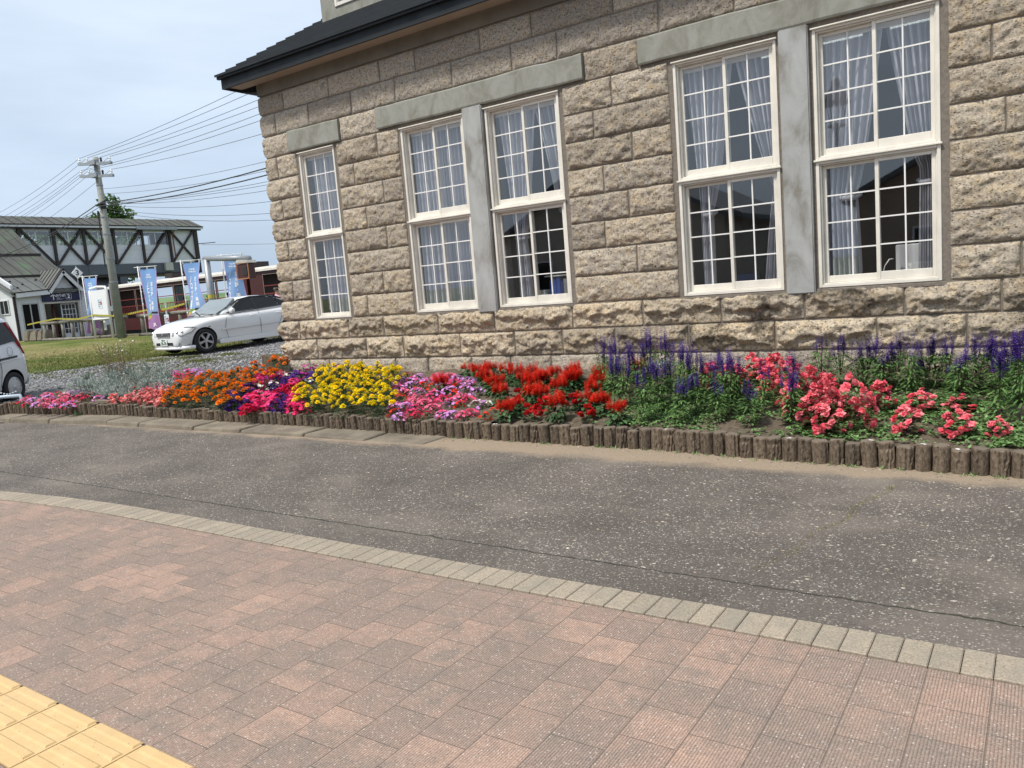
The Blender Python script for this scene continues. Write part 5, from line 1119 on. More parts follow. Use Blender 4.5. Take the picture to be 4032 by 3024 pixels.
def loft(st,mat,cutters,name,parent,sub=2,cmat=None):
    """st: list of (x,[ (y,z)... ] bottom centre -> top centre) half sections; mirrored"""
    n=len(st[0][1]); V=[];ring=[]
    for x,pr in st:
        full=[(x+(p[2] if len(p)>2 else 0),p[0],p[1]) for p in pr]+[(x+(p[2] if len(p)>2 else 0),-p[0],p[1]) for p in reversed(pr[1:-1])]
        V+=full; ring.append(len(full))
    m=ring[0]; F=[]
    for i in range(len(st)-1):
        for j in range(m): F.append((i*m+j,i*m+(j+1)%m,(i+1)*m+(j+1)%m,(i+1)*m+j))
    F.append(tuple(reversed(range(m)))); k=(len(st)-1)*m; F.append(tuple(range(k,k+m)))
    mb=MB(); mb.add(V,F); o=mb.obj(name,[mat,cmat or M['blackp']],parent,smooth=True,fix=True)
    s=o.modifiers.new('s','SUBSURF'); s.levels=sub; s.render_levels=sub
    cs=[]
    for cx,cz,cr,y0,y1 in cutters:
        c=MB(); c.lathe([(cr,y0),(cr,y1)],32,(0,0,0),Matrix.Translation((cx,0,cz))@Matrix.Rotation(R(-90),4,'X')); co=c.obj('cut',[M['blackp'],M['blackp']],None,fix=True); co.data.materials[0]=M['blackp']
        b=o.modifiers.new('b','BOOLEAN'); b.operation='DIFFERENCE'; b.object=co; b.solver='EXACT'; b.material_mode='TRANSFER'; cs.append(co)
    pr_=o.parent; o.parent=None; me=evaluated(o); o.parent=pr_
    for q in list(o.modifiers): o.modifiers.remove(q)
    o.data=me
    for c in cs: bpy.data.objects.remove(c)
    me.set_sharp_from_angle(angle=R(38)) if hasattr(me,'set_sharp_from_angle') else None
    return o
def wheel(parent,x,y,r,side,spokes,style=0,w=.2):
    o=MB(); mt=Matrix.Translation((x,y,r))@Matrix.Rotation(R(-90*side),4,'X')
    o.lathe([(r*.62,-w/2),(r*.9,-w/2),(r*.985,-w*.42),(r,-w*.3),(r,w*.3),(r*.985,w*.42),(r*.93,w/2),(r*.70,w/2-.004),(r*.66,w/2-.03),(r*.62,-w/2)],40,(0,0,0),mt,cap=False)
    wo=o.obj('wheel',M['rubber'],parent,smooth=True,fix=True)
    d=MB(); d.lathe([(r*.66,-.03),(r*.66,w/2-.022),(r*.635,w/2-.015),(r*.61,w/2-.03),(r*.60,w*.1),(.01,w*.08)],36,(0,0,0),mt); d.obj('rim_barrel',M['blackp' if style==0 else 'blackp'],wo,smooth=True,fix=True)
    s=MB(); s.lathe([(r*.672,w/2-.024),(r*.67,w/2-.012),(r*.625,w/2-.010),(r*.62,w/2-.03)],36,(0,0,0),mt,cap=False); s.lathe([(r*.17,w/2-.035),(r*.16,w/2-.008),(.012,w/2-.004)],18,(0,0,0),mt)
    for i in range(spokes):
        a=2*math.pi*i/spokes+.3; wd=(.30 if i%2==0 else .17) if style else .26
        ca,sa=math.cos(a),math.sin(a)
        def P(rr,ww,z): return mt@Vector((rr*r*ca-ww*r*sa,rr*r*sa+ww*r*ca,z))
        s.add([P(.12,-wd*.28,w/2-.012),P(.12,wd*.28,w/2-.012),P(.63,wd*(.62 if style else .40),w/2-.018),P(.63,-wd*(.62 if style else .40),w/2-.018),
               P(.12,-wd*.28,w/2-.05),P(.12,wd*.28,w/2-.05),P(.63,wd*(.62 if style else .40),w/2-.05),P(.63,-wd*(.62 if style else .40),w/2-.05)],
              [(0,1,2,3),(7,6,5,4),(0,4,5,1),(1,5,6,2),(2,6,7,3),(3,7,4,0)])
    s.obj('rim',M['alloy'],wo,fix=True)
    if not style:
        n=MB()
        for i in range(5):
            a=2*math.pi*i/5+.9; c=mt@Vector((.16*r*1.3*math.cos(a),.16*r*1.3*math.sin(a),w/2-.006)); n.lathe([(.011,-.01),(.009,.006)],6,(0,0,0),Matrix.Translation(c)@Matrix.Rotation(R(-90*side),4,'X'))
        n.obj('wheel_nuts',M['blackp'],wo)
    return wo
def poly(pts,mat,name,parent,th=.004,nrm=None):
    """thin panel following given 3d outline (fan around its centre), given thickness along nrm"""
    P=[Vector(p) for p in pts]; nrm=Vector(nrm) if nrm else (P[1]-P[0]).cross(P[2]-P[0]); nrm.normalize(); n=len(P)
    mb=MB(); c=sum(P,Vector())/n
    mb.add([p+nrm*th for p in P]+[p-nrm*.03 for p in P]+[c+nrm*th],[(i,(i+1)%n,2*n) for i in range(n)]+[(i,i+n,(i+1)%n+n,(i+1)%n) for i in range(n)])
    return mb.obj(name,mat,parent)
sd_=thing('sedan','white four-door sedan parked on gravel at the building corner','car',(-11.78,5.72,0))
# lower body sections, x forward
def sec(zb,ws,zm,wm,zs,wsh,zt,wt=None): return [(0,zb),(ws*.7,zb),(ws,zb+.03),(wm,zm),(wm*.995,zs-.10),(wsh,zs),((wt or wsh*.75),zt-.008),(0,zt)]
ST=[(2.13,sec(.24,.45,.40,.52,.56,.48,.60)),(2.09,sec(.20,.60,.40,.68,.62,.60,.655)),(1.95,sec(.17,.70,.42,.80,.70,.70,.73)),(1.7,sec(.17,.76,.45,.845,.78,.76,.80)),(1.35,sec(.18,.78,.5,.86,.85,.80,.875)),
    (.95,sec(.18,.79,.5,.862,.90,.80,.935)),(.6,sec(.18,.80,.5,.862,.925,.80,.965)),(0,sec(.18,.80,.5,.862,.95,.79,.98)),(-.8,sec(.18,.80,.5,.862,.975,.785,1.0)),(-1.3,sec(.18,.79,.52,.862,1.0,.78,1.03)),
    (-1.7,sec(.2,.77,.55,.855,1.01,.76,1.05)),(-2.0,sec(.24,.74,.55,.83,1.0,.72,1.05)),(-2.2,sec(.28,.66,.55,.74,.95,.66,1.03)),(-2.25,sec(.34,.6,.55,.66,.90,.60,.98))]
ST=[((x if x<1.4 else 1.4+(x-1.4)*.84),p) for x,p in ST]
loft(ST,M['carw'],[(1.33,.315,.355,-1.2,-.58),(1.33,.315,.355,.58,1.2),(-1.34,.315,.355,-1.2,-.58),(-1.34,.315,.355,.58,1.2)],'body',sd_)
GH=[(.86,[(0,.90),(.70,.90),(.72,.93),(.70,.945),(.5,.95),(0,.955)]),(.48,[(0,.90),(.72,.92),(.735,.97),(.655,1.13),(.50,1.155),(0,1.17)]),(.08,[(0,.92),(.73,.94),(.735,1.0),(.60,1.335),(.47,1.37),(0,1.385)]),(-.45,[(0,.92),(.73,.94),(.735,1.0),(.585,1.365),(.46,1.40),(0,1.415)]),
    (-1.0,[(0,.92),(.73,.95),(.735,1.0),(.58,1.34),(.45,1.375),(0,1.39)]),(-1.45,[(0,.95),(.71,.98),(.715,1.02),(.60,1.19),(.47,1.22),(0,1.235)]),(-1.85,[(0,.96),(.66,.98),(.66,1.01),(.62,1.045),(.45,1.05),(0,1.055)])]
loft(GH,M['carw'],[],'roof',sd_,sub=2)
for s in (1,-1):
    def S(x,z): # point on the glasshouse side
        k=(z-.98)/(1.345-.98); return (x,s*(.742-.145*k),z)
    fr=[S(.50,1.0),S(-.34,1.02),S(-.30,1.325),S(-.02,1.31),S(.16,1.235)]; rr_=[S(-.40,1.022),S(-1.12,1.05),S(-1.06,1.285),S(-.80,1.325),S(-.36,1.328)]; qt=[S(-1.155,1.052),S(-1.50,1.085),S(-1.27,1.20),S(-1.10,1.27)]
    nn=(0,s,.35)
    poly(fr if s>0 else fr[::-1],M['tint'],'front_door_window',sd_,.012,nn); poly(rr_ if s>0 else rr_[::-1],M['tint'],'rear_door_window',sd_,.012,nn); poly(qt if s>0 else qt[::-1],M['tint'],'quarter_window',sd_,.012,nn)
    v_=MB(); v_.tube([S(.36,1.16),S(.12,1.29),S(-.30,1.352),S(-.85,1.35),S(-1.15,1.27)],[.016,.024,.024,.022,.014],6); v_.obj('window_visor',M['blackp'],sd_)
    v_=MB(); v_.bar(S(-.37,1.02),S(-.33,1.33),.09,.035,up=(0,s,.3)); v_.obj('door_pillar',M['blackp'],sd_)
    v_=MB(); v_.tube([(.58,s*.765,.985),(-.3,s*.765,1.005),(-1.5,s*.74,1.07)],.011,5); v_.obj('window_trim',M['blackp'],sd_)
    # door gaps as fine dark seams, moulding, handles, skirt, mirror, lamp
    v_=MB(); v_.tube([(.66,s*.862,.86),(.72,s*.868,.60),(.66,s*.86,.30)],.005,4); v_.tube([(-.37,s*.80,.98),(-.38,s*.868,.70),(-.37,s*.864,.28)],.005,4); v_.tube([(-1.23,s*.80,1.0),(-1.12,s*.868,.78),(-.98,s*.864,.50)],.005,4); v_.tube([(-.37,s*.864,.285),(.66,s*.864,.285)],.005,4)
    v_.tube([(1.05,s*.868,.60),(1.62,s*.84,.62)],.0,4) if 0 else None
    v_.obj('door_seams',M['blackp'],sd_)
    v_=MB(); v_.bar((.86,s*.872,.56),(-.36,s*.874,.585),.018,.035); v_.obj('side_moulding',M['carw'],sd_); v_=MB(); v_.bar((-.39,s*.874,.586),(-1.02,s*.872,.60),.018,.035); v_.obj('side_moulding',M['carw'],sd_)
    for hx in (-.16,-1.02): v_=MB(); v_.tube([(hx+.09,s*.868,.855),(hx+.06,s*.895,.857),(hx-.06,s*.895,.86),(hx-.09,s*.866,.862)],.012,6); v_.obj('door_handle',M['carw'],sd_,smooth=True)
    v_=MB(); v_.prism([(.94,.19),(-.92,.19),(-.98,.30),(-.90,.335),(.85,.315),(.96,.29)],s*.80,s*.888,axis=1); bevel(v_.obj('side_skirt',M['carw'],sd_,fix=True).data,.015,2)
    mm=MB(); mm.lathe([(.02,-.085),(.065,-.075),(.078,0),(.068,.07),(.02,.085)],14,(0,0,0),Matrix.Translation((.50,s*.90,1.03))@Matrix.Rotation(R(90),4,'X')@Matrix.Scale(.75,4,(1,0,0))); mo=mm.obj('mirror',M['carw'],sd_,smooth=True)
    mm=MB(); mm.bar((.50,s*.74,.985),(.50,s*.84,1.0),.05,.03); mm.obj('mirror_arm',M['blackp'],mo)
    # head lamp wraps the corner
    hl=MB(); hl.add([(1.975,s*.43,.60),(1.99,s*.39,.49),(1.925,s*.74,.49),(1.68,s*.845,.575),(1.54,s*.84,.69),(1.76,s*.72,.72)],[(0,1,2,3,4,5)] if s<0 else [(5,4,3,2,1,0)])
    me=hl.mesh('head_lamp',M['headl']); bm=bmesh.new(); bm.from_mesh(me)
    for v in bm.verts: v.co+=Vector((.030,s*.028,.012))
    g_=bmesh.ops.extrude_face_region(bm,geom=bm.faces[:]); 
    for e in g_['geom']:
        if isinstance(e,bmesh.types.BMVert): e.co-=Vector((.09,s*.07,.01))
    bmesh.ops.recalc_face_normals(bm,faces=bm.faces); bm.to_mesh(me); bm.free(); bevel(me,.01,2); hlo=link('head_lamp',me,sd_)
    for q in ((2.0,.60,.595,.045),(1.93,.71,.60,.04)):
        b=MB(); b.lathe([(q[3],-.01),(q[3]*.8,.02),(.01,.03)],12,(0,0,0),Matrix.Translation((q[0]-.04,s*q[1],q[2]))@Matrix.Rotation(R(80),4,'Y')); b.obj('lamp_bulb',M['chrome'],hlo,smooth=True)
    b=MB(); b.lathe([(.055,-.02),(.05,.012),(.01,.015)],14,(0,0,0),Matrix.Translation((1.96,s*.60,.315))@Matrix.Rotation(R(80),4,'Y')); b.obj('fog_lamp',M['headl'],sd_)
    b=MB(); b.box(1.16,1.22,s*.86-.012,s*.86+.012,.66,.685); b.obj('side_indicator',M['headl'],sd_)
    wheel(sd_,1.33,s*.765,.315,s,5); wheel(sd_,-1.34,s*.765,.315,s,5)
ws_=[(.80,-.64,.965),(.80,.64,.965),(.50,.67,1.12),(.17,.575,1.335),(.17,-.575,1.335),(.50,-.67,1.12)]
poly([ws_[0],ws_[1],ws_[2],ws_[3],ws_[4],ws_[5]],M['wscreen'],'windscreen',sd_,.025,(.55,0,.85))
poly([(-1.80,.58,1.06),(-1.80,-.58,1.06),(-1.12,-.52,1.345),(-1.12,.52,1.345)],M['tint'],'rear_window',sd_,.02,(-.4,0,.9))
w_=MB(); w_.bar((.90,.6,.965),(.86,-.02,1.0),.02,.015); w_.bar((.90,.0,.965),(.72,-.5,1.06),.02,.015); w_.bar((.92,-.66,.95),(.92,.66,.95),.05,.02); w_.obj('wiper',M['blackp'],sd_)
g_=MB(); g_.prism([(-.30,.50),(.30,.50),(.33,.60),(-.33,.60)],1.98,2.03,axis=0); gro_=g_.obj('grille',M['blackp'],sd_)
g_=MB()
for k in range(4): g_.box(2.031,2.043,-.31,.31,.505+.026*k,.516+.026*k)
g_.lathe([(.03,0),(.025,.012)],10,(0,0,0),Matrix.Translation((2.041,0,.552))@Matrix.Rotation(R(90),4,'Y')); g_.obj('grille_bars',M['chrome'],gro_)
g_=MB(); g_.prism([(-.42,.27),(.42,.27),(.40,.345),(-.40,.345)],1.96,2.01,axis=0); g_.obj('air_intake',M['blackp'],sd_)
g_=MB(); pts=[(1.62,.84),(1.80,.79),(1.91,.67),(1.97,.42),(1.99,0)]
V=[]
for sx in (1,):
    full=[(a,b) for a,b in pts]+[(a,-b) for a,b in reversed(pts[:-1])]
    for a,b in full: V+=[(a,b,.15),(a+.03,b*1.01,.16),(a+.015,b*1.005,.225),(a-.04,b*.97,.24)]
g_.add(V,[(i*4+k,(i+1)*4+k,(i+1)*4+k+1,i*4+k+1) for i in range(len(full)-1) for k in range(3)]); g_.obj('front_spoiler',M['carw'],sd_,smooth=True,fix=True)
pl_=MB().box(2.02,2.03,-.165,.165,.27,.435).obj('number_plate',M['plate'],sd_); pl_.location=(0,-.0,0)
place_text(text_mesh('30-76',.115,M['plateg'],weight=.002),(2.033,0,.325),(0,1,0),(0,0,1),pl_); place_text(text_mesh('旭川 301',.045,M['plateg'],weight=.001),(2.033,0,.405),(0,1,0),(0,0,1),pl_)
g_=MB(); g_.box(1.55,2.0,-.004,.004,0,0) if 0 else None
sd_.rotation_euler=(0,R(.6),R(-93)); sd_.location=(-11.78,5.70,.365)
# ---- minivan at the left edge of the picture
vn_=thing('minivan','silver-white minivan at the left edge, seen from its rear side with a red tail lamp','car')
def vsec(zb,ws,wm,zs,wsh,zt,wt): return [(0,zb),(ws*.8,zb),(ws,zb+.04),(wm,.55),(wm,.90),(wsh,zs),(wt,zt-.06),(wt*.85,zt),(0,zt+.01)]
VS=[(1.88,vsec(.25,.6,.68,.80,.66,.86,.6)),(1.80,vsec(.2,.7,.80,.92,.74,.98,.66)),(1.45,vsec(.18,.78,.83,1.0,.78,1.10,.7)),(1.2,vsec(.18,.8,.835,1.02,.79,1.22,.68)),(.72,vsec(.18,.8,.835,1.05,.79,1.64,.62)),(.3,vsec(.18,.8,.835,1.05,.79,1.70,.64)),
    (-.6,vsec(.18,.8,.835,1.06,.79,1.72,.64)),(-1.3,vsec(.2,.8,.835,1.08,.79,1.70,.63)),(-1.62,vsec(.22,.78,.825,1.1,.77,1.66,.62)),(-1.76,vsec(.26,.75,.79,1.08,.74,1.58,.60)),(-1.83,vsec(.32,.70,.74,1.0,.70,1.45,.58))]
loft(VS,M['vanw'],[(1.22,.29,.345,-1.2,-.55),(1.22,.29,.345,.55,1.2),(-1.27,.29,.345,-1.2,-.55),(-1.27,.29,.345,.55,1.2)],'body',vn_)
def VSd(x,z,s,o=0): k=max(0,(z-1.06)/(1.64-1.06)); return (x,s*(.795-.15*k+o),z)
for s in (1,-1):
    f=lambda L_: L_ if s>0 else L_[::-1]
    poly(f([VSd(.95,1.10,s),VSd(.05,1.10,s),VSd(.05,1.52,s),VSd(.62,1.52,s)]),M['tint'],'front_door_window',vn_,.014,(0,s,.25))
    poly(f([VSd(-.02,1.10,s),VSd(-.95,1.12,s),VSd(-.95,1.54,s),VSd(-.02,1.54,s)]),M['tint'],'sliding_door_window',vn_,.014,(0,s,.25))
    poly(f([VSd(-1.0,1.12,s),VSd(-1.60,1.16,s),VSd(-1.44,1.54,s),VSd(-1.0,1.54,s)]),M['tint'],'quarter_window',vn_,.014,(0,s,.25))
    poly(f([(-1.64,s*.775,1.13),(-1.80,s*.70,1.02),(-1.82,s*.695,.80),(-1.70,s*.80,.90),(-1.615,s*.80,1.08),(-1.50,s*.68,1.54),(-1.56,s*.665,1.54)]),M['tail'],'tail_lamp',vn_,.02,(-.5,s,.1))
    v_=MB(); v_.bar((-.35,s*.842,.86),(-1.45,s*.842,.865),.012,.035); v_.obj('door_rail',M['blackp'],vn_)
    v_=MB(); v_.tube([(-.35,s*.842,.81),(-1.0,s*.845,.815),(-1.55,s*.835,.825)],.012,6); v_.obj('rail_ledge',M['vanw'],vn_)
    v_=MB(); v_.tube([(-1.28+.075*math.cos(a),s*.838,.985+.085*math.sin(a)) for a in [2*math.pi*i/24 for i in range(25)]],.0035,4); v_.obj('fuel_lid_seam',M['blackp'],vn_)
    v_=MB(); v_.tube([(-.02,s*.842,1.0),(-.02,s*.845,.35)],.005,4); v_.tube([(-.98,s*.842,1.05),(-.96,s*.846,.66),(-.86,s*.846,.34)],.005,4); v_.obj('door_seams',M['blackp'],vn_)
    wheel(vn_,1.22,s*.735,.29,s,12,1,.18); wheel(vn_,-1.27,s*.735,.29,s,12,1,.18)
poly([(-1.80,-.55,1.12),(-1.80,.55,1.12),(-1.66,.52,1.55),(-1.66,-.52,1.55)][::-1],M['tint'],'rear_window',vn_,.03,(-1,0,.2))
g_=MB(); g_.box(1.80,1.885,-.48,.48,.62,.74); g_.box(1.80,1.89,-.62,.62,.33,.50); g_.obj('grille',M['blackp'],vn_)
for s in (1,-1):
    b_=MB().box(1.66,1.84,s*.56-.13,s*.56+.13,.74,.90); bevel(b_.obj('head_lamp',M['headl'],vn_).data,.05,3)
b_=MB().box(1.70,1.87,-.76,.76,.24,.60); bevel(b_.obj('front_bumper',M['vanw'],vn_).data,.06,3)
b_=MB().box(1.886,1.896,-.165,.165,.40,.565).obj('number_plate',M['plate'],vn_)
poly([(1.14,-.60,1.18),(1.14,.60,1.18),(.76,.52,1.60),(.76,-.52,1.60)],M['wscreen'],'windscreen',vn_,.03,(1,0,.7))
v_=MB(); v_.prism([(.26,-.70),(.26,.70),(.50,.78),(.50,-.78)],-1.95,-1.78,axis=0) if 0 else v_.box(-1.90,-1.75,-.74,.74,.26,.52); bevel(v_.obj('rear_bumper',M['vanw'],vn_).data,.05,3)
vn_.rotation_euler=(R(0),R(3.0),math.atan2(-.855,.518)+R(0))
vn_.location=(0,0,0)
# put the rear near-side wheel where it stands
mw=vn_.matrix_basis@Vector((-1.27,.735*(1),.29)); mw2=vn_.matrix_basis@Vector((-1.27,-.735,.29))
near=mw if (mw-CAM).length<(mw2-CAM).length else mw2
vn_.location=(-9.45-near.x,-1.1-near.y,.285-near.z)
# low pale pipe barrier at the end of the bed
M['bluepipe']=simple('pale_blue_paint',(.42,.50,.58),.35,.1,8,.05)
o=thing('pipe_barrier','low pale blue steel pipe with a chain, beside the van wheel at the far left','barrier',(-7.4,-2.05,0))
m=MB(); m.tube([(-1.6,-.75,.26),(-.4,-.10,.27),(.12,.16,.28),(.14,.17,.2),(.14,.17,0)],.03,10); m.obj('pipe',M['bluepipe'],o,smooth=True)
m=MB()
for k in range(9): m.lathe([(.012,-.012),(.02,0),(.012,.012)],6,(-.35+.045*k,-.07+.027*k,.335+.02*math.sin(k*.9)))
m.obj('chain',M['chrome'],o); MB().box(.0,.2,.12,.22,0,.05).obj('foot',M['blackp'],o)
# ================================================================ BACKGROUND: station, bridge, train
M['wconc']=simple('pole_concrete',(.25,.26,.24),.85,.14,5,.3)
M['steelg']=simple('galvanised_steel',(.30,.32,.34),.45,.1,6,.1,metal=.3)
M['wwall']=simple('white_siding',(.60,.62,.64),.7,.04,2,0)
M['dark']=simple('dark_brown_timber',(.028,.018,.018),.6,.15,5,.1)
M['girder']=simple('slate_grey_girder',(.075,.088,.105),.5,.08,1,0)
t=NT('old_green_roof'); v=t.coord(world=True); M['groof']=t.done(t.ramp(t.noise(t.coord((.5,1,1),world=True),.8,5,.65),[(.35,(.055,.055,.05)),(.56,(.075,.078,.065)),(.68,(.07,.12,.06)),(.78,(.09,.15,.08))]),.75)
t=NT('zinc_roof'); M['zroof']=t.done(t.ramp(t.noise(t.coord(world=True),1.2,5),[(.35,(.085,.09,.082)),(.65,(.125,.13,.115))]),.5)
M['navy']=simple('navy_sign',(.008,.012,.055),.4,.05,2,0); M['ink']=simple('black_ink',(.02,.02,.02),.6,0,2,0); M['bluei']=simple('blue_ink',(.12,.22,.38),.6,0,2,0); M['redi']=simple('red_ink',(.5,.02,.04),.6,0,2,0)
M['clapb']=M['wwall']
def siding(x,y0,y1,z0,z1,step,parent,mat,name='siding',ax=0,th=.03,sgn=1):
    """lapped boards on a wall facing +x (ax 0) or -y (ax 1)"""
    mb=MB(); z=z0
    while z<z1-.01:
        zz=min(z+step,z1)
        if ax==0: mb.add([(x+th,y0,z),(x+th,y1,z),(x+th*.4,y1,zz),(x+th*.4,y0,zz),(x,y0,z),(x,y1,z)],[(0,1,2,3),(0,4,5,1)])
        else: mb.add([(y0,x-th,z),(y1,x-th,z),(y1,x-th*.4,zz),(y0,x-th*.4,zz),(y0,x,z),(y1,x,z)],[(0,1,2,3),(0,4,5,1)])
        z=zz
    return mb.obj(name,mat,parent)
# ---- covered footbridge, side at x=-47
fb=thing('footbridge','covered white footbridge with dark crossed timbers spanning the railway','footbridge',(0,0,0))
BX=-47.; Y0=8.6; Y1=28.95; W_=2.6
posts=[12.4,14.4,16.31,18.43,20.41,22.5,24.6,26.75,28.87]
for nm,x in (('side_wall',BX-.10),('rear_side_wall',BX-W_)):
    mb=MB(); mb.box(x,x+.08,Y0,Y1,5.12,6.44); mb.box(x,x+.08,Y0,Y1,7.40,7.62); mb.box(x,x+.08,26.75,Y1,6.441,7.399); o=mb.obj(nm,M['wwall'],fb)
siding(BX-.02,Y0,Y1,5.15,6.44,.32,fb,M['wwall'],th=.02)
for i,y in enumerate(posts):
    MB().box(BX+.02,BX+.16,y-.08,y+.08,5.12,7.58).obj('post',M['dark'],fb)
for i in range(len(posts)-1):
    a,b=posts[i]+.1,posts[i+1]-.1; up=M['dark']
    d1=MB().bar((BX+.07,a,7.5),(BX+.07,b,5.2),.13,.13,up=(1,0,0)); d2=MB().bar((BX+.09,a,5.2),(BX+.09,b,7.5),.13,.13,up=(1,0,0))
    both={2:(1,0),3:(1,1),4:(1,1),5:(0,1),6:(0,1),7:(1,1),1:(1,0),0:(1,0)}[i]
    if both[0]: d1.obj('brace',up,fb)
    if both[1]: d2.obj('brace',up,fb)
for i in range(len(posts)-2):
    a,b=posts[i]+.08,posts[i+1]-.08
    for x in (BX-.06,BX-W_+.04):
        mb=MB(); frame_rect_y=[(a,a+.03),(b-.03,b),((a+b)/2-.03,(a+b)/2+.03),(a+(b-a)*.3-.012,a+(b-a)*.3+.012)]
        for q0,q1 in frame_rect_y: mb.box(x,x+.04,q0,q1,6.45,7.39)
        mb.box(x,x+.04,a,b,6.445,6.475); mb.box(x,x+.04,a,b,7.365,7.395)
        wo=mb.obj('window',M['alloy'],fb)
        p=MB(); p.add([(x+.02,a,6.48),(x+.02,b,6.48),(x+.02,b,7.36),(x+.02,a,7.36)],[(0,1,2,3)]); p.obj('glass_pane',M['glass'],wo)
mb=MB(); mb.box(BX-W_,BX+.10,Y0,Y1+.1,4.42,5.10); mb.obj('girder',M['girder'],fb)
mb=MB(); 
for y in (13.4,16.9,20.4,24.2,27.2): mb.box(BX+.1005,BX+.106,y,y+.02,4.42,5.10)
mb.obj('girder_seams',M['blackp'],fb)
mb=MB(); mb.box(BX-W_,BX+.02,Y0,Y1,4.25,4.419); mb.obj('underside_beam',M['dark'],fb)
mb=MB(); xr=BX-W_/2; 
mb.prism([(BX+.35,7.72),(BX+.35,7.80),(xr,8.46),(BX-W_-.35,7.80),(BX-W_-.35,7.72),(xr,8.38)],Y0-.3,Y1+.55,axis=1); 
for v_i in range(len(mb.v)): pass
rf=mb.obj('roof',M['groof'],fb,fix=True)
mb=MB(); y=Y0
while y<Y1+.5: mb.bar((BX+.35,y,7.815),(xr,y,8.475),.03,.03); y+=.62
mb.obj('roof_ribs',M['dark'],rf)
MB().box(BX+.33,BX+.38,Y0-.3,Y1+.56,7.60,7.72).obj('fascia',M['wwall'],fb); MB().box(BX+.381,BX+.42,Y0-.3,Y1+.56,7.74,7.80).obj('gutter',M['dark'],fb); 
MB().box(BX+.1,BX+.3,Y0-.3,Y1+.4,7.50,7.60).obj('eave_shadow_board',M['dark'],fb)
MB().tube([(BX+.12,Y0-.3,8.28),(BX+.12,Y1,8.25)],.0) if 0 else None
MB().box(BX+.15,BX+.55,24.1,27.2,7.50,7.74).obj('cable_tray',M['steelg'],fb)
m=MB(); m.tube([(BX+.3,27.1,7.5),(BX+.28,26.9,7.2),(BX+.28,26.95,5.4)],.05,6); m.obj('drain_pipe',simple('rust_pipe',(.14,.05,.035),.7,.1,5,0),fb)
MB().box(BX+.11,BX+.35,26.0,26.6,4.55,5.12).obj('junction_box',simple('box_beige',(.42,.43,.38),.6,.05,3,0),fb)
mb=MB(); mb.box(BX-W_,BX+.02,Y1+.001,Y1+.08,5.12,7.7); mb.prism([(BX+.02,7.62),(xr,8.36),(BX-W_,7.62)],Y1+.002,Y1+.081,axis=1); mb.obj('end_wall',M['wwall'],fb)
MB().box(BX+.02,BX+.16,Y1+.0,Y1+.14,4.3,7.58).obj('post',M['dark'],fb)
for y in (22.6,28.2): MB().box(BX-W_+.3,BX-W_+.7,y,y+.5,.1,4.24).obj('pier',M['girder'],fb); MB().box(BX-.4,BX,y,y+.5,.1,4.24).obj('pier',M['girder'],fb)
# stairway tower roof at the left
# ---- station hut with entrance 2
hx=-39.
ht=thing('station_hut','small white station building with gabled entrance under a navy sign','station',(0,0,0))
mb=MB(); mb.box(hx-.15,hx,11.98,12.30,.4,3.05); mb.box(hx-.15,hx,13.22,13.42,.4,3.05); mb.box(hx-.15,hx,15.45,15.95,.4,3.05); mb.box(hx-.15,hx,12.301,13.219,.4,1.10); mb.box(hx-.15,hx,12.301,13.219,2.58,3.05); mb.box(hx-.15,hx,13.421,15.449,2.56,3.05)
mb.box(hx-5.,hx-.151,11.98,12.1,.4,3.6); mb.prism([(hx-5.,3.601),(hx-.151,3.601),(hx-5,5.6)],11.981,12.099,axis=1); mb.box(hx-5.,hx-.151,15.83,15.95,.4,3.05)
mb.obj('wall',M['wwall'],ht)
siding(hx,13.42,13.41,.4,.5,.3,ht,M['wwall']) if 0 else None
siding(hx,11.98,12.30,.6,3.05,.18,ht,M['wwall'],th=.015); siding(hx,12.30,13.22,.6,1.08,.18,ht,M['wwall'],th=.015); siding(hx,13.22,13.42,.6,3.05,.18,ht,M['wwall'],th=.015); siding(hx,15.45,15.95,.6,3.05,.18,ht,M['wwall'],th=.015)
MB().box(hx-.05,hx+.06,11.94,12.06,.45,2.98).obj('corner_post',M['dark'],ht)
# gable of the entrance
mb=MB(); mb.prism([(13.84,3.051),(15.44,3.051),(14.64,4.16)],hx-.12,hx-.01,axis=0); mb.obj('gable_wall',M['wwall'],ht)
for k in range(5): 
    pass
siding(hx-.01,14.0,15.3,3.06,3.3,.12,ht,M['wwall'],th=.012)
def rake(a,b,w=.22): return MB().bar(a,b,.06,w,up=(0,-(Vector(b)-Vector(a)).z,(Vector(b)-Vector(a)).y))
for a,b in (((hx+.30,13.74,3.10),(hx+.30,14.65,4.25)),((hx+.30,14.65,4.25),(hx+.30,15.62,3.12)),((hx+.30,15.62,3.12),(hx+.30,16.2,3.08)),((hx+.30,12.02,3.02),(hx+.30,13.74,3.12))):
    MB().bar(a,b,.07,.24,up=(0,.2,1)).obj('bargeboard',M['wwall'],ht)
    c=(a[0]+.012,a[1],a[2]+.15); d=(b[0]+.012,b[1],b[2]+.15); MB().bar(c,d,.09,.06,up=(0,.2,1)).obj('roof_edge',M['dark'],ht)
mb=MB(); yr=14.65; zr_=4.42
for (ya,za),(yb,zb) in (((13.70,3.27),(yr,zr_)),((yr,zr_),(15.66,3.27))):
    mb.add([(hx+.33,ya,za),(hx+.33,yb,zb),(hx-3.2,yb,zb),(hx-3.2,ya,za),(hx+.33,ya,za-.04),(hx+.33,yb,zb-.04),(hx-3.2,yb,zb-.04),(hx-3.2,ya,za-.04)],[(0,3,2,1),(4,5,6,7),(0,1,5,4),(2,3,7,6)])
er=mb.obj('entrance_roof',M['zroof'],ht,fix=True)
mb=MB()
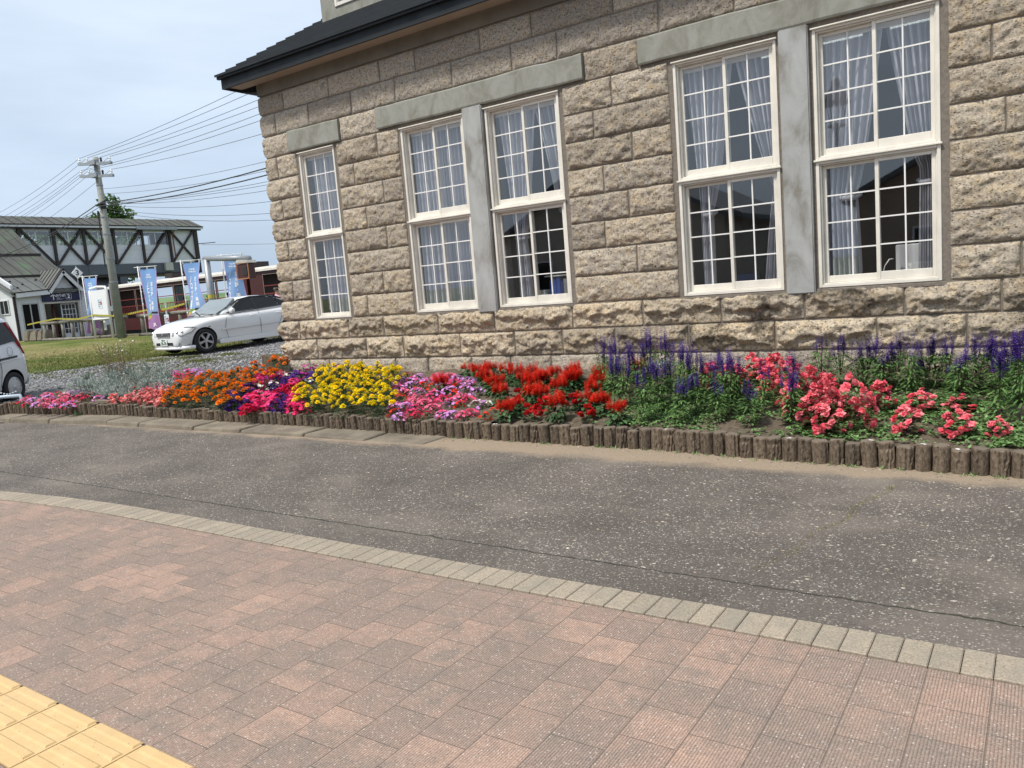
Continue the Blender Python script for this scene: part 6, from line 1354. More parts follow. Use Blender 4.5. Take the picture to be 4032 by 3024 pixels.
for k in range(7): x=hx+.2-.42*k; mb.bar((x,13.70,3.29),(x,yr,zr_+.02),.03,.035)
mb.obj('standing_seams',M['dark'],er)
# big stepped roof rising away from the eave
mb=MB(); ups=[(hx+.33,3.18,13.72,11.75),(hx-1.6,4.05,15.2,11.65),(hx-3.9,5.15,14.6,11.65),(hx-7.2,6.9,13.4,11.6)]
def roofq(x0,z0,x1,z1,ya,yb,name,mat):
    mb=MB(); mb.add([(x0,ya,z0),(x0,yb,z0),(x1,yb,z1),(x1,ya,z1),(x0,ya,z0-.06),(x0,yb,z0-.06),(x1,yb,z1-.06),(x1,ya,z1-.06)],[(0,1,2,3),(7,6,5,4),(0,4,5,1),(1,5,6,2),(2,6,7,3),(3,7,4,0)]); o=mb.obj(name,mat,ht)
    mb=MB(); y=ya+.15
    while y<yb: mb.bar((x0,y,z0+.012),(x1,y,z1+.012),.016,.02); y+=.55
    mb.obj('standing_seams',M['dark'],o); return o
roofq(hx+.30,3.20,hx-2.0,4.12,11.70,15.6,'lower_roof',M['zroof'])
roofq(hx-2.001,4.24,hx-4.6,5.52,9.,15.95,'middle_roof',M['groof'])
roofq(hx-4.601,5.66,hx-8.6,8.1,8.6,15.75,'upper_roof',M['groof'])
MB().box(hx-2.03,hx-1.96,9.,16.02,4.10,4.24).obj('gutter',M['dark'],ht); MB().box(hx-4.63,hx-4.56,8.6,15.9,5.50,5.66).obj('gutter',M['dark'],ht)
MB().box(hx-8.4,hx-4.7,9.,15.6,.4,5.4).obj('stair_tower_wall',M['wwall'],ht); MB().box(hx-4.69,hx-2.1,12.11,15.6,3.0,4.0).obj('upper_wall',M['wwall'],ht)
for k,(yy,xx) in enumerate(((12.4,-.6),(12.9,-1.1),(12.5,-1.6),(13.9,-1.7),(12.1,-1.2))): m=MB(); m.lathe([(.05,0),(.07,.05),(.01,.09)],8,(hx+.3+xx,yy,3.2-xx*.40)); m.obj('snow_stop',M['dark'],ht)
# white wall facing the lawn (left of the corner) with a small window
fw=MB(); fw.box(hx-3.0,hx-1.2,11.90,11.978,2.1,2.9); 
w_=MB(); 
for a in ((-1.35,-.30,2.05,2.10),(-1.35,-.30,2.80,2.85),(-1.35,-1.29,2.1,2.8),(-.36,-.30,2.1,2.8),(-.85,-.81,2.1,2.8)): w_.box(hx+a[0]-.3,hx+a[1]-.3,11.93,11.99,a[2],a[3])
wo=w_.obj('window',M['wwall'],ht); MB().box(hx-1.59,hx-.66,11.955,11.97,2.1,2.8).obj('glass_pane',M['tint'],wo)
MB().box(hx-2.6,hx-2.45,11.94,11.99,.5,3.2).obj('corner_post',M['dark'],ht)
# window beside the door
w_=MB(); 
for a in ((12.30,12.36,1.08,2.58),(13.16,13.22,1.08,2.58),(12.361,13.159,1.08,1.16),(12.361,13.159,2.52,2.58),(12.74,12.79,1.161,2.519)): w_.box(hx-.04,hx+.03,*a)
wo=w_.obj('window',simple('alu_frame',(.42,.43,.41),.5,.05,3,0),ht); MB().box(hx-.03,hx-.02,12.36,13.16,1.16,2.52).obj('glass_pane',M['tint'],wo)
# doorway: dim hallway with stair and a glazed door
d=MB(); d.box(hx-.10,hx+.02,13.42,13.50,.5,2.56); d.box(hx-.10,hx+.02,15.37,15.45,.5,2.56); d.box(hx-.10,hx+.03,13.501,15.369,2.48,2.56); d.obj('door_frame',simple('door_frame_beige',(.50,.48,.42),.6,.05,3,0),ht)
d=MB(); d.box(hx-3.4,hx-3.3,13.3,15.6,.4,3.0); d.box(hx-3.299,hx-.16,13.25,13.3,.4,3.0); d.box(hx-3.299,hx-.16,13.3,15.6,.40,.44); d.obj('hall',simple('hall_wall',(.42,.40,.34),.8,.05,2,0),ht)
MB().bar((hx-1.2,13.4,1.9),(hx-1.2,14.9,.75),.1,.16,up=(1,0,0)).obj('stair_rail',M['dark'],ht); MB().box(hx-.9,hx-.8,14.28,14.42,.5,2.48).obj('hall_post',simple('brown_post',(.13,.045,.03),.6,.1,4,0),ht)
dd=MB(); 
for a in ((14.50,14.56,.5,2.46),(15.28,15.34,.5,2.46),(14.561,15.279,.5,.75),(14.561,15.279,2.38,2.46)): dd.box(hx-.30,hx-.26,*a)
for z in (1.0,1.4,1.8,2.1): dd.box(hx-.295,hx-.265,14.561,15.279,z,z+.035)
for y in (14.74,14.92,15.10): dd.box(hx-.296,hx-.266,y,y+.03,.751,2.379)
dd.obj('glazed_door',M['wwall'],ht)
sg=thing('entrance_sign','navy sign with a white up arrow and a boxed 2 over the entrance','sign',(0,0,0)); bevel(MB().box(hx+.035,hx+.09,13.40,15.56,2.60,3.06).obj('board',M['navy'],sg).data,.005)
M['signw']=simple('sign_white',(.85,.85,.85),.5,0,2,0)
xs_n=hx+.094; Xd=(0,1,0)
place_text(text_mesh('のりば',.17,M['signw'],weight=.004),(xs_n,14.40,2.90),Xd,(0,0,1),sg); place_text(text_mesh('Track',.075,M['signw'],align='LEFT'),(xs_n,14.18,2.77),Xd,(0,0,1),sg); place_text(text_mesh('Biei / Kami-Furano',.042,M['signw'],align='LEFT'),(xs_n,14.18,2.69),Xd,(0,0,1),sg)
place_text(text_mesh('2',.30,M['signw'],weight=.006),(xs_n,14.85,2.84),Xd,(0,0,1),sg)
m=MB(); q=[(14.85+.155*math.copysign(abs(math.cos(a))**.35,math.cos(a)),2.835+.155*math.copysign(abs(math.sin(a))**.35,math.sin(a))) for a in [2*math.pi*i/32+.098 for i in range(33)]]
m.tube([(xs_n,a,b) for a,b in q],.008,4,cap=False); m.obj('number_box',M['signw'],sg)
m=MB(); m.box(xs_n,xs_n+.003,13.99,14.03,2.68,2.96); m.bar((xs_n,13.87,2.87),(xs_n,14.02,2.98),.003,.04,up=(0,-.6,.8)); m.bar((xs_n,14.15,2.87),(xs_n,14.00,2.98),.003,.04,up=(0,.6,.8)); m.obj('arrow',M['signw'],sg)
MB().box(xs_n,xs_n+.002,14.18,14.62,2.727,2.731).obj('rule',M['signw'],sg)
# platform number 3
s3_=thing('platform_number_sign','white diamond sign with a black 3 above the entrance roof','sign',(-37.0,14.55,0)); 
c=Vector((0,0,4.02)); m=MB(); m.prism([(-.30,4.02),(0,3.72),(.30,4.02),(0,4.32)],-.02,.0,axis=1) if 0 else m.add([(.02,-.31,4.02),(.02,0,3.71),(.02,.31,4.02),(.02,0,4.33),(-.02,-.31,4.02),(-.02,0,3.71),(-.02,.31,4.02),(-.02,0,4.33)],[(0,1,2,3),(7,6,5,4),(0,4,5,1),(1,5,6,2),(2,6,7,3),(3,7,4,0)])
m.obj('board',M['signw'],s3_); place_text(text_mesh('3',.40,M['ink'],weight=.012),(.025,0,4.02),Xd,(0,0,1),s3_); m=MB(); m.tube([(-.05,0,.5),(-.05,0,4.42)],.03,6); m.obj('pole',M['steelg'],s3_)
# second white gabled building seen between the hut and the train
h2=thing('platform_shelter','white gabled building half hidden behind the notice board and the pole','building',(0,0,0))
mb=MB(); mb.box(-51.8,-47.4,20.4,23,0.1,3.3); mb.obj('wall',M['wwall'],h2)
mb=MB(); mb.prism([(-52.3,3.22),(-49.6,4.6),(-46.9,3.22),(-46.9,3.06),(-49.6,4.42),(-52.3,3.06)],20.2,23.3,axis=1); o=mb.obj('roof',simple('pale_metal_roof',(.50,.53,.55),.5,.04,1,0),h2,fix=True)
# ---- train
TR=(.060,.013,.011); M['train']=simple('train_brown',TR,.45,.12,2,0); M['rail']=simple('red_rail',(.20,.03,.022),.45,.05,3,0); M['troof']=simple('weathered_roof',(.50,.47,.42),.8,.18,2.5,.1)
def carriage(x0,x1,label):
    o=thing('carriage',label,'train carriage',((x0+x1)/2,0,0),group=None); cx=(x0+x1)/2; a=x0-cx;b=x1-cx; y0,y1=16.9,19.4
    mb=MB(); mb.box(a,b,y0,y0+.06,.62,1.30); mb.box(a,b,y0,y0+.06,2.95,3.10); mb.box(a,a+.95,y0,y0+.06,1.301,2.949); mb.box(b-.5,b,y0,y0+.06,1.301,2.949)
    mb.box(a,b,y1-.06,y1,.62,1.30); mb.box(a,b,y1-.06,y1,2.95,3.10); mb.box(a,a+.08,y0+.061,y1-.061,.62,3.10); mb.box(b-.08,b,y0+.061,y1-.061,.62,3.10); mb.obj('body',M['train'],o)
    MB().box(a+.09,b-.09,y0+.061,y1-.061,.80,.86).obj('floor',M['dark'],o)
    mb=MB(); pr=[(y0-.10,3.08),(y0-.08,3.18),(y0+.3,3.30),((y0+y1)/2,3.38),(y1-.3,3.30),(y1+.08,3.18),(y1+.10,3.08)]; mb.prism(pr,a-.05,b+.05,axis=0); mb.obj('roof',M['troof'],o,fix=True)
    MB().box(a,b,y0+.1,y1-.1,3.0,3.05).obj('ceiling',M['dark'],o)
    mb=MB(); mb.box(a+.2,b-.2,y0+.25,y1-.25,.18,.60); mb.obj('underframe',M['ink'],o)
    x=a+.95; 
    while x<b-.5:
        w=1.88
        for yy in (y0,y1-.06):
            MB().box(x-.05,x+.05,yy+.001,yy+.062,1.301,2.949).obj('window_post',M['train'],o)
        x1_=min(x+w,b-.5)
        m=MB()
        for z,r_ in ((1.98,.022),(2.36,.02),(1.56,.05)): m.box(x+.051,x1_-.051,y0+.005,y0+.045,z-r_,z+r_)
        k=x+.2
        while k<x1_-.1: m.box(k-.009,k+.009,y0+.012,y0+.03,1.601,1.958); k+=.15
        m.obj('railing',M['rail'],o)
        m=MB(); m.box(x+.052,x+.075,y0-.005,y0+.004,1.62,2.94); m.box(x1_-.075,x1_-.052,y0-.005,y0+.004,1.62,2.94); m.box(x+.075,x1_-.075,y0-.005,y0+.004,2.9,2.93); m.obj('window_frame',simple('faded_frame',(.30,.24,.20),.7,.1,3,0) if 'faded_frame' not in bpy.data.materials else bpy.data.materials['faded_frame'],o)
        x+=w
    for k in range(4): 
        MB().box(a+2+k*3.6,a+2.5+k*3.6,y0+.5,y0+1.0,1.30,1.75).obj('seat_back',M['rail'],o) if k<3 else None
    for k in (1,): pass
    for wx in (a+1.6,a+3.4,b-3.4,b-1.6):
        m=MB(); m.lathe([(.40,-.06),(.40,.06)],20,(0,0,0),Matrix.Translation((wx,y0+.5,.40))@Matrix.Rotation(R(90),4,'X')); m.obj('wheel',M['ink'],o)
    return o
c1_=carriage(-38.45,-25.6,'dark red-brown open-sided carriage at the left, its end beside the utility pole')
c2_=carriage(-25.35,-12.4,'dark red-brown open-sided carriage at the right, running behind the stone building')
m=MB(); m.box(-33.6,-32.9,17.6,18.6,3.37,3.62); m.box(-27.2,-26.0,17.5,18.7,3.37,3.66); m.obj('roof_vent',M['dark'],None); o=[q for q in bpy.data.objects if q.name=='roof_vent'][0]; o.parent=c1_; o.location=(-c1_.location.x,0,0)
m=MB(); m.tube([(-200,17.4,.16),(60,17.4,.16)],.04,6); m.tube([(-200,18.5,.16),(60,18.5,.16)],.04,6); tag(m.obj('railway_rails',M['dark']),kind='structure')
MB().box(-60,-12.4,20.2,23.2,.0,.95).obj('platform',M['old_slab'])['kind']='structure'
# yellow info panel on the far platform seen through the train
o=thing('platform_board','yellow and white station panel on the far platform, seen through the carriage windows','sign',(-29.2,20.6,0)); MB().box(-.9,.9,0,.05,1.9,2.9).obj('panel',simple('yellow_panel',(.55,.42,.08),.6,.1,3,0),o); MB().box(-.45,.35,-.01,-.001,2.3,2.85).obj('white_field',M['signw'],o)
for s in (-.8,.8): MB().box(s-.04,s+.04,.05,.1,.95,2.9).obj('leg',M['steelg'],o)
# ---- log rail fence at y=10.8
M['oldwood']=simple('silver_old_wood',(.20,.185,.155),.9,.3,6,.4,rndvar=.25)
def fence(x0,x1,n,label,gap=None):
    o=thing('log_fence',label,'fence',((x0+x1)/2,10.8,0)); cx=(x0+x1)/2
    for i in range(n):
        x=x0+(x1-x0)*i/(n-1)-cx; m=MB(); m.tube([(x,0,.45),(x+rng.uniform(-.01,.01),0,1.34)],[.075,.07],9); m.obj('post',M['oldwood'],o,smooth=True)
    k=4; xs=[x0-cx-.25+(x1-x0+.5)*i/k for i in range(k+1)]
    for a,b in zip(xs[:-1],xs[1:]):
        m=MB(); m.tube([(a,rng.uniform(-.02,.02),1.42),((a+b)/2,0,1.42+rng.uniform(-.02,.03)),(b+.1,rng.uniform(-.02,.02),1.42)],[.085,.07,.08],9); m.obj('top_rail',M['oldwood'],o,smooth=True)
    m=MB(); m.tube([(x0-cx-.2,-.06,.62),(0,-.04,.60),(x1-cx+.2,-.06,.63)],.07,8); m.obj('bottom_rail',M['oldwood'],o,smooth=True)
    return o
fence(-33.5,-26.4,9,'weathered log rail fence left of the utility pole, in front of the entrance'); fence(-24.9,-16.5,10,'weathered log rail fence right of the utility pole, running behind the sedan')
# yellow tape
t=NT('caution_tape'); v=t.coord(world=True); wv=t.node('ShaderNodeTexWave'); wv.inputs['Scale'].default_value=3.; t.link(v,wv.inputs[0]); M['tape']=t.done(t.ramp(wv.outputs[0],[(.2,(.10,.09,.02)),(.35,(.50,.44,.04))]),.6)
m=MB(); pts=[(-35.9,11.1,1.42),(-34.5,11.0,1.50),(-32.,10.68,1.60),(-30.,10.68,1.50),(-28.2,10.5,1.62),(-26.4,10.5,1.50),(-25.3,10.3,1.52),(-23.8,10.6,1.66),(-22.5,10.4,1.60),(-21.3,10.35,1.72),(-20.9,10.3,1.76)]
for a,b in zip(pts[:-1],pts[1:]): m.bar(a,b,.012,.07)
tag(m.obj('barrier_tape',M['tape']),'yellow and black striped tape strung along the top of the log fence','tape')
# broken concrete blocks
for i,(x,y,s,lb) in enumerate(((-36.4,11.35,.62,'leftmost weathered concrete block on the lawn below the hut window'),(-35.5,11.3,.80,'widest weathered concrete block with a notched top, second from left'),(-34.7,11.25,.55,'third weathered concrete block from the left, steep trapezoid shape'),(-34.0,11.15,.42,'rounded concrete block nearest the end of the log fence'))):
    m=MB(); w=s*.5; m.add([(-w,-.25,0),(w,-.25,0),(w,.25,0),(-w,.25,0),(-w*.72,-.17,.52),(w*.78,-.17,.55),(w*.75,.17,.55),(-w*.7,.17,.50)],[(0,3,2,1),(4,5,6,7),(0,1,5,4),(1,2,6,5),(2,3,7,6),(3,0,4,7)])
    o=m.obj('concrete_block',M['old_slab'],None,loc=(x,y,float(G(x,y)))); bevel(o.data,.05,2); tag(o,lb,'block','concrete blocks'); del o['group']
# ---- notice board
nb=thing('notice_board','white free-standing board on two pipe legs with a small paper notice','notice board',(-27.65,10.55,0)); M['wpipe']=simple('white_pipe',(.72,.73,.73),.5,.08,4,0)
m=MB(); m.tube([(-.74,0,.45),(-.70,0,2.68),(-.62,0,2.80),(0,0,2.84),(.64,0,2.80),(.72,0,2.68),(.74,0,.45)],.055,8); m.obj('pipe_frame',M['wpipe'],nb,smooth=True)
m=MB(); m.tube([(-.72,0,1.42),(.73,0,1.42)],.05,8); m.obj('cross_pipe',M['wpipe'],nb,smooth=True)
MB().box(-.62,.64,-.02,.02,1.48,2.70).obj('panel',simple('panel_white',(.76,.76,.79),.6,.02,2,0),nb)
def notice(parent,cx,cz,w,h,y):
    MB().box(cx-w/2,cx+w/2,y-.006,y,cz-h/2,cz+h/2).obj('paper_notice',simple('notice_paper',(.60,.68,.74),.7,.02,2,0) if 'notice_paper' not in bpy.data.materials else bpy.data.materials['notice_paper'],parent)
    m=MB()
    for k in range(4):
        for j in range(3): m.box(cx-w*.40+j*w*.13,cx-w*.40+j*w*.13+w*.10,y-.008,y-.0065,cz+h*(.30-.19*k)-h*.05,cz+h*(.30-.19*k)+h*.05)
    m.obj('printed_lines',M['bluei'],parent)
    m=MB(); m.tube([(cx+w*.24+h*.16*math.cos(a),y-.012,cz+h*.05+h*.16*math.sin(a)) for a in [2*math.pi*i/20 for i in range(21)]],h*.022,4,cap=False); m.bar((cx+w*.24-h*.11,y-.012,cz+h*.16),(cx+w*.24+h*.11,y-.012,cz-h*.06),h*.02,h*.04); m.obj('prohibition_mark',M['redi'],parent)
    m=MB(); m.lathe([(h*.03,-.002),(h*.03,.002)],8,(0,0,0),Matrix.Translation((cx+w*.24,y-.011,cz+h*.13))@Matrix.Rotation(R(90),4,'X')); m.bar((cx+w*.24,y-.0115,cz+h*.09),(cx+w*.24,y-.0115,cz-h*.05),.004,h*.05,up=(1,0,0)); m.obj('figure_mark',M['ink'],parent)
notice(nb,.08,2.1,.34,.44,-.02)
ns=thing('small_notice','small white notice with a red prohibition mark on a white post by the fence','sign',(-22.45,10.45,0)); m=MB(); m.tube([(0,0,.5),(0,0,1.86)],.03,8); m.obj('post',M['wpipe'],ns); notice(ns,.02,1.16,.32,.46,-.035)
MB().box(-28.6,-28.2,10.98,11.02,.9,1.36).obj('fence_notice',M['panelw'] if 'panelw' in M else M['signw']); tag(bpy.data.objects['fence_notice'],'small white slatted panel behind the log fence left of the notice board','sign')
# ---- loudspeakers
sp=thing('loudspeaker_post','pair of pale horn loudspeakers and a floodlight on a post behind the notice board','loudspeaker',(-31.4,13.0,0)); m=MB(); m.tube([(.35,0,.4),(.35,0,3.1)],.05,8); m.obj('post',M['steelg'],sp)
for dx,dz,rx in ((-.25,2.95,70),(-.35,2.35,110)):
    m=MB(); m.lathe([(.05,-.3),(.09,-.15),(.24,.12),(.27,.14),(.22,.10),(.04,-.1)],16,(0,0,0),Matrix.Translation((dx,-.1,dz*.72))@Matrix.Rotation(R(40),4,'Z')@Matrix.Rotation(R(rx),4,'X')); m.obj('horn',simple('horn_grey',(.42,.47,.46),.5,.04,3,0),sp,smooth=True)
MB().box(.1,.6,-.15,.05,1.75,2.0).obj('floodlight',M['steelg'],sp)
# ---- gantry pipe with hanging box
gp=thing('pipe_gantry','grey bent pipe gantry with a yellow band standing behind the sedan','gantry',(-18.7,10.0,0)); m=MB(); m.tube([(0,0,.5),(0,0,3.30)],.12,12); m.obj('post',M['steelg'],gp,smooth=True); m=MB(); m.tube([(-.11,0,3.35),(2.5,0,3.13)],.10,12); m.obj('arm',M['steelg'],gp,smooth=True)
m=MB(); m.lathe([(.124,0),(.124,.14)],12,(0,0,1.86)); m.obj('yellow_band',simple('yellow_band',(.50,.42,.06),.6,.05,2,0),gp)
hb=thing('hanging_sign_box','brown box-shaped hanging sign under the end of the pipe gantry','sign',(-16.45,10.0,0)); m=MB(); m.box(-.30,.32,-.16,.14,2.44,2.96); o=m.obj('box',M['train'],hb); bevel(o.data,.02)
m=MB(); 
for a in ((-.33,-.295,2.42,3.0),(.32,.345,2.42,3.0),(-.294,.319,2.42,2.455),(-.294,.319,2.965,3.0)): m.box(a[0],a[1],-.19,-.161,a[2],a[3])
m.obj('orange_frame',simple('orange_wood',(.42,.17,.07),.7,.1,4,0),hb); m=MB(); m.box(.0,.25,-.18,-.162,2.55,2.85); m.obj('black_panel',M['ink'],hb); m=MB(); m.tube([(-.22,-.02,2.96),(-.22,-.02,3.06)],.04,6); m.obj('hanger',simple('orange_hanger',(.6,.16,.04),.6,0,2,0),hb)
m=MB(); m.prism([(-.30,3.0),(.36,2.98),(.30,3.08),(-.24,3.12)],-.2,.2,axis=1); m.obj('cap',M['troof'],hb,fix=True)
# ---- utility pole and wires
up_=thing('utility_pole','tall round concrete utility pole with two crossarms in front of the footbridge','utility pole',(-25.4,10.08,0)); m=MB(); m.tube([(0,0,.4),(0,0,8.06)],[.185,.11],20); m.obj('pole',M['wconc'],up_,smooth=True)
def arm(zl,zr,xl=-1.09,xr=1.41):
    m=MB(); m.bar((xl,-.16,zl),(xr,-.16,zr),.09,.11); m.box(-.17,.32,-.26,-.06,(zl+zr)/2-.04,(zl+zr)/2+.14); a=m.obj('crossarm',M['steelg'],up_)
    for f in (.04,.28,.70,.96):
        x=xl+(xr-xl)*f; z=zl+(zr-zl)*f; q=MB(); q.lathe([(.02,.05),(.05,.10),(.035,.14),(.055,.18),(.02,.24)],8,(x,-.16,z)); q.obj('insulator',M['dark'] if f==.70 else M['signw'],a)
    return [(xl+(xr-xl)*f-25.4,9.92,zl+(zr-zl)*f+.24) for f in (.04,.28,.70,.96)]
A1=arm(7.92,7.62); A2=arm(7.42,7.12)
for z in (6.9,6.0,5.6,4.9,3.9,2.9): m=MB(); m.lathe([(.194-.0100*z+.010,0),(.194-.0100*z+.010,.05)],16,(0,0,z)); m.obj('steel_band',M['steelg'],up_)
for k in range(6): m=MB(); m.tube([(.15,-.05,6.65-.12*k),(.28,-.05,6.65-.12*k)],.015,5); m.obj('step_bolt',M['steelg'],up_)
m=MB(); m.lathe([(.10,-.12),(.12,0),(.10,.12)],10,(.25,-.1,6.05)); m.tube([(0,-.2,6.1),(.9,-.3,6.2)],.05,6); m.obj('cable_closure',M['ink'],up_)
m=MB(); m.tube([(-.17,-.14,5.9),(-.19,-.14,4.6),(-.22,-.14,3.6)],.03,6); m.obj('cable_duct',M['dark'],up_)
MB().box(.2,.28,-.3,-.1,4.7,5.2).obj('meter_box',M['dark'],up_) if 0 else None
M['wire']=simple('black_wire',(.03,.032,.035),.6,0,1,0)
def wire(a,b,sag,r,label,mul=1,g='overhead wires'):
    n=28; P=[]
    for i in range(n+1):
        t_=i/n; P.append((a[0]+(b[0]-a[0])*t_,a[1]+(b[1]-a[1])*t_,a[2]+(b[2]-a[2])*t_-sag*4*t_*(1-t_)))
    m=MB(); m.tube(P,r,5)
    if mul>1: m.tube([(p[0],p[1],p[2]-.10-.12*math.sin(3.14*i/n)) for i,p in enumerate(P)],r,5)
    return tag(m.obj('wire',M['wire']),label,'wire',g)
for i in range(4):
    f=[(-1.0),(-.35),(.55),(1.25)][i]
    wire(A1[i],(15.0+.2*i,4.0+f*.6,9.1-.22*i+.25),.75,.0075,'thin wire from the upper crossarm running right to behind the roof')
    wire(A1[i],(-62,17.5+f,8.7-.25*i),.8,.0075,'thin wire from the upper crossarm running down to the left')
for i in (0,1,3):
    f=[(-1.0),(-.35),(.55),(1.25)][i]
    wire(A2[i],(15.0,4.0+f*.6,8.1-.2*i),.9,.0075,'thin wire from the lower crossarm running right to behind the wall')
    wire(A2[i],(-62,17.5+f,8.0-.25*i),.8,.0075,'thin wire from the lower crossarm running down to the left')
for i,(z0,z1,s) in enumerate(((6.75,6.9,1.2),(6.55,6.75,1.3))): wire((-25.3,9.95,z0),(15,4.2,z1),s,.0065,'thin wire fixed below the crossarms, running right')
wire((-25.3,9.85,6.15),(15,4.1,7.35),1.15,.020,'thick black cable pair from the pole to the right',2,'thick cables')
wire((-25.3,9.85,6.15),(-62,17.2,6.9),1.0,.02,'thick black cable from the pole down to the left',1,'thick cables')
wire((-25.3,9.85,6.0),(-62,15.,5.6),.9,.012,'thin cable leaving the pole low, down to the left over the hut roof')
for i,(z0,z1,s) in enumerate(((6.12,6.3,1.2),(6.08,5.95,1.15),(6.05,5.75,1.25),(6.0,5.45,1.5),(5.85,5.2,1.7),(5.75,4.9,1.75))): wire((-24.5,9.8,z0),(15,4.2,z1),s,.007,'thin low wire leaving the black cable closure on the pole, sagging right')
wire((-46.6,29.2,6.4),(-20,62,7.8),1.0,.012,'single wire from the far end of the footbridge across the sky'); MB().bar((-46.9,29.1,6.5),(-45.2,29.4,6.45),.05,.05).obj('wire_bracket',M['dark'],fb)
# ---------------------------------------------------------------- flags
FL_=[(-23.99,3.42,3.40,-22.80,0,'light blue banner flag hanging straight, nearest right of the utility pole',1.05),(-20.95,3.48,3.44,-19.75,1,'light blue banner flag curling at its right edge, just left of the sedan bonnet',1.05),(-18.35,3.43,3.43,-17.2,2,'light blue banner flag rising above the roof of the sedan',1.0),(-29.55,3.46,3.2,-28.4,3,'light blue banner flag twisted to a point behind the white notice board',1.1)]
t=NT('banner_cloth'); uvx=t.attr('fu')[2]; uvz=t.attr('fv')[2]
c=t.ramp(uvz,[(0,(.34,.12,.36)),(.10,(.20,.10,.30)),(.22,(.26,.14,.34)),(.225,(.62,.58,.10)),(.275,(.12,.22,.06)),(.30,(.18,.34,.68)),(1,(.15,.33,.72))],'CONSTANT' if 0 else 'LINEAR')
# diagonal coloured fields at the foot of the banner
k=t.math('ADD',uvz,t.math('MULTIPLY',uvx,-.16)); low=t.ramp(k,[(0,(.42,.22,.46)),(.10,(.28,.20,.36)),(.115,(.55,.26,.30)),(.15,(.62,.55,.08)),(.185,(.30,.42,.10))],'CONSTANT')
edge=t.math('ABSOLUTE',t.math('SUBTRACT',uvx,.5)); 
col=t.mix(t.ramp(uvz,[(.235,0.),(.25,1.)]),low,t.ramp(uvz,[(.2,(.30,.45,.74)),(1,(.24,.42,.76))]))
tr_=t.math('MULTIPLY',t.ramp(uvz,[(.215,0.),(.225,1.),(.275,1.),(.285,0.)]),t.ramp(uvx,[(.15,0.),(.2,1.),(.6,1.),(.65,0.)]))
col=t.mix(tr_,col,(.22,.32,.07)); col=t.mix(t.math('MULTIPLY',t.ramp(uvz,[(.255,0.),(.26,1.),(.285,1.),(.30,0.)]),t.ramp(uvx,[(.55,0.),(.6,1.)])),col,(.05,.03,.03))
col=t.mix(t.ramp(edge,[(.455,0.),(.47,.8)]),col,(.55,.35,.62))
t.done(col,.8,spec=.1); tl=t.node('ShaderNodeBsdfTranslucent'); t.link(col,tl.inputs[0]); ms=t.node('ShaderNodeMixShader'); ms.inputs[0].default_value=.3; t.link(t.b.outputs[0],ms.inputs[1]); t.link(tl.outputs[0],ms.inputs[2]); t.link(ms.outputs[0],t.out.inputs[0]); M['banner']=t.m
def subdiv(me,n=1):
    bm=bmesh.new(); bm.from_mesh(me); bmesh.ops.triangulate(bm,faces=bm.faces[:]); bmesh.ops.subdivide_edges(bm,edges=bm.edges[:],cuts=n); bm.to_mesh(me); bm.free()
for x0,z0,z1,x1,mode,lb,sc in FL_:
    o=thing('banner_flag',lb,'flag',(x0,10.95 if mode==3 else 10.4,0)); W_f=.66*1.0; 
    Wf=min(x1-x0,1.2)*1.0; H=2.45
    def fm(u,v,off=0,mode=mode,Wf=Wf,H=H):  # u 0..1 across, v 0..1 from bottom
        top=3.32; d=1-v
        w=Wf
        x=.08+u*w; y=.10*math.sin(u*3.2+d*2.5+mode)*(.3+d); z=top-.05*u-d*H
        if mode==0: x=.08+u*w*(1-.08*math.sin(d*2.6)); y+=.05*math.sin(u*7)
        if mode==1: x=.08+u*w*(1-.10*math.sin(d*5))+.22*u*max(0,math.sin((d-.25)*3.4))-.55*u*max(0,d-.78)*3*.9*(d>.78); y+=.22*math.sin(u*3+d*4)*d; z+= .12*u*max(0,d-.7)*2
        if mode==2: x=.08+u*w*(1-.12*math.sin(d*3.0)); y+=.12*math.sin(u*6+d*3)*d
        if mode==3: x=.08+u*w*(1-.85*d**1.5)+.0; y+=.28*math.sin(u*5+d*3)*d**.8; z-=.1*u*d
        return (x,y-off,z)
    V=[];A=[];B=[];nu,nv=14,34
    for j in range(nv+1):
        for i in range(nu+1): V.append(fm(i/nu,j/nv)); A.append(i/nu); B.append(j/nv)
    i=np.arange((nu+1)*(nv+1)).reshape(nv+1,nu+1); F=np.stack([i[:-1,:-1],i[:-1,1:],i[1:,1:],i[1:,:-1]],-1).reshape(-1,4)
    cl=link('cloth',np_mesh('cloth',V,F,M['banner'],{'fu':A,'fv':B},smooth=True),o)
    for txt,sz,u,v,sp_,wt in (('ノ\nロ\nッ\nコ\n号',.30,.30,.53,.84,.010),('富\n良\n野\n・\n美\n瑛',.185,.74,.545,1.05,.002),('Furano Biei\nNorokko Train',.095,.5,.885,1.,.003),('JR',.17,.78,.075,1.,.006)):
        me=text_mesh(txt,sz,M['signw'],spacing=sp_,extrude=0,weight=wt); subdiv(me,1)
        for vt in me.vertices:
            vt.co=Vector(fm(u+vt.co.x/Wf,v+vt.co.y/H,.012))
        me.update(); link('lettering',me,cl)
    m=MB(); m.tube([(0,0,.45),(0,0,3.46)],.022,7); m.obj('pole',M['wpipe'],o,smooth=True); m=MB(); m.tube([(-.28,0,3.43),(Wf+.2,0,3.37)],.014,6); m.obj('cross_rod',M['wpipe'],o,smooth=True)
    for z in (2.9,2.4,1.9,1.4): m=MB(); m.bar((0,-.02,z),(.09,-.02,z),.01,.05); m.obj('loop',M['wpipe'],o)
    for u in (.03,.5,.97): m=MB(); p=fm(u,1); m.bar((p[0],p[1],p[2]-.02),(p[0],0,3.40),.02,.05); m.obj('loop',M['wpipe'],o)
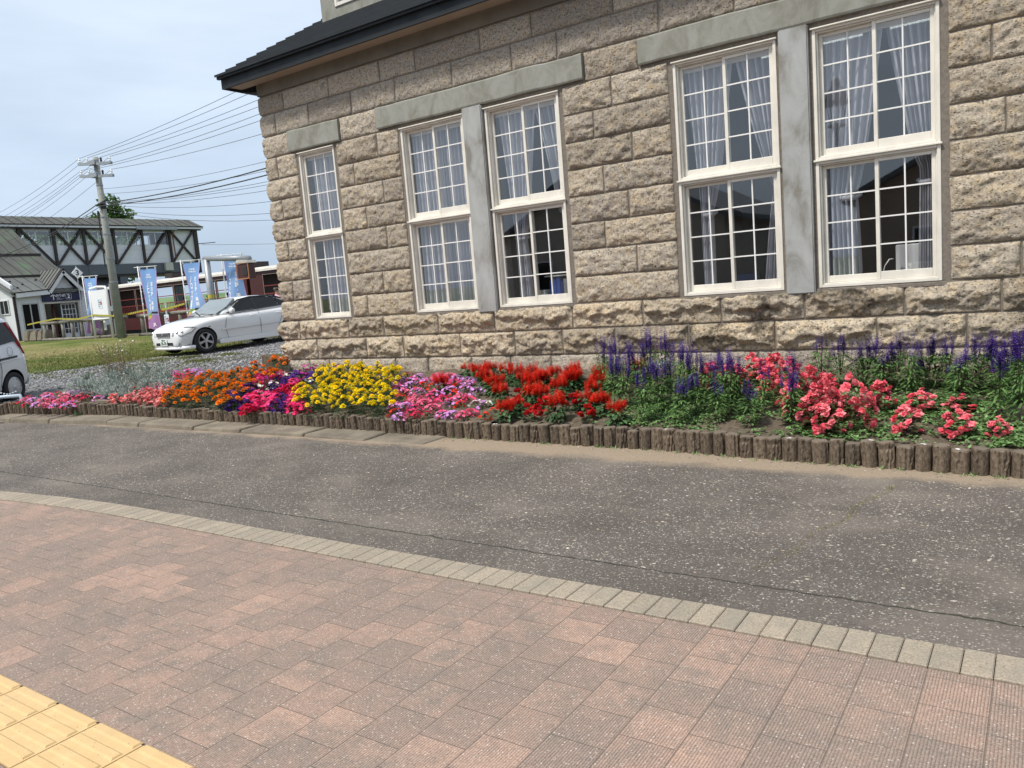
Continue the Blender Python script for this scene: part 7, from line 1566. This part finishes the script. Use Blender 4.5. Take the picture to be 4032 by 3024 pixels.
# ---------------------------------------------------------------- people
SKIN=simple('skin',(.42,.25,.18),.6,.05,6,0); HAIR=simple('dark_hair',(.02,.018,.016),.7,.1,20,.3)
def person_mesh(pose):
    """skeleton grown into one continuous body; returns verts/edges/radii. z up, facing +x"""
    if pose=='sit': J={'p':(0,0,.50),'w':(0,0,.68),'c':(.02,0,.90),'s':(.02,0,1.03),'n':(.03,0,1.12),'h0':(.04,0,1.19),'h1':(.05,0,1.30),'kl':(.42,.10,.52),'fl':(.44,.10,.12),'tl':(.58,.10,.05),'kr':(.42,-.10,.52),'fr':(.44,-.10,.12),'tr':(.58,-.10,.05),
        'sl':(.02,.19,1.0),'el':(.10,.24,.74),'hl':(.32,.14,.72),'fgl':(.40,.12,.72),'sr':(.02,-.19,1.0),'er':(.10,-.24,.74),'hr':(.32,-.14,.72),'fgr':(.40,-.12,.72),'bl':(0,.09,.48),'br':(0,-.09,.48)}
    else: J={'p':(0,0,.90),'w':(0,0,1.08),'c':(.02,0,1.28),'s':(.01,0,1.40),'n':(.02,0,1.48),'h0':(.03,0,1.55),'h1':(.04,0,1.66),'kl':(.03,.10,.48),'fl':(.0,.11,.09),'tl':(.16,.12,.04),'kr':(.03,-.10,.48),'fr':(.0,-.11,.09),'tr':(.16,-.12,.04),
        'sl':(.0,.19,1.37),'el':(.02,.27,1.10),'hl':(.14,.26,.88),'fgl':(.18,.25,.79),'sr':(.0,-.19,1.37),'er':(.02,-.27,1.10),'hr':(.14,-.26,.88),'fgr':(.18,-.25,.79),'bl':(0,.09,.86),'br':(0,-.09,.86)}
    rad={'p':.13,'w':.12,'c':.145,'s':.11,'n':.055,'h0':.075,'h1':.092,'bl':.10,'br':.10,'kl':.065,'kr':.065,'fl':.045,'fr':.045,'tl':.035,'tr':.035,'sl':.065,'sr':.065,'el':.045,'er':.045,'hl':.03,'hr':.03,'fgl':.022,'fgr':.022}
    E=[('p','w'),('w','c'),('c','s'),('s','n'),('n','h0'),('h0','h1'),('p','bl'),('p','br'),('bl','kl'),('kl','fl'),('fl','tl'),('br','kr'),('kr','fr'),('fr','tr'),('s','sl'),('sl','el'),('el','hl'),('hl','fgl'),('s','sr'),('sr','er'),('er','hr'),('hr','fgr')]
    N=list(J); me=bpy.data.meshes.new('p'); me.from_pydata([J[k] for k in N],[(N.index(a),N.index(b)) for a,b in E],[]); o=bpy.data.objects.new('p',me); COL.objects.link(o)
    md=o.modifiers.new('k','SKIN'); md.use_smooth_shade=True
    for i,k in enumerate(N): r=rad[k]; me.skin_vertices[0].data[i].radius=(r*(1.25 if k in('c','s') else 1),r); 
    me.skin_vertices[0].data[0].use_root=True
    s=o.modifiers.new('s','SUBSURF'); s.levels=1
    r=evaluated(o); bpy.data.objects.remove(o); return r,J
PM={k:person_mesh(k) for k in ('sit','stand')}
def person(label,loc,rz,pose,shirt,trousers,group=None,hair=True,bald=False,hat=None):
    o=thing('person',label,'person',loc,rz,group); me0,J=PM[pose]; me=me0.copy(); me.materials.clear()
    sh=simple('shirt',shirt,.85,.15,12,.2); tr=simple('trousers',trousers,.85,.1,8,.1)
    for m in (SKIN,sh,tr): me.materials.append(m)
    zn=J['n'][2]-.01; zw=J['p'][2]+.04
    for p in me.polygons:
        c=p.center; mi=1
        if c.z>zn: mi=0
        elif c.z<zw and not (pose=='sit' and abs(c.y)>.17 and c.x<.3): mi=2
        if (abs(c.y)>.21 or (pose=='sit' and c.x>.2 and c.z>.66)) and c.z<J['el'][2]-.06+(.1 if pose=='sit' else 0) : mi=0
        p.material_index=mi
    link('body',me,o)
    hx_,_,hz=J['h1']; m=MB(); 
    for a in (-1,1): m.lathe([(.012,-.006),(.014,0),(.004,.006)],6,(0,0,0),Matrix.Translation((hx_+.088,a*.032,hz+.005))@Matrix.Rotation(R(90),4,'Y'))
    m.obj('eyes',M['ink'],o); m=MB(); m.tube([(hx_+.085,0,hz+.01),(hx_+.115,0,hz-.025)],[.008,.014],6); m.obj('nose',SKIN,o)
    for a in (-1,1): m=MB(); m.lathe([(.008,-.03),(.018,0),(.008,.03)],6,(hx_-.005,a*.093,hz)); m.obj('ear',SKIN,o)
    m=MB(); V=[];
    h0=hz-.02 if not bald else hz-.045
    m.lathe([(.098,-.04),(.108,.01),(.10,.05),(.07,.088),(.015,.103)] if not bald else [(.101,-.05),(.106,-.01),(.103,.02),(.09,.045)],14,(hx_-.018,0,hz)); m.obj('hair',simple('greying_hair',(.06,.05,.045),.8,.2,20,.3) if bald else HAIR,o,smooth=True)
    if hat: m=MB(); m.lathe([(.16,.03),(.165,.04),(.11,.05),(.105,.11),(.06,.13),(.01,.13)],16,(hx_,0,hz)); m.obj('hat',simple('hat_cloth',hat,.8,.1,6,.1),o,smooth=True)
    return o
person('person in a pale pink shirt with thinning dark hair, standing behind the sedan boot',(-12.93,8.35,.27),R(-8),'stand',(.72,.42,.50),(.08,.08,.09),bald=True)
person('person with a tan hat beside the one in the pink shirt, mostly behind the wall',(-12.35,8.9,.20),R(0),'stand',(.55,.45,.38),(.1,.1,.12),hat=(.55,.42,.25))
person('person in an orange shirt leaning at a window of the footbridge',(-47.9,17.75,4.30),R(20),'stand',(.60,.10,.03),(.05,.05,.06))
shirts=[(.05,.06,.10),(.35,.36,.38),(.10,.10,.11),(.30,.08,.07),(.12,.16,.28),(.25,.25,.2),(.08,.08,.09),(.4,.38,.36),(.05,.05,.06)]
pl_=['first carriage passenger from the left, by the flag next to the pole','passenger between the first and the second flag','passenger left of the second flag','passenger right of the second flag, by the gantry post','passenger just right of the gantry post','passenger left of the third flag','passenger right of the third flag in a dark top','passenger beneath the hanging brown box','passenger nearest the building corner inside the carriage']
for i,x in enumerate((-32.2,-30.4,-28.3,-27.0,-24.2,-22.8,-21.0,-20.1,-18.0)):
    person('seated '+pl_[i],(x,17.75+.25*(i%2),.84),R(-90+25*((i*5)%3-1)),'sit',shirts[i],(.05,.05,.07),hat=(.5,.48,.42) if i==4 else None)
# ---------------------------------------------------------------- trees
t=NT('bark'); M['bark']=t.done(t.ramp(t.noise(t.coord((1,1,.2)),6,5),[(.3,(.05,.04,.03)),(.7,(.13,.11,.085))]),.95)
TL=leafmat('tree_leaf',[(0,(.035,.075,.018)),(.5,(.065,.125,.028)),(.85,(.11,.19,.045)),(1,(.17,.26,.07))],.6,.3)
def tree(loc,h,cr,label,n=4200,group=None,ls=.35):
    o=thing('tree',label,'tree',loc,0,group); tb=h*.28; m=MB(); m.tube([(0,0,-.5),(.05,.05,tb),(0,.1,h*.6),(.1,0,h*.88)],[h*.03,h*.022,h*.012,.03],8)
    cl=[]
    for i in range(26):
        d=rdir(-25,85); q=rng.uniform(.45,1.0); c=np.array([d[0]*cr*q,d[1]*cr*q,h*.62+d[2]*h*.36*q]); cl.append((c,cr*rng.uniform(.20,.40)))
    for c,_ in cl[:9]: m.tube([(0,.05,h*.3+rng.random()*h*.2),tuple(c*.6+np.array([0,0,h*.18])),tuple(c)],[h*.010,h*.006,.02],5)
    m.obj('trunk',M['bark'],o,smooth=True)
    P=np.empty((n,3)); 
    for k in range(n):
        c,r=cl[rng.randrange(len(cl))]; d=nr.normal(size=3); d/=np.linalg.norm(d); P[k]=c+d*r*(.55+.5*rng.random())*np.array([1.1,1.1,.8])
    a=nr.normal(size=(n,3)); a/=np.linalg.norm(a,axis=1)[:,None]; b=np.cross(a,nr.normal(size=(n,3))); b/=np.linalg.norm(b,axis=1)[:,None]; s=ls*(.6+.8*nr.random((n,1)))
    V=np.stack([P-a*s*.5,P-b*s*.3+a*s*.05,P+a*s*.5,P+b*s*.3+a*s*.05],1).reshape(-1,3)
    link('crown',np_mesh('crown',V,np.arange(n*4).reshape(-1,4),TL,{'blk':np.repeat(nr.random(n),4)}),o); return o
tree((-87.5,45,0),15.6,3.6,'broad leafy tree whose crown rises above the footbridge roof beside the pole',6000,ls=.42)
for i,(x,y,h,r,lb) in enumerate(((-72,21,10.6,4.9,'green tree behind the footbridge windows, at the left end'),(-74,27,10.6,4.9,'green tree behind the footbridge windows, second from the left'),(-76,33,10.8,4.9,'green tree behind the footbridge windows, third from the left'),(-78,39,10.8,4.9,'green tree behind the footbridge windows, left of the far end'),(-66,22.5,6.0,3.4,'low bushy tree under the footbridge beside the entrance gable'),(-70,26,6.2,3.4,'low bushy tree under the footbridge behind the twisted flag'),(-64,17,9.,3.8,'green tree beyond the left end of the footbridge'))):
    tree((x,y,0),h,r,lb,3200,ls=.5)
# ---------------------------------------------------------------- what the windows mirror: the other side of the street
o=thing('street_lamp','dark lantern-topped street lamp mirrored in the upper left of the widest window','street lamp',(3.27,-10.7,0)); IR=simple('lamp_iron',(.02,.022,.024),.5,.1,4,0)
m=MB(); m.tube([(0,0,0),(0,0,.9),(0,0,4.35)],[.11,.085,.06],12); m.lathe([(.09,0),(.20,.03),(.18,.07),(.06,.1)],12,(0,0,4.3)); m.obj('post',IR,o,smooth=True)
m=MB(); 
for k in range(6): a=k*math.pi/3; m.tube([(.13*math.cos(a),.13*math.sin(a),4.4),(.21*math.cos(a),.21*math.sin(a),4.80)],.012,5)
m.obj('lantern_bars',IR,o); m=MB(); m.lathe([(.30,4.80),(.29,4.84),(.16,5.12),(.10,5.20),(.10,5.30),(.02,5.38)],16); m.obj('lamp_shade',IR,o,smooth=True)
for i,(x,y,w,d,h,c,lb) in enumerate(((-9,-27,11,8,3.6,(.40,.38,.34),'pale gabled house across the street, mirrored in the left windows'),(7.5,-29,12,8,3.8,(.30,.25,.2),'brown gabled house across the street, mirrored in the right windows'))):
    o=thing('house',lb,'house',(x,y,0)); MB().box(-w/2,w/2,-d/2,d/2,0,h).obj('wall',simple('house_wall',c,.85,.08,1,0),o); m=MB(); m.prism([(-w/2-.5,h-.1),(0,h+3.0),(w/2+.5,h-.1),(w/2+.5,h-.3),(0,h+2.8),(-w/2-.5,h-.3)],-d/2-.4,d/2+.4,axis=1); m.obj('roof',M['girder'],o,fix=True); m=MB(); m.prism([(-w/2,h+.001),(0,h+2.7),(w/2,h+.001)],d/2-.2,d/2-.01,axis=1); m.obj('gable',simple('gable_wall',c,.85,.08,1,0),o)
    for k in (-.3,0,.3): wn_=MB().box(k*w-.7,k*w+.7,d/2+.001,d/2+.06,1.0,2.4).obj('window',M['wwall'],o); MB().box(k*w-.62,k*w+.62,d/2+.061,d/2+.07,1.08,2.32).obj('glass_pane',M['tint'],wn_)
for o in [q for q in bpy.data.objects if q.get('label')=='x']:
    for c in list(o.children_recursive): bpy.data.objects.remove(c)
    bpy.data.objects.remove(o)
